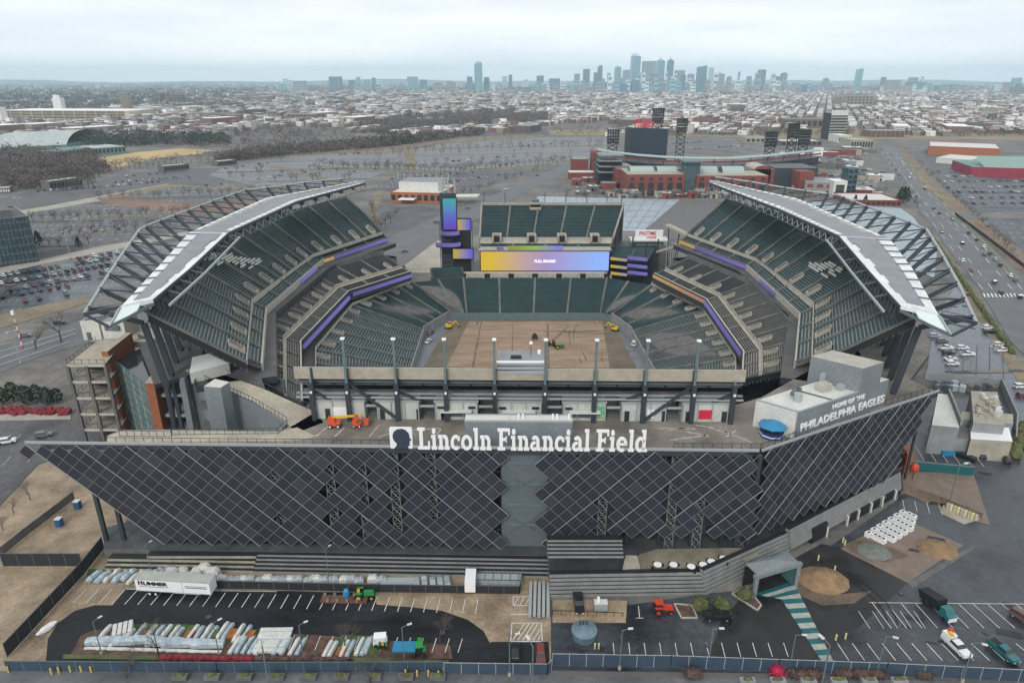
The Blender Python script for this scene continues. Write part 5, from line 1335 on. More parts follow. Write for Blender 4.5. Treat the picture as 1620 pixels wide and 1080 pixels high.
# rows of wrapped bundles on the island
rowA = [(163,1003,'w',5),(185,1009,'w',4),(205,1003,'w',3),(222,998,'b',4),(238,1000,'w',4),(250,1001,'b',4),(262,1000,'w',4),(275,1001,'w',4),(284,1001,'b',3),(305,1000,'w',4),(314,1002,'b',4),(327,1000,'w',4.5),(336,1002,'b',4),(352,997,'w',4.5),(360,999,'b',4.5),(378,1000,'w',4.5),(389,1002,'b',4.5)]
for i, (px, py, q, l) in enumerate(rowA):
    m = {'b':'wrap_blue','w':'wrap_white'}[q]
    put(bundle_mesh(m, l, .85, .85, .12, i+90), 'wrapped_bundle', '%s %s plastic-wrapped bundle from the left in the back row on the island' % (nth(i), 'bluish' if q == 'b' else 'white'), 'bundle', px, py+3, ROT, 'bundles in the back row on the island')
rowB = [(165,1013,6.5),(186,1012,6.0),(206,1012,6.0),(228,1010,6.5),(262,1014,7),(285,1016,6.5),(305,1016,6.5),(330,1017,6)]
for i, (px, py, l) in enumerate(rowB):
    put(bundle_mesh('wrap_blue', l, 1.5, 1.3, .15, i+120), 'fabric_roll', '%s big pale blue roll from the left lying lengthwise on the island' % nth(i), 'roll', px, py+4, .0+.03*(i%3), 'long pale blue rolls on the island')
for i in range(11):
    put(bundle_mesh('wrap_white', 3.8, .5, .45, .15, i+140), 'white_sandbag_tube', '%s white tube from the left in the low line along the island kerb' % nth(i), 'tube', 150+18.5*i, 1026+.55*i, .02, 'white tubes along the island kerb')
rowC = [(372,1022,'w'),(382,1021,'b'),(392,1022,'b'),(402,1023,'b'),(412,1024,'w'),(440,1024,'b'),(452,1024,'b'),(466,1024,'w'),(476,1025,'b'),(518,1029,'w'),(526,1030,'w'),(545,1028,'w'),(554,1028,'b'),(569,1024,'w'),(578,1024,'b'),(583,1022,'b')]
for i, (px, py, q) in enumerate(rowC):
    m = {'b':'wrap_blue','w':'wrap_white'}[q]
    put(bundle_mesh(m, 4.2, .85, .8, .12, i+160), 'wrapped_bundle', '%s %s wrapped bundle from the left in the front row by the hedge' % (nth(i), 'bluish' if q == 'b' else 'white'), 'bundle', px, py, ROT-.05, 'bundles in the front row by the hedge')
for i, (px, py, m) in enumerate(((228,1006,'crate_wood'),(300,1006,'orange_crate'),(368,1004,'orange_crate'),(396,1006,'orange_crate'),(342,1006,'turf_mat'),(540,1034,'orange_crate'),(600,1010,'orange_crate'))):
    if 'orange_crate' not in M: mat('orange_crate', (0.36,0.12,0.03), 0.8, 0.2, 1)
    mb = MB(); mb.box((0,0,0),(1.9,1.6,.7),m); mb.box((0,0,.7),(1.7,.1,.12),'crate_wood'); mb.box((0,.5,.7),(1.7,.1,.12),'crate_wood')
    put(mb, 'crate', '%s open crate from the left among the wrapped bundles' % nth(i), 'crate', px, py, ROT, 'crates among the bundles')
mb = MB()
for j in range(6): mb.box((0,-2.6+j*1.0,.1+.12*(j%2)), (6.2,.85,.5), 'wrap_white')
put(mb, 'panel_stack', 'broad stack of white flat panels in the middle of the front stalls', 'panels', 432, 1014, .02)
mb = MB()
for j in range(4): mb.box((j*.9-1.4,0,.1), (.7,3.2,1.2), 'wrap_white')
put(mb, 'panel_stack', 'small upright stack of white panels at the head of the island', 'panels', 196, 1000, .4)
# white draped object on the kerb
mb = MB(); mb.blob((0,0,.5), 1.0, 'white_bright', 4, 8, 6, .3, (.7,1.9,.7)); put(mb, 'draped_sheet', 'white sheeted object lying on the tan kerb near the dark fence', 'sheet', 74, 996, -.4)
# tractors
def tractor(name, label, px, py, rz, paint, hub='yellow', cab=True, s=1.0):
    t = thing(name, label, 'tractor', P(px,py,ZG), rz); t.scale = (s,s,s)
    mb = MB(); prof(mb, [(.2,.9),(2.3,.85),(2.4,1.2),(2.1,1.7),(.2,1.75)], .95, .8, paint); mb.box((2.45,0,.9),(.1,.6,.6),'black'); mb.box((-.6,0,.8),(1.5,.9,.5),'black')
    for q in (-1,1): mb.box((-.8,q*.95,1.75),(1.5,.45,.12),paint)
    loc_part(mb, 'bonnet', t)
    for q in (-1,1):
        mb = MB(); mb.cyl((-.8,q*.75,.85),(-.8,q*1.2,.85),.85,.85,'tyre',14); mb.cyl((-.8,q*1.2,.85),(-.8,q*1.23,.85),.42,.42,hub,10); loc_part(mb, 'rear_wheel', t)
        mb = MB(); mb.cyl((1.8,q*.65,.5),(1.8,q*.95,.5),.5,.5,'tyre',12); mb.cyl((1.8,q*.95,.5),(1.8,q*.98,.5),.25,.25,hub,8); loc_part(mb, 'front_wheel', t)
    mb = MB()
    if cab: prof(mb, [(-1.3,1.3),(.15,1.3),(.0,2.5),(-1.2,2.5)], 1.4, 1.3, 'dark_glass'); mb.box((-.6,0,2.5),(1.6,1.5,.16),paint)
    else: mb.box((-.9,0,1.4),(.5,.6,.7),hub); [mb.beam((-1.3,q*.5,1.5),(-1.3,q*.5,2.6),.1,.1,'black') for q in (-1,1)]; mb.beam((-1.3,-.5,2.6),(-1.3,.5,2.6),.1,.1,'black')
    loc_part(mb, 'cab' if cab else 'roll_bar', t); return t
tractor('tractor', 'green tractor with yellow wheel hubs beside a blue tank on the asphalt loop', 575, 945, .05, 'green_paint', cab=False)
tractor('tractor', 'green cabbed tractor standing nose-on at the island end by the hedge', 664, 1032, math.pi/2+.1, 'green_paint')
tractor('tractor', 'orange-red cabbed tractor on the dark lot right of the grey utility box', 1046, 968, .0, 'red_paint', hub='red_paint')
tractor('tractor', 'tiny green mower tractor left of the blue canopy', 607, 1022, math.pi/2, 'green_paint', cab=False, s=.7)
mb = MB(); mb.blob((0,0,1.1), .9, 'tarp_blue', 3, 8, 6, .1, (.8,.8,1.4)); put(mb, 'blue_tank', 'upright pale blue tank next to the green open tractor', 'tank', 549, 945, 0)
mb = MB(); mb.box((0,0,.55),(9,2.2,.25),'rust_deck') if 'rust_deck' in M else None
mat('rust_deck', (0.13,0.07,0.05), 0.9, 0.3, 1)
if not mb.v: mb.box((0,0,.1),(9.5,2.0,.3),'rust_deck')
for q in range(9): mb.box((-4.2+q,.9*(-1)**q,.4),(.5,.5,.5),'dirt_brown')
put(mb, 'flat_trailer', 'low rusty flat trailer with loose parts under the green tractor row', 'trailer', 545, 949, -.02)
t = thing('utility_cart', 'small white cart with a flat roof among the front stalls', 'cart', P(602,1018,ZG), .1)
mb = MB(); mb.box((0,0,.4),(2.6,1.5,.9),'white_bright'); mb.box((0,0,2.0),(2.3,1.6,.12),'white_bright'); [mb.beam((x,y,1.2),(x,y,2.0),.08,.08,'steel_mid') for x in (-1,1) for y in (-.7,.7)]; loc_part(mb, 'body', t)
for x in (-.8,.8):
    for s in (-1,1): mb = MB(); mb.cyl((x,s*.6,.35),(x,s*.85,.35),.35,.35,'tyre',10); loc_part(mb, 'wheel', t)
t = thing('blue_canopy', 'bright blue rectangular canopy over equipment at the front stalls', 'canopy', P(641,1036,ZG), 0)
mb = MB(); mb.box((0,0,1.9),(4.2,2.4,.3),'tarp_blue'); loc_part(mb, 'cover', t)
mb = MB(); [mb.beam((x,y,0),(x,y,1.9),.1,.1,'steel_mid') for x in (-1.9,1.9) for y in (-1,1)]; loc_part(mb, 'posts', t)
# pickups and cars at the front
add_car('pickup','black', P(1134,978,ZG), 0.0, 'black pickup truck parked side-on beside the round bushes')
add_car('suv','black', P(815,1038,ZG), math.pi/2, 'black car parked in the small fenced gate bay left of the red one')
add_car('suv','red', P(855,1040,ZG), -math.pi/2, 'red-fronted car in the small fenced gate bay')
add_car('pickup','black', P(915,958,ZG), -math.pi/2, 'black pickup backed against the banded terrace wall')
add_car('pickup','teal', P(1586,1034,ZG), yaw(1565,1015,1605,1048), 'teal green pickup truck parked at the lower right corner')
add_car('suv','brown', P(1618,980,ZG), yaw(1600,968,1640,992), 'brown car cut by the right edge of the photo')
t = add_car('pickup','white', P(1512,1026,ZG), yaw(1490,1008,1532,1048), 'white work pickup with yellow and red tanks in its bed'); t['category'] = 'pickup truck'
mb = MB(); mb.box((-1.9,0,1.2),(1.8,1.7,.9),'white_bright'); mb.box((-2.2,.3,2.1),(.8,.6,.6),'red_paint'); mb.box((-1.4,-.3,2.1),(.9,.6,.5),'yellow'); loc_part(mb, 'service_body', t)
t = thing('dump_truck', 'black dump truck with its bed raised and a teal cab', 'truck', P(1482,966,ZG), yaw(1462,950,1500,984))
mb = MB(); prof(mb, [(1.2,.6),(3.6,.6),(3.7,1.5),(3.0,1.7),(2.5,2.6),(1.2,2.6)], 2.1, 1.9, 'paint_teal'); mb.box((3.62,0,.5),(.2,2.0,.9),'white_bright'); loc_part(mb, 'cab', t)
mb = MB(); mb.box((-.8,0,.6),(6.0,1.0,.4),'black'); loc_part(mb, 'chassis', t)
mb = MB(); mb.hexa([(-3.4,-1.2,.9),(-3.4,1.2,.9),(.9,1.2,1.4),(.9,-1.2,1.4),(-4.2,-1.2,2.3),(-4.2,1.2,2.3),(.6,1.2,3.3),(.6,-1.2,3.3)],'black'); loc_part(mb, 'dump_bed', t)
for x in (-2.6,-1.4,2.6):
    for s in (-1,1): mb = MB(); mb.cyl((x,s*.8,.5),(x,s*1.15,.5),.5,.5,'tyre',12); loc_part(mb, 'wheel', t)
# utility box and round tank
t = thing('utility_box', 'pale grey electrical box on the tan strip left of the red tractor', 'box', P(950,963,ZG), 0)
mb = MB(); mb.box((0,0,0),(2.6,1.4,1.8),'steel_pale'); mb.box((0,0,1.8),(2.7,1.5,.12),'white_panel'); loc_part(mb, 'cabinet', t); mb = MB(); mb.box((-.5,.2,1.92),(.5,.5,.9),'white_bright'); loc_part(mb, 'vent', t)
t = thing('round_tank', 'round blue-grey domed tank standing on the dark lot', 'tank', P(924,1006,ZG), 0)
mat('tank_grey', (0.13,0.20,0.24), 0.4, 0.15, .6)
mb = MB(); mb.cyl((0,0,0),(0,0,1.7),2.3,2.5,'tank_grey',20); mb.cyl((0,0,1.7),(0,0,2.5),2.5,.5,'tank_grey',20); loc_part(mb, 'drum', t); mb = MB(); [mb.cyl((q,.5,2.2),(q,.5,3.2),.14,.14,'steel_dark',8) for q in (-.8,-.2,.5)]; loc_part(mb, 'valves', t)
# black fence around the loop, blue fence at the street
def fence(pts, name, label, h, mesh_m, post_m, step=3.0, z=ZG, tail=.15):
    root = thing(name, label, 'fence', pts[0]); pn = MB(); ps = MB()
    for k in range(len(pts)-1):
        a, b = v3(pts[k],z), v3(pts[k+1],z); pn.wall(a, b, z+.05, z+h-.1, .06, mesh_m); n = max(1, int((b-a).length/step))
        for j in range(n+1): q = lerp(a,b,j/n); ps = MB(); ps.beam(q, q+V(0,0,h+tail), .11, .11, post_m); ps.part('post', root)
        pn.beam(a+V(0,0,h), b+V(0,0,h), .09, .09, post_m)
    pn.part('mesh_panel', root); return root
G = lambda *l: [P(x, y, 0) for x, y in l]
fence(G((6,896),(131,896)), 'fence', 'dark screened fence across the tan plaza at the left edge', 3.4, 'dark_mesh', 'steel_mid')
fence(G((12,1040),(133,909),(165,868)), 'fence', 'dark screened fence running diagonally up the tan plaza', 3.2, 'dark_mesh', 'steel_mid')
fence(G((3,880),(40,850),(118,790)), 'fence', 'thin grey railing slanting across the upper tan plaza', 2.2, 'concrete_dark', 'steel_mid')
fence(G((340,931),(600,937),(822,940),(826,915)), 'fence', 'dark fence between the black stalls and the sheeted machines', 2.0, 'dark_mesh', 'steel_mid', 3)
fence(G((12,1062),(345,1064),(700,1063)), 'fence', 'long navy screened fence along the street left of the gate', 2.4, 'navy_mesh', 'steel_teal', 3)
fence(G((703,1066),(866,1068),(872,1062)), 'fence', 'short navy fence closing the gate bay', 2.6, 'navy_mesh', 'steel_pale', 3)
fence(G((874,1053),(1060,1056),(1230,1062),(1400,1068),(1640,1080)), 'fence', 'long navy screened fence along the right-hand lot', 2.8, 'navy_mesh', 'steel_pale', 3)
fence(G((874,972),(985,976)), 'fence', 'low black post fence on the tan service strip', 1.0, 'tan_paving', 'black', 1.6)
def bare_tree_mesh(seed, h=8.0, spread=1.0, fine=True):
    rr = random.Random(seed); tk, cr = MB(), MB()
    def grow(mb, p, d, L_, r, lev):
        q = p + d*L_; (tk if lev < 2 else cr).cyl(p, q, r, r*.62, 'bark' if lev < 2 else 'twig', 5 if lev < 2 else 3, False)
        if lev >= (5 if fine else 4): return
        n = 3 if lev < 3 else 3
        for k in range(n):
            r = r if lev < 4 else max(r, .02); ax = V(rr.uniform(-1,1), rr.uniform(-1,1), rr.uniform(-.1,.3)).normalized()
            nd = (d + ax*(.75 if lev else .95)*spread + V(0,0,.12)).normalized()
            grow(mb, lerp(p, q, rr.uniform(.6, 1)), nd, L_*rr.uniform(.62,.85), r*.55, lev+1)
    grow(tk, V(0,0,0), V(rr.uniform(-.05,.05), rr.uniform(-.05,.05), 1).normalized(), h*.30, h*.022, 0)
    return tk, cr
TREES = []
for s_ in range(5):
    tk, cr = bare_tree_mesh(100+s_, 9, 1.05); TREES.append((tk.mesh('trunk'), cr.mesh('crown')))
def bare_tree(px, py, scale, label, group=None, z=0, k=None):
    r = thing('bare_tree', label, 'tree', P(px, py, z), random.uniform(0,6.28), group); r.scale = (scale,)*3
    a, b = TREES[(k if k is not None else random.randrange(5))]
    for n_, me in (('trunk', a), ('crown', b)): o = bpy.data.objects.new(n_, me); COL.objects.link(o); o.parent = r
    return r
for i, (px, py, s_, lb) in enumerate(((252,1038,1.0,'bare tree rising from the island among the wrapped bundles'),(546,1026,.8,'small bare tree at the front stalls left of the green crates'),(696,1016,.85,'round bare tree on the black asphalt beside the blue canopy'),(200,1070,.9,'thin bare tree behind the navy fence near the yellow bollards'),(585,1080,.8,'bare tree on the street verge below the turf mats'),(48,790,.7,'bare sapling on the upper plaza edge by the dark road'),(22,812,.6,'second bare sapling on the upper plaza edge'),(5,838,.6,'lowest bare sapling on the upper plaza edge'))):
    bare_tree(px, py, s_, lb, None, ZG, i % 5)
def shrub(px, py, r, m, label, group=None, z=0, sq=(1,1,.8), cat='shrub', name='round_shrub'):
    c = P(px, py, z); mb = MB(); rr = random.Random(int(px*7+py)); mb.blob(c+V(0,0,r*.6), r*.8, m, int(px), 8, 6, .15, sq)
    for k in range(260):
        d = V(rr.gauss(0,1), rr.gauss(0,1), rr.gauss(0,1)).normalized(); q = c+V(0,0,r*.65)+V(d.x*sq[0], d.y*sq[1], d.z*sq[2])*r*rr.uniform(.8,1.12); 
        if q.z < .05+z: continue
        s_ = .16*rr.uniform(.6,1.3); u = V(rr.uniform(-1,1), rr.uniform(-1,1), rr.uniform(-1,1))*s_; v = V(rr.uniform(-1,1), rr.uniform(-1,1), rr.uniform(-1,1))*s_
        mb.poly([q-u, q+v, q+u, q-v], m)
    return solid(mb, name, label, cat, c, group)
shrub(1107,964,2.1,'shrub_olive','left one of two clipped olive bushes below the angled wall'); shrub(1141,962,2.0,'shrub_olive','right one of two clipped olive bushes above the black pickup'); shrub(1178,946,1.9,'shrub_green' if 'shrub_green' in M else 'shrub_olive','green bush in the triangular kerbed bed')
shrub(1002,1030,1.4,'shrub_brown','dark bush at the left end of the right lot fence') if False else None
mat('shrub_magenta', (0.40,0.01,0.06), 0.8, 0.2, 1.0)
shrub(1229,1068,1.5,'shrub_magenta','bright crimson shrub behind the navy fence')
for i, px in enumerate((1095,1262,1285,1335,1360,1385,1460)): shrub(px,1070,1.3,'shrub_brown','%s brown leafless shrub from the left along the right street fence' % nth(i), 'brown shrubs along the right fence', sq=(1.5,1,.8))
# hedge lines
def hedge(x0, y0, x1, y1, h, w, m, label):
    a, b = P(x0,y0,ZG), P(x1,y1,ZG); mb = MB(); n = max(3, int((b-a).length/1.2)); rr = random.Random(int(x0))
    for k in range(n): mb.blob(lerp(a,b,(k+.5)/n)+V(0,0,h*.45), h*.75, m, k, 7, 5, .25, (1.2,w,.8))
    return solid(mb, 'hedge', label, 'hedge', a)
hedge(255,1043,400,1045,1.1,.8,'shrub_red','dark red clipped hedge behind the navy fence, left stretch'); hedge(405,1045,548,1047,1.1,.8,'shrub_brown','brown clipped hedge behind the navy fence, right stretch')
# white planters along the street
for i in range(15):
    px = 285+51*i if i < 9 else 1230+48*(i-9)-48; py = 1073+.0*i if i < 9 else 1079
    root = thing('planter_box', '%s concrete planter from the left along the street' % nth(i), 'planter', P(px, py, ZG), 0, 'concrete planters along the street')
    mb = MB(); mb.box((0,0,0),(2.7,1.1,.8),'concrete_dark' if i < 9 else 'concrete_grey'); loc_part(mb, 'trough', root)
    mb = MB(); mb.blob((0,0,.85),.55,'shrub_olive',i,7,5,.3,(2.0,.8,.7)); loc_part(mb, 'plants', root)
# bollards
bx = [(14,1063),(82,1066),(94,1064),(112,1062),(129,1062),(145,1063),(642,1068),(660,1069),(678,1069),(694,1070),(1333,858),(1336,862),(1294,886),(1320,903),(1322,1012),(1337,1010),(941,1026),(947,1026)]
for i, (px, py) in enumerate(bx):
    mb = MB(); c = P(px,py,ZG); mb.cyl(c, c+V(0,0,1.3), .17,.17,'yellow_paint' if px < 700 else 'bollard_cream',8); mb.blob(c+V(0,0,1.3),.17,'yellow_paint' if px < 700 else 'bollard_cream',0,8,4,0)
    solid(mb, 'bollard', '%s %s bollard, counted from the left of the foreground' % (nth(i) if i < 10 else nth(i-10), 'yellow street' if px < 700 else 'cream lot'), 'bollard', c, 'yellow bollards by the street' if px < 700 else 'cream bollards on the lot')
# lamp posts
def lamp_mesh(h=9.0, m='steel_teal', double=False):
    p, l = MB(), MB(); p.cyl((0,0,0),(0,0,.7),.32,.32,'concrete',8); p.cyl((0,0,.6),(0,0,h),.12,.09,m,8); p.beam((0,0,h),(1.3,0,h+.25),.1,.1,m)
    l.box((1.5,0,h+.15),(.9,.4,.16),'white_panel')
    if double: p.beam((0,0,h),(-1.3,0,h+.25),.1,.1,m); l.box((-1.5,0,h+.15),(.9,.4,.16),'white_panel')
    return p.mesh('pole'), l.mesh('lamp_head')
LAMPS = {False: lamp_mesh(9), True: lamp_mesh(11, 'steel_pale', True)}
def lamp(px, py, label, s=1.0, double=False, rz=.5, group=None, z=0):
    r = thing('street_lamp', label, 'lamp post', P(px, py, z), rz, group); r.scale = (s,)*3
    for n_, me in zip(('pole','lamp_head'), LAMPS[double]): o = bpy.data.objects.new(n_, me); COL.objects.link(o); o.parent = r
    return r
for i, (px, py, s_) in enumerate(((161,1034,.85),(347,1037,.85),(480,1040,.85),(640,1050,.95),(806,1068,1.0),(980,1058,1.0),(1120,1056,1.0),(1248,1062,.95),(1386,1068,1.0),(1522,1078,1.0))):
    lamp(px, py, '%s lamp post from the left along the foreground fence' % nth(i), s_, False, .9-.15*i, 'lamp posts along the foreground fence')
for i, (px, py) in enumerate(((428,1100),(842,1102),(1296,1100))): lamp(px, py, '%s tall white street lamp from the left at the bottom edge' % nth(i), 1.25, False, 2.0, 'tall street lamps at the bottom edge')
for i, (px, py) in enumerate(((240,905),(520,912),(1440,655),(860,1000))): 
    if i < 2: lamp(px, py, '%s slim lamp post in front of the terrace wall' % nth(i), .8, False, 1, 'slim lamps by the terrace wall')
lamp(1500, 803, 'tall white lamp post by the yellow bollard island', 1.35, False, .3)
# portal with the painted walkway
mat('stripe_teal', (0.012,0.115,0.125), 0.5, 0.15, .8); mat('stripe_white', (0.36,0.38,0.34), 0.6, 0.15, .8)
mb = MB(); L0, L1, R0, R1 = (1198,938),(1296,1046),(1250,898),(1318,1046)
lft = [(1193,940),(1236,948),(1300,1046)]; rgt = [(1258,918),(1260,930),(1318,1045)]
A_, B_ = G(*lft), G(*rgt)
mb = MB(); n = 16
for k in range(n):
    s0, s1 = k/n, (k+1)/n; p0, p1, q0, q1 = along(A_, s0), along(A_, s1), along(B_, s0), along(B_, s1)
    mb.poly([v3(p,.12) for p in (p0, p1, q1, q0)], 'stripe_teal' if k % 2 == 0 else 'stripe_white')
o = mb.part('painted_walkway'); o['kind'] = 'structure'
pt_ = thing('entrance_portal', 'grey framed entrance portal over the teal striped walkway', 'gateway', P(1228,935,0))
l, r = P(1192,945,0), P(1258,925,0); d = (r-l).normalized(); bk = V(-d.y, d.x, 0)*3.6
mb = MB()
for c in (l, r): mb.beam(c, c+V(0,0,5.2), .8, .8, 'grey_panel')
mb.beam(l+V(0,0,5.4)-d*.6, r+V(0,0,5.4)+d*.6, .8, .8, 'grey_panel'); mb.part('frame', pt_)
mb = MB(); m_ = lerp(l, r, .5)+V(0,0,6.5)
mb.poly([l+V(0,0,5.9), r+V(0,0,5.9), m_+bk*.6], 'grey_panel'); mb.poly([r+V(0,0,5.9), r+bk+V(0,0,5.9), m_+bk*.6], 'grey_panel'); mb.poly([l+bk+V(0,0,5.9), l+V(0,0,5.9), m_+bk*.6], 'grey_panel'); mb.poly([r+bk+V(0,0,5.9), l+bk+V(0,0,5.9), m_+bk*.6], 'grey_panel')
mb.prism([l, r, r+bk, l+bk], 5.75, 5.9, 'grey_panel'); mb.part('canopy', pt_)
mb = MB(); mb.wall(r-d*.7, r-d*.7+bk, .1, 5.0, .15, 'teal_paint'); mb.wall(l+bk, r+bk, .1, 5.0, .2, 'black')
for k in range(7): mb.wall(r-d*.8, r-d*.8+bk, .4+k*.65, .6+k*.65, .12, 'glass_green')
mb.part('side_slats', pt_)
# sand piles
def pile(px, py, rx, ry, h, m, label):
    c = P(px, py, .1); mb = MB(); n, k = 22, 7; rr = random.Random(px); rings = []
    for j in range(k+1):
        t = j/k; rad = 1-t; z = h*(1-(1-t)**1.6) if True else 0; rings.append([c+V(rx*rad*math.cos(2*math.pi*i/n)*(1+rr.uniform(-.05,.05)), ry*rad*math.sin(2*math.pi*i/n)*(1+rr.uniform(-.05,.05)), h*t**.9+rr.uniform(-.04,.04)*h*(0 if j == 0 else 1)) for i in range(n)])
    for j in range(k):
        for i in range(n): mb.poly([rings[j][i], rings[j][(i+1)%n], rings[j+1][(i+1)%n], rings[j+1][i]], m)
    mb.poly(rings[-1], m)
    return solid(mb, 'sand_pile', label, 'sand pile', c, smooth=True)
pile(1302,917,5.4,4.6,2.6,'sand','big orange-brown sand pile beside the entrance portal'); pile(1482,868,4.6,3.8,2.0,'sand','rounded brown sand pile at the right of the white tubs')
mat('gravel_green', (0.17,0.19,0.17), 0.9, 0.2, 1); pile(1383,872,3.6,3.2,.9,'gravel_green','low grey-green gravel heap in front of the white tubs')
# white tubs
i = 0
for r_ in range(5):
    for c_ in range(7):
        px = 1377+c_*9.0+r_*6.5-(4 if r_ == 0 else 0); py = 848-c_*5.6+r_*3.3
        if px > 1444 or (r_ == 4 and c_ < 1): continue
        c = P(px, py, .16); mb = MB(); mb.box(c, (1.35,1.1,1.15), 'white_bright', rz=.5); mb.box(c+V(0,0,1.16), (.65,.5,.02), 'black', rz=.5); mb.box(c+V(0,0,1.0), (1.45,1.2,.12), 'white_panel', rz=.5)
        solid(mb, 'white_tub', 'white lidded tub, row %s from the stadium wall, %s along' % (['one','two','three','four','five'][r_], nth(c_)), 'tub', c, 'white lidded tubs by the wall')
# patio tables
for i, (px, py) in enumerate(((1040,897),(1065,897),(1093,900),(1112,897),(1125,892),(1144,887))):
    c = P(px, py, 4.2); r = thing('round_table', '%s white round table from the left on the patio under the facade' % nth(i), 'table', c, 0, 'white round tables on the patio')
    mb = MB(); mb.cyl((0,0,.7),(0,0,.8),.85,.85,'white_bright',14); loc_part(mb, 'table_top', r)
    mb = MB(); mb.cyl((0,0,0),(0,0,.7),.1,.1,'steel_dark',6); loc_part(mb, 'stand', r)
    mb = MB(); [mb.box((1.25*math.cos(a),1.25*math.sin(a),.0),(.45,.45,.5),'black',rz=a) for a in (.4,1.97,3.54,5.1)]; loc_part(mb, 'stools', r)
# kerbed island with bollards and cabinets at the right
t = thing('equipment_island', 'kerbed equipment island with cream cabinets at the right lot', 'island', P(1520,812,.1))
mb = MB(); mb.prism(G((1487,812),(1492,800),(1550,822),(1525,830)), .1, .35, 'concrete'); mb.part('kerb', t)
mb = MB()
for k in range(9): c = P(1498+5.6*k, 804+2.3*k, .35); mb.box(c, (.7,.5,1.6), 'bollard_cream' if k % 2 else 'concrete_light')
mb.part('cabinets', t)
fence(G((1424,784),(1440,778),(1488,794),(1552,820)), 'fence', 'dark mesh fence with a low brick wall by the equipment island', 1.4, 'brick_dark' if 'brick_dark' in M else 'rut', 'steel_mid')
c = P(1434,752,0); mb = MB(); mb.hexa([c+V(-1.0,0,0), c+V(.8,0,0), c+V(2.4,7,0), c+V(.6,7,0), c+V(-1.0,0,6.5), c+V(.8,0,6.5), c+V(2.4,7,6.5), c+V(.6,7,6.5)], 'brick'); solid(mb, 'brick_pier', 'orange brick pier at the right end of the solar facade', 'pier', c)
c = P(1443,758,0); mb = MB(); mb.cyl(c, c+V(0,0,2.6), .12, .12, 'steel_dark', 6); mb.blob(c+V(0,0,3.6), 1.1, 'red_paint', 2, 10, 6, .05, (1,1,1.2)); solid(mb, 'red_beacon', 'red rounded fixture on a post beside the brick pier', 'fixture', c)
mb = MB(); a, b = P(1438,742,0), P(1538,752,0); mb.wall(a, b, 0, 2.6, .4, 'teal_paint'); mb.wall(a, b, 2.6, 2.75, .6, 'steel_teal'); solid(mb, 'green_wall', 'long dark green screen wall by the service building', 'wall', a)
for i, (px, py) in enumerate(((124,803),(95,831))):
    c = P(px,py,.05); mb = MB(); mb.box(c,(1.3,1.3,2.0),'bin_blue') if 'bin_blue' in M else None
    if 'bin_blue' not in M: mat('bin_blue', (0.01,0.09,0.28), 0.5)
    if not mb.v: mb.box(c,(1.3,1.3,2.0),'bin_blue')
    mb.box(c+V(0,0,2.0),(1.4,1.4,.15),'white_panel'); mb.box(c+V(0,-.66,.4),(.8,.04,1.2),'teal_paint'); solid(mb, 'blue_booth', '%s blue booth on the tan plaza' % ('upper' if i == 0 else 'lower'), 'booth', c)
# machines on the pitch
for i, (px, py, lb) in enumerate(((709,519,'yellow excavator at the left corner of the dirt pitch'),(973,523,'yellow excavator at the right corner of the dirt pitch'))):
    t = thing('excavator', lb, 'excavator', P(px,py,-6.9), .2 if i == 0 else 2.6); t.scale = (.8,.8,.8)
    mb = MB(); mb.box((0,0,.9),(3.2,2.4,1.5),'yellow'); mb.box((1.0,.5,2.4),(1.4,1.2,1.0),'dark_glass'); mb.box((1,.5,3.4),(1.5,1.3,.12),'yellow'); loc_part(mb, 'cab', t)
    mb = MB(); mb.box((0,1.1,0),(3.8,.6,.9),'black'); mb.box((0,-1.1,0),(3.8,.6,.9),'black'); loc_part(mb, 'tracks', t)
    mb = MB(); mb.beam((1.5,-.3,2),(4.6,-.3,4.2),.4,.5,'yellow'); mb.beam((4.6,-.3,4.2),(6.2,-.3,1.2),.35,.4,'yellow'); mb.box((6.2,-.3,.5),(.9,.9,.8),'black'); loc_part(mb, 'arm', t)
tractor('tractor','small dark tractor at the far end of the dirt pitch',846,512,1.6,'black',cab=True).location.z = -6.9
tractor('tractor','dark roller working on the dirt pitch beside a long rut',874,522,1.2,'black',cab=False).location.z = -6.9
tractor('tractor','green utility tractor on the dirt pitch right of the dark roller',884,526,.3,'green_paint',cab=False).location.z = -6.9
for (kind, paint, px, py, lb) in (('sedan','white',678,541,'white car parked on the left pitch apron'),('suv','grey',682,528,'grey car on the left pitch apron behind the white one'),('pickup','white',1003,545,'white pickup on the right pitch apron')):
    add_car(kind, paint, P(px,py,-6.95), 1.3, lb)

# boom lifts on the stadium deck
for i, (px, py, lb, s_) in enumerate(((530,674,'orange-red boom lift with a long folded arm on the stadium deck',1.0),(565,674,'smaller orange-red lift standing beside the boom lift on the deck',.7))):
    t = thing('boom_lift', lb, 'lift', P(px,py,26.55), .05); t.scale = (s_,)*3
    mat_ = 'lift_orange'
    if mat_ not in M: mat(mat_, (0.62,0.09,0.03), 0.5)
    mb = MB(); mb.box((0,0,.5),(2.6,2.0,.7),mat_); mb.box((-.6,0,1.2),(1.5,1.5,1.1),mat_); loc_part(mb, 'chassis', t)
    for x in (-.9,.9):
        for q in (-1,1): mb = MB(); mb.cyl((x,q*.85,.45),(x,q*1.2,.45),.45,.45,'tyre',12); mb.cyl((x,q*1.2,.45),(x,q*1.23,.45),.25,.25,'white_bright',8); loc_part(mb, 'wheel', t)
    if i == 0: mb = MB(); mb.beam((-.4,0,2.3),(6.0,0,2.6),.35,.4,'yellow'); mb.beam((5.9,0,2.6),(7.0,0,1.0),.25,.3,mat_); mb.box((7.2,0,.4),(1.0,1.5,1.1),mat_); loc_part(mb, 'boom', t)
    else: mb = MB(); mb.box((0,0,2.4),(1.2,1.2,1.6),mat_); loc_part(mb, 'basket', t)
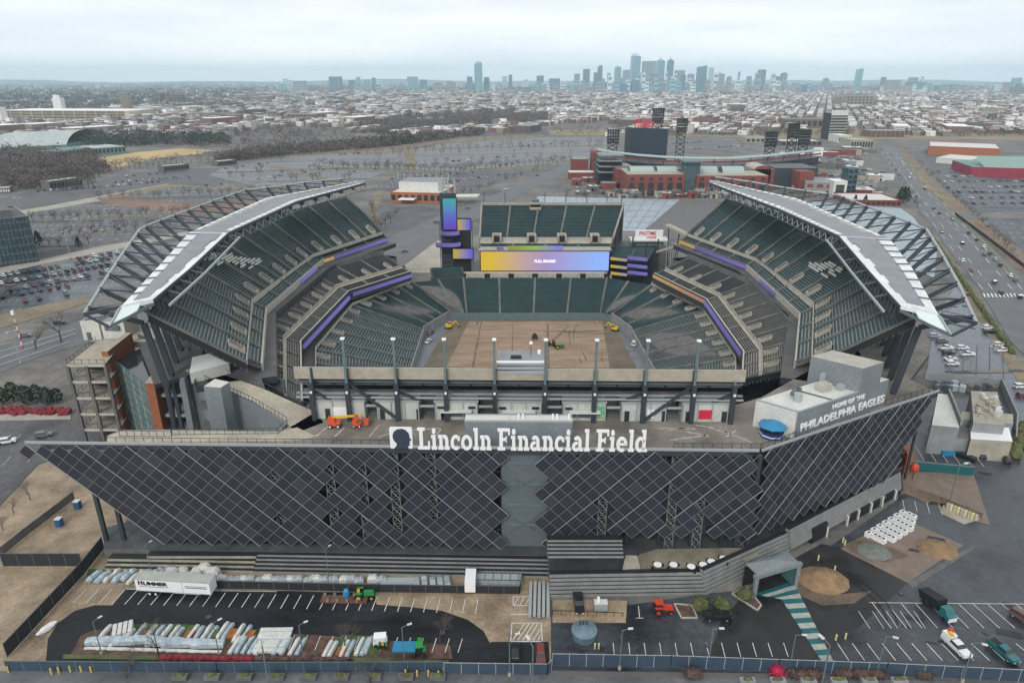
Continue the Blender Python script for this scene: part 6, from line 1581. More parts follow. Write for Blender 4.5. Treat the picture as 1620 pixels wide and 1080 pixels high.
# kerbed bed with rubble beside the red tractor and a small triangular bed
for nm_, pts, lb in (('kerbed_bed', ((1066,956),(1094,958),(1103,978),(1078,978)), 'small kerbed bed of rubble right of the orange-red tractor'), ('kerbed_bed', ((1158,940),(1180,928),(1204,958),(1198,966)), 'triangular kerbed bed below the angled wall')):
    q = [P(x,y,0) for x,y in pts]; r = thing(nm_, lb, 'planting bed', q[0]); mb = MB()
    for k in range(4): mb.beam(v3(q[k],.22), v3(q[(k+1)%4],.22), .3, .25, 'concrete_light')
    mb.part('kerb', r); mb = MB(); mb.prism(q, .1, .2, 'mulch'); mb.part('soil', r)
# ================================================================ NEIGHBOURHOOD GROUND
mat('asphalt_blue', (0.095,0.105,0.12), 0.45, 0.35, 0.04, rough2=0.75, detail=12, stretch=(1,.35,1), spec=.3, fine=.3)
mat('lot_pale', (0.30,0.36,0.40), 0.35, 0.12, 0.03, rough2=.6, detail=8)
mat('lot_mid', (0.050,0.053,0.058), 0.32, 0.0, 0.035, col2=(0.16,0.16,0.163), rough2=.85, detail=12, stretch=(.35,1.2,1), spec=.3, fine=.45)  # lighter streaks in the colour stand in for reflections on wet asphalt
mat('lot_wet', (0.085,0.10,0.125), 0.12, 0.3, 0.08, rough2=.35, detail=12, spec=.6, fine=.3)
mat('verge', (0.19,0.155,0.105), 0.9, 0.25, 0.05, detail=8)
mat('tan_dirt', (0.20,0.13,0.095), 0.9, 0.2, 0.03)
mat('path_pale', (0.34,0.32,0.27), 0.8, 0.12, 0.1)
mat('plaza_pale', (0.36,0.33,0.27), 0.7, 0.15, 0.05)
mat('ground_mid', (0.085,0.083,0.083), 0.85, 0.0, 0.03, col2=(0.20,0.185,0.165), detail=12, fine=.35)
SHEETS[0] = 0
g = MB(); ring(g, [V(-700,100,0), V(700,100,0), V(1500,500,0), V(1500,1300,0), V(900,1330,0), V(-900,1330,0), V(-1500,1300,0), V(-1500,500,0)], 'ground_mid', .02)
structure('precinct_ground', g)
Z_ = 2
for nm, m, lay, pts in (
 ('street','asphalt_road',3,[(-400,640),(-400,560),(0,548),(70,528),(140,503),(250,470),(300,450),(320,470),(200,530),(130,545),(60,565),(0,590)]),
 ('verge','verge',4,[(-300,540),(0,497),(70,482),(150,468),(150,476),(70,500),(0,520),(-300,580)]),
 ('west_lot','asphalt_wet',3,[(-400,470),(-100,445),(0,428),(60,418),(160,398),(300,380),(300,455),(160,468),(70,484),(0,500),(-400,560)]),
 ('verge','path_pale',5,[(-200,452),(0,424),(60,412),(150,392),(300,366),(300,372),(160,400),(60,420),(0,433),(-200,462)]),
 ('side_road','asphalt_old',4,[(-100,668),(112,664),(170,700),(60,735),(0,800),(-200,980)]),
 ('pavement','path_pale',5,[(-100,656),(112,654),(112,664),(-100,668)]),
 ('big_lot','lot_mid',3,[(-50,350),(110,322),(300,330),(330,345),(240,372),(95,395),(60,400),(-50,400)]),
 ('dirt_strip','tan_dirt',3,[(118,316),(200,300),(300,306),(430,304),(460,318),(380,335),(280,338)]),
 ('inner_lot','lot_mid',4,[(192,311),(230,300),(300,294),(460,300),(470,312),(400,316),(300,322)]),
 ('path','path_pale',4,[(0,338),(60,329),(150,312),(265,291),(275,294),(160,318),(60,335),(0,344)]),
 ('car_lot','asphalt_old',3,[(-20,320),(60,300),(140,290),(220,272),(420,262),(430,290),(270,292),(150,312),(0,336)]),
 ('straw_field','straw_field',3,[(110,262),(160,250),(215,241),(290,235),(336,238),(320,243),(250,250),(190,264)]),
 ('north_lot','asphalt_pale',3,[(330,278),(360,262),(470,246),(600,236),(640,240),(620,268),(560,292),(440,302)]),
 ('north_lot','asphalt_pale',4,[(620,246),(700,228),(860,218),(960,218),(960,244),(880,262),(760,268),(640,272)]),
 ('drop_off_lot','asphalt_old',5,[(585,300),(640,276),(760,270),(860,268),(800,285),(720,312)]),
 ('hall_lot','asphalt_old',4,[(585,330),(690,326),(712,340),(660,362),(600,366)]),
 ('avenue','asphalt_road',6,[(520,440),(600,385),(690,343),(760,318),(880,266),(905,258),(918,262),(830,305),(770,340),(700,375),(640,420),(600,470)]),
 ('north_plaza','plaza_pale',4,[(560,385),(700,380),(740,418),(720,432),(640,432),(600,420)]),
 ('tarped_lot','lot_pale',6,[(850,311),(1076,316),(1018,366),(840,366)]),
 ('tarped_lot','lot_pale',6,[(1270,318),(1425,330),(1446,345),(1482,400),(1478,440),(1330,380)]),
 ('rear_yard','concrete_dark',5,[(1076,316),(1130,318),(1120,380),(1020,380),(1018,366)]),
 ('highway','asphalt_road',5,[(1386,233),(1418,233),(1458,293),(1512,337),(1640,458),(1900,700),(1760,700),(1598,540),(1548,455),(1500,395),(1457,333),(1412,277)]),
 ('central_strip','verge',6,[(1420,233),(1432,233),(1475,285),(1535,332),(1700,470),(1700,500),(1625,440),(1512,335),(1458,291)]),
 ('brick_walk','tan_dirt',7,[(1500,322),(1510,320),(1640,430),(1640,455),(1540,352)]),
 ('hedge_verge','verge',7,[(1470,360),(1484,380),(1536,455),(1600,555),(1700,700),(1680,705),(1580,560),(1525,470)]),
 ('wet_lot','lot_wet',5,[(1478,505),(1510,455),(1530,470),(1600,565),(1720,700),(1700,740),(1625,690),(1605,662),(1582,610),(1465,598)]),
 ('cross_street','asphalt_road',7,[(1452,333),(1545,337),(1560,346),(1462,344)]),
 ('far_lot','asphalt_blue',4,[(1478,262),(1640,262),(1760,335),(1540,335),(1500,300)]),
 ('far_lot','asphalt_blue',4,[(1545,345),(1700,345),(1800,420),(1640,410)]),
 ('far_lot','asphalt_old',4,[(1430,238),(1560,240),(1640,258),(1475,268)]),
 ('ballpark_lot','lot_mid',4,[(1060,222),(1160,218),(1180,238),(1040,240)]),
 ('ballpark_plaza','ground_mid',4,[(880,270),(1000,262),(1000,310),(1290,312),(1290,320),(850,312)]),
 ('playing_field','grass_dry',4,[(1040,203),(1160,202),(1150,212),(1040,212)]),
 ('highway_bank','verge',3,[(380,252),(500,240),(640,228),(700,220),(860,213),(860,218),(700,226),(640,236),(480,247)]),
 ('highway_bank','grass_dry',3,[(870,206),(1400,203),(1700,205),(1700,222),(1400,220),(870,214)]),
):
    sheet(nm, pts, m, lay*2)
for pts in ([(500,263),(640,268),(735,272),(735,275),(640,272),(500,267)], [(150,314),(265,292),(400,297),(560,302),(560,305),(400,301),(270,297),(160,318)], [(600,300),(585,330),(590,366),(600,366),(597,330),(612,300)], [(640,240),(655,240),(660,272),(640,272)], [(735,272),(880,262),(905,256),(905,254),(870,259),(735,268)], [(560,243),(760,232),(960,230),(960,231.5),(760,234),(560,246)], [(420,262),(440,262),(590,300),(560,300)], [(60,348),(300,336),(330,341),(300,340),(60,352)], [(95,372),(290,356),(290,359),(95,376)]):
    sheet('planted_divider', pts, 'verge', 9)
mb = MB()
def far_line(x0, y0, x1, y1, w, m='line_paint', z=.45): mb.beam(P(x0,y0,z), P(x1,y1,z), w, .03, m)
for k in range(9):   # lane and bay lines that read from above
    far_line(1440+k*1.5+10*k, 300+10*k, 1446+12*k, 305+10*k, .35)
for a in ((1440,270,1610,448),(1446,268,1618,446)): far_line(*a, .25, 'yellow_paint')
for (x0,y0,x1,y1) in ((1405,238,1436,270),(1398,240,1445,300),(1410,236,1448,285)):
    pass
for off in (-24,-12,12,24):
    for k in range(16):
        t = k/16; ax, ay = lerp(1404,1596,t**1.5), lerp(238,470,t**1.5); bx, by = lerp(1404,1596,(t+.025)**1.5), lerp(238,470,(t+.025)**1.5); sc_ = .35+t; far_line(ax+off*sc_, ay, bx+off*sc_, by, .35)
for k in range(12): far_line(1556+6*k, 464, 1558.5+6.2*k, 470, .8)
for i in range(9):
    y = 276+i*3.0; far_line(350+i*14, y-4, 600+i*2, y-26+i*2, .35, 'asphalt_old')
for i in range(12): far_line(860+18*i, 313, 846+16*i, 362, .5, 'roof_grey')
for i in range(5): far_line(862, 322+9*i, 1065-9*i, 325+9*i, .5, 'roof_grey')
for k in range(8): far_line(60+30*k, 392-6*k, 80+28*k, 345-2*k, .3, 'asphalt_old')
far_line(0, 566, 120, 527, .3); far_line(0, 556, 120, 520, .25); far_line(0, 577, 110, 540, .25)
for k in range(5): far_line(1500+22*k, 600, 1506+20*k, 545, .2, 'asphalt_old')
o = mb.part('far_road_markings'); o['kind'] = 'structure'
rt = random.Random(31)
FAR_TREES = []
FT = []
def far_tree(px, py, scale, label, group=None): FT.append((P(px,py,0).y, px, py, scale, label, group))
def far_tree_now(px, py, scale, label, group=None):
    r = thing('bare_tree', label, 'tree', P(px, py, 0), rt.uniform(0,6.28), group); r.scale = (scale,)*3
    a, b = FAR_TREES[rt.randrange(4)]
    for n_, me in (('trunk', a), ('crown', b)): o = bpy.data.objects.new(n_, me); COL.objects.link(o); o.parent = r
def tree_line(x0, y0, x1, y1, n, s0, s1, label, group, jy=2):
    if not FAR_TREES:
        mat('twig_mass', (0.115,0.088,0.078), .95, .35, .6)
        for s_ in range(4):
            tk = MB(); tk.cyl((0,0,0),(0,0,4.5),.24,.12,'bark',6)
            for q in range(7): a = q*.9+s_; tk.cyl((0,0,2.2+.3*q),(1.8*math.cos(a),1.8*math.sin(a),4.2+.5*q),.10,.03,'bark',4)
            cr = MB(); rr = random.Random(s_+50)
            for q in range(300):
                d = V(rr.gauss(0,1),rr.gauss(0,1),rr.gauss(0,.9)).normalized()*rr.uniform(.45,1)**.6; c = V(d.x*2.9,d.y*2.9,5.2+d.z*2.6); u = V(rr.uniform(-1,1),rr.uniform(-1,1),rr.uniform(-.4,1))*.42; v = V(rr.uniform(-1,1),rr.uniform(-1,1),rr.uniform(-1,1))*.10; cr.poly([c-u,c+v,c+u,c-v],'twig_mass')
            FAR_TREES.append((tk.mesh('trunk'), cr.mesh('crown')))
    for k in range(n):
        t = (k+rt.uniform(-.3,.3))/max(1,n-1); far_tree(lerp(x0,x1,t), lerp(y0,y1,t)+rt.uniform(-jy,jy), rt.uniform(s0,s1), label % nth(k), group)
# bay markings of the big lots
def _warm():
    tree_line(0,0,1,1,0,1,1,'','')
_warm()
def inpoly(x, y, pts):
    c = False; n = len(pts)
    for k in range(n):
        (x1,y1),(x2,y2) = pts[k], pts[(k+1)%n]
        if (y1 > y) != (y2 > y) and x < (x2-x1)*(y-y1)/(y2-y1)+x1: c = not c
    return c
mat('bay_paint', (0.55,0.56,0.57), 0.8, .3, .5); mat('tar_dark', (0.045,0.048,0.055), .6, .3, .2)
def bays(pts, ang, row=17.0, stall=5.4, w=.5, trees=0, label=None, skip=.12, z=.32):
    q = [P(x,y,0) for x,y in pts]; wp = [(p.x,p.y) for p in q]; cx_, cy_ = sum(p[0] for p in wp)/len(wp), sum(p[1] for p in wp)/len(wp)
    u = V(math.cos(R(ang)), math.sin(R(ang)), 0); v = V(-u.y, u.x, 0); ex = max(math.hypot(p[0]-cx_, p[1]-cy_) for p in wp); mb = MB(); rr = random.Random(int(cx_)); tn = 0; r_ = 0
    a = -ex
    while a < ex:
        b = -ex; r_ += 1
        while b < ex:
            p = V(cx_,cy_,z)+v*a+u*b
            if inpoly(p.x, p.y, wp) and rr.random() > skip+.25*math.sin(b*.02+a*.013):
                if r_ % 5 == 0:
                    if trees and rr.random() < .16 and tn < trees:
                        tn += 1; px, py = proj(p); far_tree(px, py, rr.uniform(.8,1.3), label % nth(tn-1), 'small trees inside the big lots')
                    mb.poly([p-v*1.2-u*stall*.5+V(0,0,.05), p-v*1.2+u*stall*.5+V(0,0,.05), p+v*1.2+u*stall*.5+V(0,0,.05), p+v*1.2-u*stall*.5+V(0,0,.05)], 'tar_dark' if rr.random() < .6 else 'verge')
                else: mb.poly([p-v*2.4-u*w/2, p-v*2.4+u*w/2, p+v*2.4+u*w/2, p+v*2.4-u*w/2], 'bay_paint')
            b += stall
        a += row
    o = mb.part('bay_markings'); o['kind'] = 'structure'
bays([(-50,350),(110,322),(300,330),(330,345),(240,372),(95,395),(60,400),(-50,400)], 4, trees=14, label='%s small bare tree in the big left lot')
bays([(192,311),(230,300),(300,294),(460,300),(470,312),(400,316),(300,322)], 8)
bays([(330,278),(360,262),(470,246),(600,236),(640,240),(620,268),(560,292),(440,302)], 14, trees=24, label='%s small bare tree inside the lot left of the orange hall', row=19)
bays([(620,246),(700,228),(860,218),(960,218),(960,244),(880,262),(760,268),(640,272)], 12, trees=26, label='%s small bare tree inside the far lot right of the orange hall', row=21, stall=6.5, w=.5)
bays([(585,300),(640,276),(760,270),(860,268),(800,285),(720,312)], 12); bays([(1480,264),(1640,264),(1740,332),(1545,332),(1505,300)], -10, row=18)
bays([(1548,347),(1700,347),(1790,418),(1645,408)], -10); bays([(1060,222),(1160,218),(1180,238),(1040,240)], -20, row=18, stall=6.5, w=.6)
bays([(-300,420),(0,432),(60,422),(160,401),(290,385),(290,450),(160,466),(70,482),(0,498),(-400,550)], 17, row=16, stall=2.9, w=.14)
bays([(1235,262),(1378,240),(1392,300),(1300,300)], -18, row=16, w=.45, skip=.2); bays([(0,700),(60,672),(105,668),(60,720),(0,770)], 12, row=14, stall=3, w=.16)
bays([(1482,500),(1520,470),(1600,560),(1700,680),(1600,600),(1500,590)], 3, row=15, stall=2.9, w=.14)
# ---------------------------------------------------------------- cars in the lots
rc = random.Random(5)
def lot_row(x0, y0, x1, y1, n, label, group, miss=.15, z=.35, mix=None, flip=0.0):
    a, b = P(x0,y0,z), P(x1,y1,z); h = math.atan2(b.y-a.y, b.x-a.x)+math.pi/2+flip; i = 0
    for k in range(n):
        if rc.random() < miss: continue
        c = lerp(a, b, k/max(1,n-1)); paint = rc.choice(mix or ['white','white','silver','grey','black','black','black','grey','red','blue','silver','maroon']); kind = rc.choice(['sedan','suv','suv','sedan','pickup'])
        add_car(kind, paint, c, h+(math.pi if rc.random() < .5 else 0)+rc.uniform(-.04,.04), label % (paint, nth(i)), group, False); i += 1
W_ = 'cars in the west lot'
for r_, a in enumerate(((125,410,185,400,6),(5,437,170,409,17),(2,449,180,418,17),(15,460,172,430,14),(4,470,120,450,9),(40,477,105,466,4))):
    lot_row(*a, '%s car, %s from the left, row '+['one','two','three','four','five','six'][r_]+' of the west lot', W_, .12 if r_ < 4 else .3)
C_ = 'cars in the tree-lined lot'
for r_, a in enumerate(((60,303,140,297,9),(150,297,250,288,12),(160,290,300,281,14),(240,284,330,276,9),(290,297,350,292,6),(200,279,260,274,6))):
    lot_row(*a, '%s car, %s from the left, row '+['one','two','three','four','five','six'][r_]+' of the tree-lined lot', C_, .3, mix=['black','grey','white','grey','silver','blue'])
for nm_, rows_ in (('left of the orange hall',((350,268,470,252,20),(400,284,560,262,22),(480,250,600,240,18),(430,296,540,286,12))),('right of the orange hall',((650,262,800,248,20),(700,240,880,228,20),(760,266,900,250,16))),('in the big left lot',((120,340,250,336,10),(60,372,200,362,12)))):
    for r_, a in enumerate(rows_): lot_row(*a, '%s car, %s from left, row '+['one','two','three','four'][r_]+' '+nm_, 'scattered cars '+nm_, .72)
D_ = 'cars in the lot beyond the orange hall'
for r_, a in enumerate(((610,290,690,281,9),(620,283,760,272,12),(700,290,800,276,10),(560,272,640,262,6))):
    lot_row(*a, '%s car, %s from the left, row '+['one','two','three','four'][r_]+' beyond the orange hall', D_, .3, mix=['black','grey','blue','silver'])
E_ = 'cars in the far right lot'
for r_, a in enumerate(((1485,272,1540,270,9),(1486,280,1610,279,11),(1493,288,1618,287,11),(1500,297,1618,296,10),(1508,305,1618,304,13),(1520,314,1618,313,7),(1540,323,1618,322,6))):
    lot_row(*a, '%s car, %s from the left, row '+['one','two','three','four','five','six','seven'][r_]+' of the far right lot', E_, .15, mix=['white','white','silver','grey','black','red'])
for i, (px, py, q, kd) in enumerate(((1490,541,'grey','suv'),(1496,552,'white','pickup'),(1522,552,'white','suv'),(1530,562,'white','pickup'),(1500,560,'black','suv'),(1503,569,'white','sedan'),(1506,577,'white','suv'),(1580,547,'white','suv'),(1585,556,'white','pickup'),(1614,613,'white','suv'),(1619,628,'maroon','suv'),(1562,520,'white','suv'),(1565,527,'black','suv'),(1530,468,'red','suv'),(1478,533,'silver','suv'))):
    add_car(kd, q, P(px,py,.15), .05+(i % 2)*.03, '%s %s, %s of the cars beside the east roof columns' % (q, {'suv':'estate car','pickup':'pickup','sedan':'saloon'}[kd], nth(i)), 'cars beside the east roof columns')
for i, (px, py, q) in enumerate(((1532,369,'black'),(1545,380,'black'),(1556,391,'white'),(1566,402,'black'),(1574,411,'silver'),(1582,420,'black'),(1598,437,'white'),(1606,444,'grey'),(1463,300,'black'),(1430,262,'white'),(1441,276,'white'),(1523,413,'white'),(1583,464,'black'),(1486,338,'black'),(1440,250,'grey'))):
    add_car('suv', q, P(px,py,.5), 1.13, '%s car, %s of those along the diagonal highway' % (q, nth(i)), 'cars along the diagonal highway', False)
for i in range(15):
    t = (i+.5)/15; lane = (-1,0,1)[i % 3]; px = lerp(1402,1600,t**1.4)+lane*16*(.4+t); py = lerp(236,482,t**1.4)+rc.uniform(-2,2)
    add_car(rc.choice(['suv','sedan','pickup']), rc.choice(['black','white','grey','silver','black','maroon']), P(px,py,.5), 1.13+(math.pi if lane < 0 else 0), '%s moving car from the far end of the diagonal highway' % nth(i), 'moving cars on the diagonal highway', False)
for i, (px, py) in enumerate(((40,532),(95,512),(640,398),(740,330),(800,300),(850,278),(690,352),(12,700),(70,690))):
    add_car(rc.choice(['suv','sedan']), rc.choice(['black','white','grey']), P(px,py,.45), .4, '%s lone car on the side streets, counted from the left street' % nth(i), 'lone cars on the side streets', False)
add_car('suv','black', P(1548,722,.15), 1.5, 'black car nose-in at the service building, left one'); add_car('suv','black', P(1588,728,.15), 1.5, 'black car nose-in at the service building, right one')
# ---------------------------------------------------------------- trees
tree_line(55,392,140,386,5,.9,1.2,'%s bare tree from the left beside the glass office','trees by the glass office',1)
bare_tree(57,552,1.45,'bare tree beside the grey pylon on the street verge'); bare_tree(97,541,1.75,'bigger bare tree on the street verge by the west lot')
tree_line(2,300,150,296,16,1.3,1.8,'%s bare tree from the left in the near row of the left grove','trees of the left grove, near row',3)
tree_line(0,287,160,282,18,1.3,1.9,'%s bare tree from the left in the middle row of the left grove','trees of the left grove, middle row',3)
tree_line(0,274,150,270,16,1.3,1.9,'%s bare tree from the left in the far row of the left grove','trees of the left grove, far row',3)
tree_line(165,272,330,255,18,1.4,1.9,'%s bare tree from the left along the straw field','trees along the straw field',1.5)
tree_line(335,256,600,236,20,1.5,2.1,'%s bare tree from the left along the north lot','trees along the north lot',1.5)
tree_line(360,283,590,268,9,.8,1.1,'%s small tree from the left inside the north lot','trees inside the north lot',3)
tree_line(610,262,860,250,12,.7,1.1,'%s small tree from the left on the divider of the big lot','trees on the lot divider',1.5)
tree_line(505,265,735,273,30,1.0,1.5,'%s bare tree from the left on the planted divider by the orange hall','trees on the planted dividers',1)
tree_line(737,271,900,256,22,1.0,1.5,'%s bare tree from the left on the divider beside the avenue','trees on the planted dividers',1)
tree_line(565,245,955,231,30,1.2,1.8,'%s bare tree from the left on the far lot divider','trees on the planted dividers',1)
tree_line(160,316,555,303,26,.8,1.2,'%s bare tree from the left on the divider above the west roof','trees on the planted dividers',1)
tree_line(65,350,300,339,16,.8,1.1,'%s bare tree from the left on the upper divider of the big left lot','trees on the planted dividers',1)
tree_line(98,374,285,358,12,.8,1.1,'%s bare tree from the left on the lower divider of the big left lot','trees on the planted dividers',1)
tree_line(588,328,595,364,6,.9,1.2,'%s bare tree from the top left of the hall car park','trees on the planted dividers',2)
tree_line(596,372,625,345,5,1.0,1.4,'%s bare tree from the left by the hall car park','trees by the hall car park',2)
tree_line(730,310,880,262,12,.7,1.0,'%s small tree from the left along the avenue','trees along the avenue',1)
tree_line(1432,240,1600,400,26,.6,.95,'%s small tree from the top along the highway strip','trees along the highway strip',2)
def crown_mesh(seed, m, r=2.6, h=7.5, n=420, cone=False):
    rr = random.Random(seed); mb = MB()
    for k in range(n):
        t = rr.random(); z = h*(.15+.85*t); rad = r*((1-t)**.8 if cone else math.sin(math.pi*min(1,.15+.85*t))**.6)*rr.uniform(.5,1.1); a = rr.uniform(0,6.28)
        c = V(rad*math.cos(a), rad*math.sin(a), z); s_ = .45*rr.uniform(.5,1.3)
        u = V(rr.uniform(-1,1), rr.uniform(-1,1), rr.uniform(-1,1))*s_; v = V(rr.uniform(-1,1), rr.uniform(-1,1), rr.uniform(-1,1))*s_; mb.poly([c-u, c+v, c+u, c-v], m)
    return mb
EG = []
for s_ in range(3):
    tk = MB(); tk.cyl((0,0,0),(0,0,5),.28,.08,'bark',6); EG.append((tk.mesh('trunk'), crown_mesh(s_, 'evergreen', cone=True).mesh('crown'), crown_mesh(s_+9, 'evergreen').mesh('crown')))
def green_tree(px, py, s, label, group=None, cone=True, z=0):
    r = thing('evergreen_tree', label, 'tree', P(px,py,z), rc.uniform(0,6), group); r.scale = (s,)*3; e = EG[rc.randrange(3)]
    for n_, me in (('trunk', e[0]), ('crown', e[1] if cone else e[2])): o = bpy.data.objects.new(n_, me); COL.objects.link(o); o.parent = r
for i, (px, py, s_) in enumerate(((62,389,1.3),(125,391,.9))): green_tree(px, py, s_, 'dark evergreen %s the bare trees by the glass office' % ('left of' if i == 0 else 'right of'))
for i, (px, py, s_) in enumerate(((5,640,1.2),(22,634,1.3),(42,640,1.3),(60,636,1.2),(76,640,1.2),(92,637,1.0))): green_tree(px, py, s_*.7, '%s low dark pine from the left beside the stair tower' % nth(i), 'pines beside the stair tower', False)
for i, (px, py, s_) in enumerate(((1423,318,1.6),(1428,322,1.9),(1352,322,1.0),(1368,324,1.1),(1434,316,1.4))): green_tree(px, py, s_, '%s evergreen from the left behind the pale tarped lot' % nth(i), 'evergreens behind the tarped lot')
hb = lambda: None
mb = MB(); rr = random.Random(3)
for k in range(70):
    t = rr.random(); c = P(lerp(0,112,t), rr.uniform(648,657), 0); mb.blob(c+V(0,0,.6), rr.uniform(.7,1.1), 'shrub_red', k, 6, 4, .3)
solid(mb, 'shrub_bed', 'bed of low dark red shrubs in front of the pines', 'shrubs', P(40,652,0)); 
mb = MB()
for k in range(60): t = k/59; c = P(lerp(1478,1600,t), lerp(382,560,t), 0); mb.blob(c+V(0,0,.9), 1.3, 'shrub_olive', k, 6, 4, .35)
solid(mb, 'hedge', 'long olive hedge running along the diagonal highway', 'hedge', P(1478,382,0))
mb = MB()
for k in range(8): c = P(1604+2*k, 722-6*k, 0); mb.blob(c+V(0,0,1.2), 1.9, 'shrub_olive', k, 7, 5, .3)
solid(mb, 'shrub_bed', 'olive brown shrubs at the right end of the service building', 'shrubs', P(1604,722,0))
# lamps in the lots
for i, (px, py) in enumerate(((36,348),(122,388),(181,368),(33,575),(112,410),(273,332),(360,300),(470,262),(560,255),(690,260),(910,225),(1340,355),(1390,368),(1562,604),(1540,560),(1290,340))):
    lamp(px, py, '%s distant lot lamp post, counted from the west lot outwards' % nth(i), 1.5 if py < 560 else 1.15, True, .4*i, 'lamp posts in the outer lots')
t = thing('antenna_mast', 'red and white banded mast on the verge of the west lot', 'mast', P(36,552,0)); mb = MB()
for k in range(9): mb.cyl((0,0,1.6*k),(0,0,1.6*k+1.6),.28-.02*k,.28-.02*k,'white_bright' if k % 2 else 'red_paint',6)
loc_part(mb, 'pole', t); mb = MB(); mb.box((0,0,14.4),(1.0,1.0,1.6),'white_bright'); loc_part(mb, 'antenna_head', t)
for i in range(7):
    a = P(1457+21*i, 356+25*i, 0); 
mb = MB(); fence([P(1510,340,0),P(1560,378,0),P(1640,440,0)], 'fence', 'dark fence between the brick walk and the far right lot', 2.2, 'dark_mesh', 'steel_mid', 6)
# ---------------------------------------------------------------- buildings
def building(name, label, cat, base_px, D, ytop, wall, roof='roof_grey', depth=20, win=None, floors=3, cols=8, par=True):
    """box building whose front base corners show at base_px; D = distance"""
    (xa, ya), (xb, yb) = base_px; a, b = P(xa,ya,0), P(xb,yb,0); ztop = PD((xa+xb)/2, ytop, (a.y+b.y)/2).z
    d = (b-a).normalized(); n = V(-d.y, d.x, 0); root = thing(name, label, cat, lerp(a,b,.5))
    mb = MB(); mb.prism([a, b, b+n*depth, a+n*depth], 0, ztop, wall, top=roof)
    if par:
        for p, q in ((a,b),(b,b+n*depth),(b+n*depth,a+n*depth),(a+n*depth,a)): mb.beam(v3(p,ztop+.4), v3(q,ztop+.4), .5, .8, wall)
    mb.part('walls', root)
    if win:
        L_ = (b-a).length; fh = ztop/floors
        for f in range(floors):
            for c in range(cols):
                p = a+d*L_*(c+.18)/cols-n*.12; q = a+d*L_*(c+.82)/cols-n*.12
                mb = MB(); mb.wall(p, q, fh*(f+.25), fh*(f+.82), .2, win); mb.part('window', root)
    return root, a, b, n, ztop
# glass office at the left edge
r, a, b, n, zt = building('office_building', 'curved dark glass office block at the left edge', 'building', ((-90,436),(62,414)), 0, 352, 'glass_blue', 'concrete_dark', 45)
mb = MB(); d = (b-a).normalized(); L_ = (b-a).length
for k in range(6): z = zt*(k+.5)/6; mb.wall(a-n*.2, b-n*.2, z-.5, z+.5, .3, 'steel_mid'); mb.wall(b+d*.15, b+d*.15+n*45, z-.5, z+.5, .3, 'steel_mid')
for k in range(22): p = a+d*L_*k/21-n*.3; mb.beam(v3(p,0), v3(p,zt), .3, .3, 'steel_dark')
mb.part('mullions', r); mb = MB(); mb.prism([a+n*8+d*6, b+n*8-d*6, b+n*30-d*6, a+n*30+d*6], zt, zt+4, 'concrete_dark'); mb.part('roof_plant', r)
# long shelters
for i, (x0, y0, x1, y1, yt) in enumerate(((80,301,132,294,285),(260,272,300,268,262),(345,263,375,260,255),(-20,307,17,305,299))):
    building('pavilion', '%s long low flat-roofed pavilion among the left lots' % nth(i), 'pavilion', ((x0,y0),(x1,y1)), 0, yt, 'concrete_dark', 'white_panel', 14, 'white_panel' if i == 3 else 'black', 1, 9)
# orange hall
r, a, b, n, zt = building('leisure_hall', 'orange-walled hall with white roofs beyond the north west corner', 'building', ((618,320),(700,322)), 0, 306, 'orange_wall' if 'orange_wall' in M else 'brick', 'white_panel', 55, 'dark_glass', 1, 8)
mb = MB(); q0, q1 = lerp(a,b,.1)+n*12, lerp(a,b,.86)+n*12; mb.prism([q0, q1, q1+n*30, q0+n*30], zt, zt+8, 'white_panel', top='roof_grey'); mb.prism([lerp(a,b,.2)-n*8, lerp(a,b,.5)-n*8, lerp(a,b,.5), lerp(a,b,.2)], 3.4, 4.2, 'white_bright')
mb.prism([b+V(1,0,0), b+V(30,2,0), b+V(32,14,0), b+V(1,12,0)], 5, 6, 'white_panel')
for k in range(9): p = lerp(a,b,k/8)+n*26; mb.beam(v3(p,zt+8), v3(p,zt+14), .6,.6,'steel_pale')
mb.part('upper_roof', r)
t = thing('steel_tower_sign', 'pale steel lattice sign tower beside the orange hall', 'tower', P(710,332,0)); mb = MB()
for x in (-5,0,5): mb.beam((x,0,0),(x,0,26),.9,.9,'steel_pale')
for k in range(8): mb.beam((-5,0,3+3*k),(5,0,3+3*k),.5,.5,'steel_teal'); mb.beam((-5,0,3*k),(0,0,3+3*k),.4,.4,'steel_pale')
loc_part(mb, 'frame', t)
# dome hall and green roofs
mat('green_roof', (0.12,0.24,0.20), 0.6, 0.1, 0.05); mat('dome_white', (0.42,0.46,0.46), 0.6, 0.1, 0.02)
a = P(-30,240,0); b = P(106,233,0); root = thing('sports_dome', 'big pale vaulted sports hall at the far left edge', 'hall', lerp(a,b,.5)); mb = MB(); n = 10
dp = 150; W2 = (b-a)
for k in range(n):
    s0, s1 = k/n, (k+1)/n; z = lambda s: 4+18*math.sin(math.pi*s)**.7
    p0, p1 = a+W2*.0+V(0,dp*s0,0), a+V(0,dp*s1,0); q0, q1 = b+V(-0,dp*s0,0), b+V(0,dp*s1,0)
    mb.poly([v3(p0,z(s0)), v3(q0-V(12*math.sin(math.pi*s0),0,0),z(s0)), v3(q1-V(12*math.sin(math.pi*s1),0,0),z(s1)), v3(p1,z(s1))], 'dome_white')
mb.prism([a, b, b+V(0,dp,0), a+V(0,dp,0)], 0, 4, 'green_roof'); mb.part('vault', root)
for i, (x0,y0,x1,y1,yt,rf,wl) in enumerate(((104,248,150,245,236,'green_roof','concrete_grey'),(150,246,200,242,233,'dome_white','green_roof'),(60,246,104,248,240,'green_roof','brick_red'))):
    building('low_hall', '%s low hall with a green trimmed roof beside the vaulted hall' % nth(i), 'building', ((x0,y0),(x1,y1)), 0, yt, wl, rf, 50, 'dark_glass', 1, 8, False)
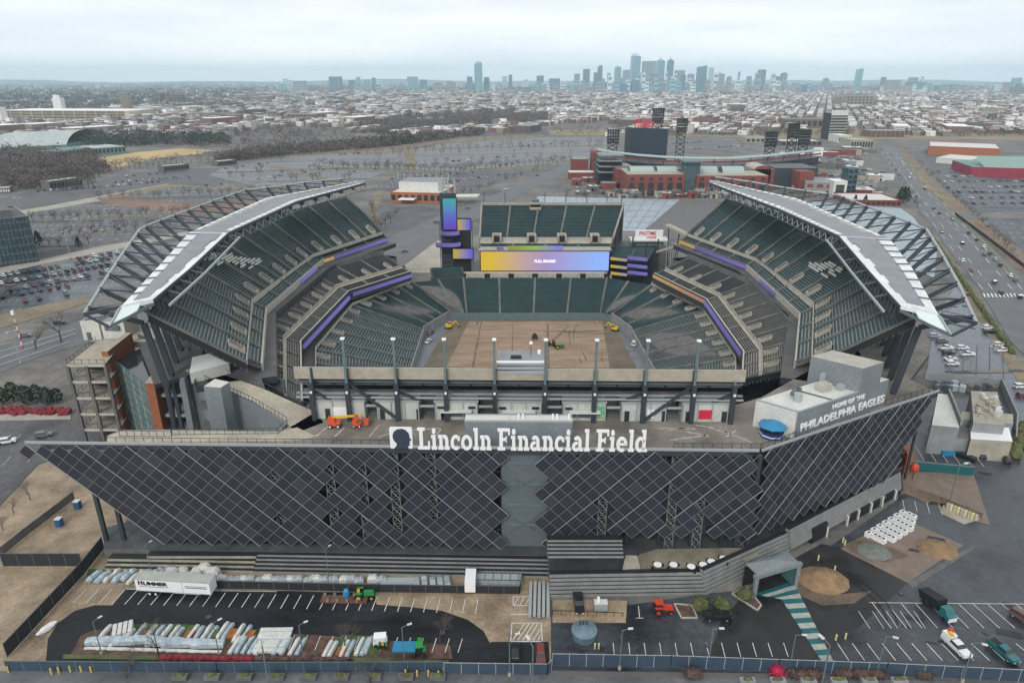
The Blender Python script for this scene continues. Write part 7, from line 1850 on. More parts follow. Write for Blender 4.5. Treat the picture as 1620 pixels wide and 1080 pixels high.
# right-hand shops
r, a, b, n, zt = building('store', 'long orange and white store beyond the highway', 'building', ((1468,245),(1580,250)), 0, 234, 'orange_wall' if 'orange_wall' in M else 'brick', 'white_panel', 90, None)
building('store', 'white flat-roofed annex in front of the orange store', 'building', ((1480,258),(1534,262)), 0, 252, 'white_panel', 'white_panel', 55, None)
mat('barn_red', (0.26,0.02,0.045), 0.7, 0.1, 0.05)
r, a, b, n, zt = building('red_hall', 'crimson hall with a pale green pitched roof at the far right', 'building', ((1535,280),(1660,284)), 0, 266, 'barn_red', 'green_roof', 70, None, par=False)
mb = MB(); d = (b-a); m0 = lerp(a,b,.1); q = [a+d*.15, b, b+n*70, a+d*.15+n*70]
mb.poly([v3(q[0],zt+.1), v3(q[1],zt+.1), v3(lerp(q[1],q[2],.5),zt+9), v3(lerp(q[0],q[3],.5),zt+9)], 'roof_mint') if 'roof_mint' in M else None
if 'roof_mint' not in M: mat('roof_mint', (0.30,0.42,0.37), 0.6)
if not mb.v: mb.poly([v3(q[0],zt+.1), v3(q[1],zt+.1), v3(lerp(q[1],q[2],.5),zt+9), v3(lerp(q[0],q[3],.5),zt+9)], 'roof_mint'); mb.poly([v3(q[2],zt+.1), v3(q[3],zt+.1), v3(lerp(q[0],q[3],.5),zt+9), v3(lerp(q[1],q[2],.5),zt+9)], 'roof_mint'); mb.poly([v3(q[0],zt), v3(lerp(q[0],q[3],.5),zt+9), v3(q[3],zt)], 'barn_red')
mb.part('pitched_roof', r)
# low building with white roof behind the east roof wing, red brick ones near the ballpark
building('clinic', 'low brick building with a white flat roof among evergreens', 'building', ((1345,325),(1425,326)), 0, 318, 'brick_red', 'white_panel', 40, 'black', 1, 10)
building('brick_block', 'small red brick block with a white roof right of the ballpark', 'building', ((1353,310),(1388,311)), 0, 302, 'brick_red', 'white_panel', 30, 'dark_glass', 1, 5)
building('grey_block', 'grey concrete block with a steep stair beside the ballpark', 'building', ((1272,308),(1318,310)), 0, 290, 'concrete_grey', 'roof_grey', 40, 'brick_red', 2, 3)
building('glass_tower_block', 'slim green glass stair tower right of the ballpark', 'building', ((1337,308),(1352,308)), 0, 268, 'glass_blue', 'steel_mid', 14, 'dark_glass', 5, 2)
building('white_block', 'small white cubic block between the grey block and the glass tower', 'building', ((1316,312),(1337,312)), 0, 288, 'white_panel', 'white_bright', 18, 'dark_glass', 1, 1)
building('brick_block', 'red brick block behind the glass stair tower', 'building', ((1282,292),(1306,292)), 0, 276, 'brick_red', 'green_roof', 30, None)
# service building at the right
a, b, c, d = P(1392,676,9), P(1485,682,9), P(1478,628,9), P(1400,622,9)
root = thing('service_building', 'grey walled service building with white roofs and roof plant right of the facade', 'building', (150,150,0))
def ZB(pts, z): return [P(x,y,z) for x,y in pts]
mb = MB(); mb.prism(ZB([(1474,672),(1518,676),(1500,624),(1484,622)], 9), 0, 9, 'concrete_grey', top='white_panel')
for p, q in (((1500,622),(1520,672)),): mb.wall(P(*p,9), P(*q,9), 9, 10.6, .5, 'concrete_grey')
mb.part('west_wing', root)
mb = MB(); mb.prism(ZB([(1540,668),(1590,672),(1578,620),(1536,618)], 9.5), 0, 9.5, 'concrete_grey', top='concrete'); mb.prism(ZB([(1518,672),(1600,680),(1600,664),(1518,660)], 5), 0, 7, 'concrete_grey', top='concrete'); mb.part('plant_wing', root)
mb = MB(); rr = random.Random(8)
for k in range(26): mb = MB(); q = P(1546+rr.random()*34, 628+rr.random()*34, 9.5); mb.box(q, (rr.uniform(.8,2.2), rr.uniform(.8,1.8), rr.uniform(.6,1.8)), rr.choice(['concrete_light','white_panel','concrete']), rz=rr.uniform(0,1)); mb.part('roof_unit', root)
mb = MB(); mb.prism(ZB([(1536,694),(1602,698),(1596,676),(1535,673)], 6.5), 0, 6.5, 'concrete', top='white_bright'); mb.part('white_shed', root)
mb = MB(); mb.prism(ZB([(1474,690),(1535,694),(1535,676),(1474,672)], 5.5), 0, 5.5, 'concrete_grey', top='concrete_dark'); q = P(1512,712,0)
mb.box(P(1506,711,0)+V(0,-.2,0), (2.4,.3,3), 'dark_glass'); mb.box(P(1522,713,0)+V(0,-.2,0), (4,.3,3), 'dark_glass'); mb.box(P(1496,715,0)+V(0,-1.2,0), (4.5,2.0,1.4), 'tarp_blue'); mb.part('front_range', root)
mb = MB(); w_ = ZB([(1462,600),(1582,612),(1606,668),(1604,704)], 0)
for k in range(3): mb.wall(w_[k], w_[k+1], 0, 3.2, .4, 'concrete_grey')
mb.part('yard_wall', root)
mb = MB()
for k in range(16): mb = MB(); q = P(1472+rr.random()*100, 606+rr.random()*14, 0); mb.box(q, (rr.uniform(1,3), rr.uniform(1,2), rr.uniform(1,2.6)), rr.choice(['steel_mid','steel_pale','concrete_dark']), rz=rr.uniform(0,1)); mb.part('plant_unit', root)
for i in range(9):
    mb = MB(); c = P(1478+7.5*i, 706+3*i, 0); mb.box(c, (1.6,1.3,1.3), 'black', rz=.5); mb.box(c+V(0,0,1.3), (1.7,1.4,.15), 'steel_dark', rz=.5); solid(mb, 'wheeled_bin', '%s dark wheeled bin from the left before the service building' % nth(i), 'bin', c, 'bins before the service building')
# ================================================================ BALLPARK
bp = thing('ballpark', 'red brick baseball park with a green-edged canopy and a big dark scoreboard', 'ballpark', P(1100,300,0))
def blk(px0, px1, yb, yt, dep, m, top='roof_grey', name='brick_wing', mb=None):
    a, b = P(px0,yb,0), P(px1,yb,0); zt = PD((px0+px1)/2, yt, a.y).z; own = mb is None; mb = mb or MB()
    mb.prism([a, b, b+V(0,dep,0), a+V(0,dep,0)], 0, zt, m, top=top)
    return (mb.part(name, bp) if own else None), a, b, zt
def arcade(a, b, zt, n, z1, par, m='dark_glass'):
    mb = MB(); L_ = b.x-a.x
    for k in range(n):
        mb = MB(); x = a.x+L_*(k+.5)/n; y = lerp(a.y,b.y,(k+.5)/n)-.2; mb.box((x,y,1), (L_/n*.55,.4,z1), m); mb.box((x,y,z1+3), (L_/n*.35,.4,2.2), m)
        mb.box((a.x+L_*k/n, y-.4, 0), (L_/n*.16,.9,z1*.45), 'concrete_light')
        mb.part('arch_bay', par)
mat('canopy_pale', (0.34,0.42,0.39), .6)
blk(975,1222,300,268,30,'brick_red','concrete_dark','rear_range'); blk(946,990,290,262,40,'steel_dark','concrete_dark','stand_block'); blk(1222,1290,298,266,40,'steel_dark','concrete_dark','stand_block'); blk(1262,1284,304,272,20,'brick_red','brick_red','brick_tower'); blk(952,980,300,290,14,'brick_red','roof_grey')
r, a, b, z = blk(991,1081,310,276,45,'brick_red','concrete'); arcade(a,b,z,6,11,r)
r, a, b, z = blk(1100,1212,310,278,45,'brick_red','concrete'); arcade(a,b,z,7,11,r)
r, a, b, z = blk(1081,1103,309,257,20,'glass_blue','steel_dark','glass_entrance')
mb = MB()
for k in range(7): x = lerp(a.x,b.x,k/6); mb.beam((x,a.y-.2,0),(x,a.y-.2,z),.4,.4,'steel_mid')
for k in range(6): mb.beam((a.x,a.y-.2,z*(k+1)/6),(b.x,a.y-.2,z*(k+1)/6),.4,.5,'steel_mid')
mb.box(((a.x+b.x)/2,a.y+8,z),(b.x-a.x+6,24,1.2),'steel_mid'); mb.part('mullions', r)
for (x0,x1) in ((1000,1038),(1044,1076),(1107,1141),(1149,1184)):
    mb = MB(); p, q = PD(x0,269,640), PD(x1,269,640); n_ = 6; zz = PD(x0,268,650).z
    for k in range(n_):
        t0, t1 = math.pi*k/n_, math.pi*(k+1)/n_; y0, y1 = 658-8*math.cos(t0), 658-8*math.cos(t1); z0, z1 = 18+5.5*math.sin(t0), 18+5.5*math.sin(t1)
        mb.poly([(p.x,y0,z0),(q.x,y0,z0),(q.x,y1,z1),(p.x,y1,z1)], 'canopy_pale')
    for x in (p.x, q.x): mb.poly([(x, 658-8*math.cos(math.pi*k/n_), 18+5.5*math.sin(math.pi*k/n_)) for k in range(n_+1)], 'steel_mid')
    mb.part('barrel_roof', bp)
for (x0,x1,yb,yt) in ((978,1003,292,262),(1190,1216,300,262)):
    r, a, b, z = blk(x0,x1,yb,yt+6,30,'brick_red','brick_red','gabled_pavilion'); mb = MB(); n_ = 6; cx_, rr_ = (a.x+b.x)/2, (b.x-a.x)/2
    for k in range(n_):
        t0, t1 = math.pi*k/n_, math.pi*(k+1)/n_; p = (cx_-rr_*math.cos(t0), z+rr_*.45*math.sin(t0)); q = (cx_-rr_*math.cos(t1), z+rr_*.45*math.sin(t1))
        mb.poly([(p[0],a.y,p[1]),(q[0],a.y,q[1]),(q[0],a.y+30,q[1]),(p[0],a.y+30,p[1])], 'concrete_light'); mb.poly([(p[0],a.y,p[1]),(q[0],a.y,q[1]),(q[0],a.y,z),(p[0],a.y,z)], 'brick_red')
    mb.box((cx_,a.y-.3,2),(rr_*.9,.5,z*.5),'glass_green'); mb.part('arched_gable', r)
blk(905,930,276,252,25,'brick_red','roof_grey'); r, a, b, z = blk(935,950,276,240,16,'brick_red','brick_red','brick_tower'); blk(900,940,284,273,18,'brick_red','white_panel')
mb = MB(); 
for k in range(4): p, q = PD(948,274-9*k,690), PD(985,274-9*k,700); mb.hexa([p, q, q+V(0,25,0), p+V(0,25,0), p+V(0,0,1), q+V(0,0,1), q+V(0,25,1), p+V(0,25,1)], 'concrete_grey')
mb.box((PD(966,260,700).x,712,0),(PD(985,260,700).x-PD(948,260,700).x,20,22),'black'); mb.part('open_stair', bp)
# curved canopy and the dark deck under it
cp = [(945,238,760),(975,243,735),(1010,247,715),(1050,250,705),(1100,252,700),(1160,252,705),(1215,248,715),(1265,243,735),(1300,239,760)]
up_ = [PD(x,y,D) for x,y,D in cp]
mb = MB(); dk_ = MB()
for k in range(len(up_)-1):
    p, q = up_[k], up_[k+1]; n = V(0,7,.8)
    mb.hexa([p, q, q+n, p+n, p+V(0,0,.8), q+V(0,0,.8), q+n+V(0,0,.8), p+n+V(0,0,.8)], 'canopy_pale')
    dk_.hexa([v3(p,8)+V(0,4,0), v3(q,8)+V(0,4,0), v3(q,8)+V(0,40,0), v3(p,8)+V(0,40,0), p+V(0,4,-7), q+V(0,4,-7), q+V(0,40,-7), p+V(0,40,-7)], 'steel_dark')
    for s in (0,.5): c = lerp(p,q,s); dk_.beam(v3(c,0), c, .9, .9, 'steel_dark')
    dk_.beam(p+V(0,0,-5.5), q+V(0,0,-5.5), 1.0, .8, 'steel_mid'); dk_.beam(p+V(0,1,-3), q+V(0,1,-3), 1.0, 1.6, 'brick_red'); dk_.beam(p+V(0,-2,-12), q+V(0,-2,-12), .8, 1.8, 'black'); dk_.beam(p+V(0,-2,-14.5), q+V(0,-2,-14.5), .8, 1.0, 'steel_mid')
mb.part('canopy', bp); dk_.part('upper_stand', bp)
# scoreboard
a, b = PD(997,236,800), PD(1054,236,780); zt = PD(1025,203,790).z; mb = MB()
mat('board_navy', (0.018,0.028,0.050), 0.5, 0.1, 0.1)
mb.hexa([v3(a,8), v3(b,8), v3(b,8)+V(2,5,0), v3(a,8)+V(2,5,0), v3(a,zt), v3(b,zt), v3(b,zt)+V(2,5,0), v3(a,zt)+V(2,5,0)], 'board_navy'); mb.hexa([v3(a,8)+V(-5,6,0), v3(a,8), v3(a,8)+V(0,6,0), v3(a,8)+V(-5,12,0), v3(a,zt)+V(-5,6,0), v3(a,zt), v3(a,zt)+V(0,6,0), v3(a,zt)+V(-5,12,0)], 'steel_dark')
mb.part('scoreboard', bp)
text_part('Phillies', bp, (a.x+3, a.y+2, zt+.5), 9, 'sign_red', width=22, height=9, ext=.4, bold=.2, shear=.3)
def light_tower(px, yb, yt, D, w_=None, lab=None):
    q = PD(px, yb, D); zt = PD(px, yt, D).z; h = zt; mb = MB(); w2 = 5
    for s in (-w2,w2): mb.beam((q.x+s,D,0),(q.x+s,D,zt-10),.9,.9,'steel_dark')
    for k in range(8): z0, z1 = (zt-10)*k/8, (zt-10)*(k+1)/8; mb.beam((q.x-w2,D,z0),(q.x+w2,D,z1),.8,.8,'black'); mb.beam((q.x+w2,D,z0),(q.x-w2,D,z1),.8,.8,'black')
    for k in range(5):
        for j in range(5): mb.box((q.x-5.4+2.7*j, D-1, zt-15+3.2*k), (2.3,1.0,2.6), 'black')
        mb.beam((q.x-8,D,zt-11.5+3*k),(q.x+8,D,zt-11.5+3*k),.5,.5,'steel_dark')
    mb.part('light_tower', bp)
for a_ in ((1040,200,172,810),(969,232,205,790),(1076,230,188,860),(1217,240,209,760),(1251,235,196,800),(1269,240,206,770)): light_tower(*a_)
mb = MB(); p, q = PD(1288,233,800), PD(1302,238,800); mb.box(((p.x+q.x)/2,800,q.z-6),(q.x-p.x,2,9),'white_bright'); mb.beam(((p.x+q.x)/2,801,0),((p.x+q.x)/2,801,q.z),1.5,1.5,'steel_dark'); mb.part('white_screen', bp)
# office slab and stadium-like hall beyond
r, a, b, n, zt = building('office_building', 'dark banded office tower beyond the ballpark with a pale crown', 'building', ((1309,221),(1335,221)), 0, 180, 'black', 'white_panel', 30)
mb = MB()
for k in range(9): z = zt*(k+.7)/9; mb.wall(a-n*.4, b-n*.4, z-.9, z+.9, .6, 'concrete_light'); mb.wall(b+(b-a).normalized()*.4, b+(b-a).normalized()*.4+n*30, z-.9, z+.9, .6, 'concrete_light')
mb.wall(a-n*.5, b-n*.5, zt-3, zt+6, .8, 'white_panel'); mb.part('floor_bands', r); mb = MB(); mb.prism([lerp(a,b,.3)+n*4, lerp(a,b,.95)+n*4, lerp(a,b,.95)+n*18, lerp(a,b,.3)+n*18], zt+1, zt+9, 'concrete_dark'); mb.part('roof_plant', r)
for i, (x0,x1,yb,yt,w_,rf) in enumerate(((1235,1300,231,224,'concrete_dark','white_panel'),(1180,1240,226,219,'concrete','roof_grey'),(1326,1346,226,215,'white_panel','white_bright'),(1345,1380,236,222,'concrete','concrete_light'),(1120,1160,214,209,'concrete_grey','roof_grey'),(1240,1310,203,189,'brick_far','roof_grey'))):
    if 'brick_far' not in M: mat('brick_far', (0.17,0.13,0.11), 0.85)
    building('warehouse', '%s low flat-roofed building from the near side beyond the ballpark' % nth(i), 'building', ((x0,yb),(x1,yb)), 0, yt, w_, rf, 40, 'black', 1, 8)

# clutter of smaller brick and concrete volumes, trees and plant round the ballpark
rq = random.Random(21)
for i in range(46):
    px = rq.uniform(905,1395); py = rq.uniform(284,312) if px > 1200 or px < 985 else rq.uniform(309,314)
    w_, d_, h_ = rq.uniform(4,14), rq.uniform(4,10), rq.uniform(2.5,7); c = P(px,py,0); mb = MB(); m_ = rq.choice(['concrete_grey','brick_red','white_panel','concrete','steel_mid','concrete_dark'])
    mb.box(c,(w_,d_,h_),m_,rz=rq.uniform(-.3,.3),top=rq.choice(['roof_grey','white_panel','concrete_dark'])); mb.box(c+V(w_*.1,0,h_),(w_*.3,d_*.3,1.0),'steel_mid'); mb.box(c+V(0,-d_/2-.1,.2),(w_*.3,.5,h_*.6),'dark_glass')
    solid(mb,'kiosk_building','%s small service building round the ballpark, counted at random from its left corner' % nth(i),'building',c,'small buildings round the ballpark')
tree_line(900,312,1290,316,34,.7,1.1,'%s small bare tree from the left in the row before the ballpark','trees before the ballpark',1.5)
tree_line(1270,300,1400,300,12,.8,1.2,'%s bare tree from the left right of the ballpark','trees right of the ballpark',10)
tree_line(1392,240,1452,330,12,.7,1.0,'%s bare tree from the top along the west side of the highway','trees west of the highway',1)

for i in range(34):
    px = rq.uniform(1225,1392); py = rq.uniform(236,300)
    w_, d_, h_ = rq.uniform(10,34), rq.uniform(8,22), rq.uniform(4,9); c = P(px,py,0); mb = MB(); m_ = rq.choice(['concrete_grey','brick_red','white_panel','concrete','c_brown','concrete_dark','brick_far'])
    if m_ not in M: m_ = 'concrete'
    mb.box(c,(w_,d_,h_),m_,rz=rq.uniform(-.5,-.2),top=rq.choice(['roof_grey','white_panel','concrete_dark','white_bright'])); mb.box(c+V(w_*.15,0,h_),(w_*.2,d_*.3,1.5),'steel_mid')
    solid(mb,'low_building','%s low flat-roofed block scattered between the ballpark and the highway' % nth(i),'building',c,'low blocks between the ballpark and the highway')
for r_, a in enumerate(((1245,266,1300,258,14),(1300,282,1380,268,16),(1310,250,1375,243,12),(1180,231,1100,236,14),(1060,228,1150,222,18),(905,296,985,300,10))):
    lot_row(*a, '%s car, %s from left, row '+['one','two','three','four','five','six'][r_]+' round the ballpark', 'cars round the ballpark', .35)
# trees: the nearest as things, the rest as one mass
FT.sort(key=lambda t: t[0]); nt_ = 282-sum(1 for o in bpy.data.objects if o.name.startswith('bare_tree'))
rest_t = MB()
for k, (y_, px, py, sc_, lb, gr) in enumerate(FT):
    if k < nt_: far_tree_now(px, py, sc_, lb, gr)
    else:
        c = P(px,py,0); rest_t.cyl(c, c+V(0,0,4.5*sc_), .25*sc_, .12*sc_, 'bark', 4); rr = random.Random(k)
        for q in range(90):
            d = V(rr.gauss(0,1),rr.gauss(0,1),rr.gauss(0,.9)).normalized()*rr.uniform(.45,1)**.6; e = c+V(d.x*2.9,d.y*2.9,5.2+d.z*2.6)*sc_; u = V(rr.uniform(-1,1),rr.uniform(-1,1),rr.uniform(-.4,1))*.6*sc_; v = V(rr.uniform(-1,1),rr.uniform(-1,1),rr.uniform(-1,1))*.18*sc_; rest_t.poly([e-u,e+v,e+u,e-v],'twig_mass')
tag(rest_t.part('distant_trees'), 'rows of small leafless trees on the farthest lots', 'trees', kind='stuff')
# ================================================================ CITY
rg = random.Random(11)
CW = [('c_brick',(0.21,0.125,0.105)),('c_brown',(0.13,0.105,0.09)),('c_tan',(0.30,0.25,0.19)),('c_grey',(0.20,0.20,0.20)),('c_pale',(0.50,0.47,0.44)),('c_white',(0.78,0.76,0.74)),('c_roof',(0.30,0.30,0.31)),('c_dark',(0.065,0.062,0.065)),('c_roofw',(0.88,0.87,0.86))]
for n_, c in CW: mat(n_, c, 0.85, spec=.2)
gd = V(math.sin(R(23.5)), math.cos(R(23.5)), 0); gp = V(gd.y, -gd.x, 0)
def house_box(mb, c, la, lb, h, wall, roof, extra=True):
    q = [c-gd*la/2-gp*lb/2, c-gd*la/2+gp*lb/2, c+gd*la/2+gp*lb/2, c+gd*la/2-gp*lb/2]; i = len(mb.v)
    mb.v += [(p.x,p.y,0) for p in q]+[(p.x,p.y,h) for p in q]; kw, kr = mb.mi(wall), mb.mi(roof)
    for a, b in ((0,1),(1,2),(2,3),(3,0)): mb.f.append((i+a,i+b,i+4+b,i+4+a)); mb.m.append(kw)
    mb.f.append((i+4,i+5,i+6,i+7)); mb.m.append(kr)
# photo regions without houses
KEEP_OUT = [[(560,196),(640,184),(800,176),(870,184),(860,196),(700,204),(600,215)], [(-50,230),(-50,172),(210,168),(210,192),(0,192),(0,210)], [(500,200),(560,205),(600,222),(380,250),(330,215)], [(1300,200),(1345,200),(1345,230),(1300,230)],[(1236,186),(1312,186),(1312,205),(1236,205)],[(1180,209),(1390,209),(1390,240),(1180,240)],[(870,198),(960,190),(1000,204),(960,216),(840,216)],[(1320,150),(1380,150),(1380,170),(1320,170)]]
near = []; rest = MB()
for bi in range(-80, 80):
    for bj in range(6, 62):
        pitch_t, pitch_s = 50, 122
        c0 = gp*(bi*pitch_t)+gd*(bj*pitch_s)
        px, py = proj(c0)
        if c0.y < 1180 or c0.y > 6200 or px < -40 or px > 1670: continue
        left = px < 560; west = (px < 430)
        lim = 213 if px > 560 else 222
        if py > lim: continue
        if any(inpoly(px, py, k) for k in KEEP_OUT): continue
        D = c0.y; tree_y = rg.random() < (.16 if west and py > 160 else .06)
        if tree_y: continue
        bright = .74 if px > 900 else (.62 if px > 560 else .42)
        if px > 900 and 158 < py < 190: bright = .85
        if rg.random() < .07:      # a large shed or school
            house_box(rest, c0, rg.uniform(50,100), rg.uniform(30,50), rg.uniform(9,20), rg.choice(['c_tan','c_brick','c_pale','c_brown']), rg.choice(['c_roofw','c_roof','c_roofw','c_dark'])); continue
        for side in (-1, 1):
            s = -pitch_s/2+9
            while s < pitch_s/2-9:
                l = rg.uniform(9,16) if D < 2100 else (rg.uniform(13,26) if D < 3400 else rg.uniform(20,46))
                c = c0+gp*(side*(12 if rg.random() < .9 else 14))+gd*(s+l/2); h = rg.uniform(6.5,10.5) if rg.random() < .93 else rg.uniform(11,18)
                if rg.random() > .12:
                    u = rg.random(); roof = ('c_roofw' if rg.random() < .6 else 'c_white') if u < bright*.8 else rg.choice(['c_roof','c_pale','c_roof','c_dark','c_brown'])
                    wall = rg.choice(['c_brick','c_brick','c_brown','c_tan','c_grey','c_pale','c_white'])
                    near.append((D, c, l-rg.uniform(.0,1.5), rg.uniform(13,16.5), h, wall, roof))
                s += l
near.sort(key=lambda t: t[0])
for k, (D, c, l, wd, h, wall, roof) in enumerate(near):
    if k < 300:
        mb = MB(); house_box(mb, c, l, wd, h, wall, roof)
        q = c+gd*rg.uniform(-l*.3,l*.3); mb.box(v3(q,h), (1.2,1.2,1.4), 'c_brick'); me = mb.mesh('row_house', v3(c,0))
        o = bpy.data.objects.new('row_house', me); COL.objects.link(o); o.location = v3(c,0); px, py = proj(c)
        cl = {'c_brick':'brick','c_brown':'brown','c_tan':'tan','c_grey':'grey','c_pale':'pale','c_white':'white'}[wall]; rl = {'c_roofw':'white','c_white':'off-white','c_roof':'grey','c_pale':'pale','c_dark':'dark','c_brown':'brown'}[roof]
        tag(o, '%s row house with a %s flat roof in the nearest city rows, %s block' % (cl, rl, nth(min(98, int(max(0,px)/1620*60)))), 'house', 'row houses nearest the sports precinct')
    else: house_box(rest, c, l, wd, h, wall, roof)
tag(rest.part('row_houses'), 'sea of small row houses filling the plain towards the skyline', 'houses', kind='stuff')
# far suburbs left and right to the horizon, and scattered sheds
mb = MB()
for k in range(7500):
    py = 126.8+ (rg.random()**1.6)*62; px = rg.uniform(-30,1650)
    if py > 146 and px > 430: continue
    if any(inpoly(px, py, q) for q in KEEP_OUT[:2]): continue
    c = P(px, py, 0)
    if c.y > 24000: continue
    sc_ = c.y/3000; l = rg.uniform(12,34)*min(2.6,max(1,sc_)); house_box(mb, c, l*.7, l, rg.uniform(6,12)*min(1.8,max(1,sc_*.7)), rg.choice(['c_brown','c_grey','c_pale','c_tan']), rg.choice(['c_roof','c_roofw','c_pale','c_dark','c_brown','c_white'] if py > 150 else ['c_roof','c_dark','c_white','c_brown','c_dark']))
tag(mb.part('distant_suburbs'), 'scattered low roofs of the distant suburbs up to the horizon', 'houses', kind='stuff')
# woods: many small uneven clumps
mat('wood_bare', (0.11,0.088,0.08), 0.95, 0.3, 0.02); mat('wood_bare2', (0.15,0.115,0.10), 0.95, 0.3, 0.02); mat('wood_green', (0.030,0.048,0.034), 0.95, 0.3, 0.02); mat('wood_far', (0.060,0.075,0.080), 0.95, .3, .004)
def clump(mb, c, r, m, n=16):
    k = mb.mi(m)
    for _ in range(n):
        d = V(rg.gauss(0,.5), rg.gauss(0,.5), abs(rg.gauss(.7,.35)))*r; s = r*.28; i = len(mb.v); q = c+d
        for _ in range(3): mb.v.append((q.x+rg.uniform(-s,s), q.y+rg.uniform(-s,s), max(0,q.z+rg.uniform(-s,s))))
        mb.f.append((i,i+1,i+2)); mb.m.append(k)
def wood(name, label, pts, n, r, mats, nn=18):
    mb = MB(); xs = [p[0] for p in pts]; ys = [p[1] for p in pts]; t = 0; tries = 0
    while t < n and tries < n*30:
        tries += 1; px, py = rg.uniform(min(xs),max(xs)), rg.uniform(min(ys),max(ys))
        if not inpoly(px, py, pts): continue
        clump(mb, P(px,py,0), r*rg.uniform(.7,1.3), rg.choice(mats), nn); t += 1
    tag(mb.part(name), label, 'trees', kind='stuff')
BB = ['wood_bare','wood_bare','wood_bare2']
wood('woodland','brown leafless wood in the middle of the row houses left of the ballpark',[(560,199),(640,186),(800,178),(880,185),(860,197),(700,206),(600,214)],1500,8,BB)
wood('woodland','leafless wood at the left between the lots and the tan depot',[(0,300),(0,232),(150,245),(175,275),(60,300)],600,6,BB,30)
wood('evergreen_belt','dark evergreen belt behind the straw field',[(95,228),(95,219),(220,216),(360,220),(360,228),(200,232)],420,9,['wood_green','wood_green','wood_bare'],26)
wood('evergreen_belt','evergreen belt along the bank north of the big lot',[(480,236),(640,222),(760,208),(770,213),(700,222),(600,234)],380,8,['wood_green','wood_bare','wood_bare2'],24)
wood('tree_belt','leafless tree belt along the north lot',[(340,252),(420,238),(600,228),(640,230),(480,244),(350,258)],500,7,BB,24)
wood('tree_belt','leafless trees between the houses at the left',[(210,232),(220,200),(430,196),(560,200),(560,222),(420,236)],560,6,BB)
wood('tree_belt','leafless trees among the roofs at the far left',[(-20,225),(-20,190),(210,192),(430,176),(430,196),(210,214)],480,7,BB)
wood('street_trees','leafless street trees scattered through the row houses',[(560,215),(560,150),(1640,150),(1640,212)],2600,6,BB,10)
wood('tree_belt','trees along the highway behind the ballpark',[(1060,216),(1060,209),(1640,208),(1640,216)],420,6,BB,20)
wood('distant_wood','blue-grey distant woods below the horizon',[(-30,165),(-30,128),(1650,130),(1650,146),(430,148),(300,165)],3400,24,['wood_far','wood_far','wood_bare'],9)
wood('distant_wood','dark wood behind the tan depot',[(-20,174),(-20,158),(200,156),(360,164),(360,170),(200,172)],900,14,['wood_bare','wood_far'],14)
# big landmarks at the left
mat('depot_tan', (0.46,0.38,0.24), 0.8, .1, .02)
r, a, b, n, zt = building('depot', 'very long tan warehouse with bands of windows at the far left', 'building', ((3,189),(205,190)), 0, 175, 'depot_tan', 'c_roofw', 120, None, par=False)
mb = MB(); d = (b-a); 
for f in (0.2,.5,.78): mb.wall(a-n*1+d*.03, b-n*1-d*.03, zt*f, zt*f+zt*.13, 1, 'c_brown')
for k in range(13): p = a+d*k/12-n*1.5; mb.wall(p, p+d*.006, 0, zt, 2, 'c_pale')
mb.part('window_bands', r)
for lb, x0, x1, yb, yt, m in (('white stepped tower above the long tan warehouse',86,99,176,155,'c_white'),('tall brown apartment tower right of the tan warehouse',195,206,178,149,'c_tan'),('white silo tower at the far left edge',0,5,196,170,'c_white')):
    r, a, b, n, zt = building('tower_block', lb, 'building', ((x0,yb),(x1,yb)), 0, yt, m, m, 22, 'c_brown' if m == 'c_tan' else None, 8, 3, par=False)
    if 'stepped' in lb: mb = MB(); mb.prism([lerp(a,b,.2), lerp(a,b,.7), lerp(a,b,.7)+n*15, lerp(a,b,.2)+n*15], zt, zt+9, 'c_roofw'); mb.part('upper_tier', r)
for i, (x0,x1,yb,yt,m) in enumerate(((244,256,164,148,'c_brick'),(271,287,164,149,'c_brick'),(352,377,193,182,'c_brick'),(455,500,192,181,'c_brick'),(155,166,168,157,'c_grey'),(570,600,171,166,'c_white'),(280,330,178,174,'c_white'),(1338,1380,165,152,'c_tan'),(1322,1352,163,153,'c_tan'),(1600,1625,150,138,'c_grey'),(660,700,190,186,'c_white'),(160,200,170,166,'c_white'),(1448,1470,212,208,'c_brick'),(1378,1430,217,207,'c_brick'),(500,560,176,172,'c_pale'))):
    building('city_block', '%s mid-distance %s block standing out of the roofs, counted from the left tower' % (nth(i), {'c_brick':'brick','c_grey':'grey','c_white':'white','c_tan':'tan','c_pale':'pale'}[m]), 'building', ((x0,yb),(x1,yb)), 0, yt, m, 'c_roof', 40, 'c_dark' if m != 'c_white' else None, 3, 7, par=False)
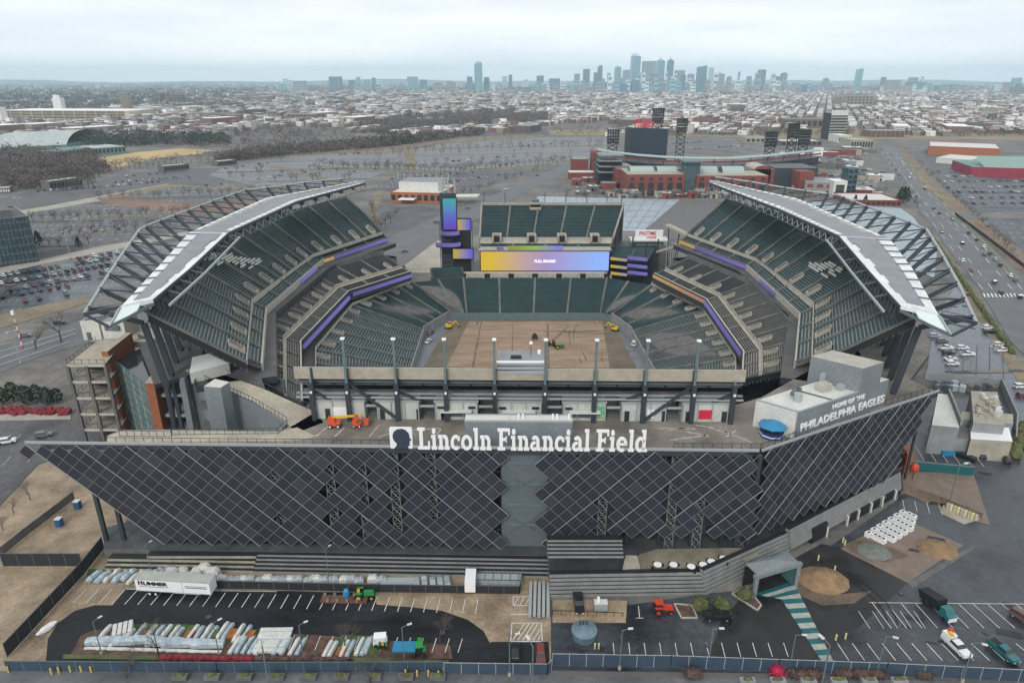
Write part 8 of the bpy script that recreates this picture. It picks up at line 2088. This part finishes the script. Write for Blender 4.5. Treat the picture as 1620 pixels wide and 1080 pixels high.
# ---------------------------------------------------------------- skyline
mat('sk_glass', (0.22,0.42,0.48), 0.4, spec=.3); mat('sk_blue', (0.09,0.19,0.25), 0.5, spec=.3); mat('sk_grey', (0.27,0.30,0.33), 0.6); mat('sk_tan', (0.32,0.29,0.27), 0.7); mat('sk_pale', (0.60,0.66,0.68), 0.5); mat('sk_win', (0.09,0.16,0.19), 0.4)
SK = [ # x0, x1, ytop, distance, material, top
(447,455,125,6000,'sk_pale','f'),(456,463,127,6100,'sk_pale','f'),(464,484,128,6500,'sk_grey','f'),(520,541,121.5,6300,'sk_blue','f'),(551,562,127,6600,'sk_blue','f'),(563,570,122,6800,'sk_glass','f'),(574,586,126,6500,'sk_glass','f'),(588,594,123,6900,'sk_blue','f'),(596,606,125,6900,'sk_pale','f'),(643,662,121.5,6400,'sk_glass','f'),(664,676,126.5,6300,'sk_blue','f'),(705,717,128,6200,'sk_tan','f'),(738,748,121.5,6700,'sk_blue','f'),(749,764,98,6500,'sk_glass','c'),(765,775,122.5,6600,'sk_blue','f'),(778,784,131,6000,'sk_pale','f'),(794,803,121,6800,'sk_pale','f'),(804,811,118.5,6700,'sk_blue','f'),(828,836,126,5600,'sk_pale','f'),(848,861,120,6500,'sk_blue','f'),(867,887,124.5,6600,'sk_blue','f'),(908,918,117,6500,'sk_grey','f'),(922,934,109.5,6400,'sk_blue','f'),(939,946,115,6500,'sk_blue','f'),(945,954,103.5,6600,'sk_blue','c'),(972,984,104,6500,'sk_glass','p'),(985,998,111,6200,'sk_grey','f'),(998,1015,85,6600,'sk_glass','t'),(1016,1038,97,6500,'sk_grey','f'),(1038,1053,91,6700,'sk_glass','s'),(1056,1067,91,6600,'sk_blue','s'),(1067,1073,112,6400,'sk_blue','f'),(1072,1084,111.5,6300,'sk_grey','f'),(1088,1099,116,6400,'sk_grey','p'),(1103,1119,104,6500,'sk_blue','w'),(1121,1130,107,6900,'sk_pale','f'),(1131,1147,114,6300,'sk_grey','s'),(1141,1156,137,5200,'sk_tan','f'),(1200,1212,110.5,6500,'sk_blue','f'),(1196,1204,124,6400,'sk_glass','f'),(1228,1237,121,6500,'sk_blue','f'),(1236,1246,114.5,6500,'sk_blue','p'),(1303,1312,122.5,6600,'sk_grey','s'),(1356,1366,108,6400,'sk_glass','w'),(1395,1402,122,6600,'sk_blue','f'),(1402,1424,126.5,6400,'sk_tan','f'),(1436,1464,130,6300,'sk_blue','f'),(1439,1452,122.5,6500,'sk_grey','f'),(1458,1462,121,6500,'sk_pale','f'),(1576,1585,133,6200,'sk_pale','f'),(1590,1603,130,5600,'sk_tan','f'),(1603,1616,123.5,6500,'sk_glass','f')]
DESC = {'f':'flat-topped','c':'curved-top','p':'peaked','s':'spired','t':'tallest, box-crowned','w':'slant-topped'}; MD = {'sk_glass':'pale blue glass','sk_blue':'dark blue','sk_grey':'grey','sk_tan':'beige','sk_pale':'white'}
def tower(x0, x1, yt, D, m, top, name, label, group):
    a, b = PD(x0+.08*(x1-x0),yt,D), PD(x1-.08*(x1-x0),yt,D); zt = a.z; w_ = b.x-a.x; xm = (a.x+b.x)/2; root = thing(name, label, 'skyscraper', (xm, D, 0), 0, group)
    mb = MB(); body_top = zt*{'f':1,'c':.93,'p':.93,'s':.90,'t':.93,'w':.94}[top]; mb.box((xm,D,0), (w_,w_*.9,body_top), m)
    if top == 'c': mb.box((xm+w_*.08,D,body_top),(w_*.7,w_*.7,zt-body_top),m)
    if top == 'p': mb.cyl((xm,D,body_top),(xm,D,zt),w_*.55,w_*.1,m,6)
    if top == 's': mb.cyl((xm,D,body_top*.999),(xm,D,zt*.96),w_*.5,w_*.12,m,4); mb.cyl((xm,D,zt*.95),(xm,D,zt*1.06),w_*.05,w_*.02,m,5)
    if top == 't': mb.box((xm-w_*.12,D,body_top),(w_*.7,w_*.6,zt-body_top),'sk_pale')
    if top == 'w': mb.hexa([(a.x,D-w_*.45,body_top),(b.x,D-w_*.45,body_top),(b.x,D+w_*.45,body_top),(a.x,D+w_*.45,body_top),(a.x,D-w_*.45,body_top+.5),(b.x,D-w_*.45,zt),(b.x,D+w_*.45,zt),(a.x,D+w_*.45,body_top+.5)],m)
    nf = max(3, int(body_top/14))
    for k in range(nf): mb.box((xm, D-w_*.455, body_top*(k+.35)/nf), (w_*.86, .8, body_top/nf*.4), 'sk_win')
    mb.part('tower_body', root)
for i, (x0,x1,yt,D,m,top) in enumerate(SK):
    tower(x0,x1,yt,D,m,top,'skyscraper','%s %s %s tower, counted from the left of the skyline' % (nth(i), DESC[top], MD[m]), 'towers of the skyline')
for i in range(215):
    px = rg.uniform(440,1640) if i < 150 else rg.gauss(1060,75); w_ = rg.uniform(4,13) if i < 150 else rg.uniform(3,7.5); core = 900 < px < 1250; yt = (rg.uniform(126,139) if i < 150 else rg.uniform(113,134)) if core else rg.uniform(130,141)
    D = rg.uniform(5200,6900); 
    a, b = PD(px,yt,D), PD(px+w_,yt,D); m = rg.choice(['sk_blue','sk_grey','sk_glass','sk_tan','sk_grey','sk_pale']); mb = MB(); wd = b.x-a.x
    mb.box(((a.x+b.x)/2,D,0),(wd,wd*.7,max(10,a.z)),m)
    for k in range(3): mb.box(((a.x+b.x)/2,D-wd*.36,max(10,a.z)*(k+.3)/3),(wd*.8,.8,max(10,a.z)/8),'sk_win')
    solid(mb, 'city_tower', '%s %s mid-rise slab, counted by distance in the %s of the skyline' % (nth(i % 99), ('tall ' if i > 149 else '')+MD[m], 'centre' if core else 'edges'), 'building', ((a.x+b.x)/2,D,0), 'mid-rise slabs of the skyline')
# low blue hills closing the horizon
g = MB(); n = 90; rh = random.Random(4); hh = [50+25*math.sin(k*.21)+18*math.sin(k*.53+1)+rh.uniform(0,10) for k in range(n+1)]
for k in range(n):
    x0, x1 = lerp(-16500,16500,k/n), lerp(-16500,16500,(k+1)/n); y0 = 17500
    g.poly([(x0,y0-1500,-1),(x1,y0-1500,-1),(x1,y0,hh[k+1]),(x0,y0,hh[k])], 'wood_far'); g.poly([(x0,y0,hh[k]),(x1,y0,hh[k+1]),(x1,y0+1500,-1),(x0,y0+1500,-1)], 'wood_far')
structure('hills', g)
# ---------------------------------------------------------------- haze
def haze():
    b = bpy.data.meshes.new('haze'); mb = MB(); mb.prism([(-18000,-400),(18000,-400),(18000,20500),(-18000,20500)], -9, 400, 'haze')
    o = mb.part('haze'); o['kind'] = 'stuff'
m = bpy.data.materials.new('haze'); m.use_nodes = True; nt = m.node_tree; nt.nodes.clear(); o_ = nt.nodes.new('ShaderNodeOutputMaterial'); v = nt.nodes.new('ShaderNodeVolumePrincipled')
v.inputs['Color'].default_value = (0.68,0.90,1.0,1); v.inputs['Density'].default_value = 0.000075; v.inputs['Anisotropy'].default_value = 0.0; nt.links.new(v.outputs['Volume'], o_.inputs['Volume']); M['haze'] = m
haze()
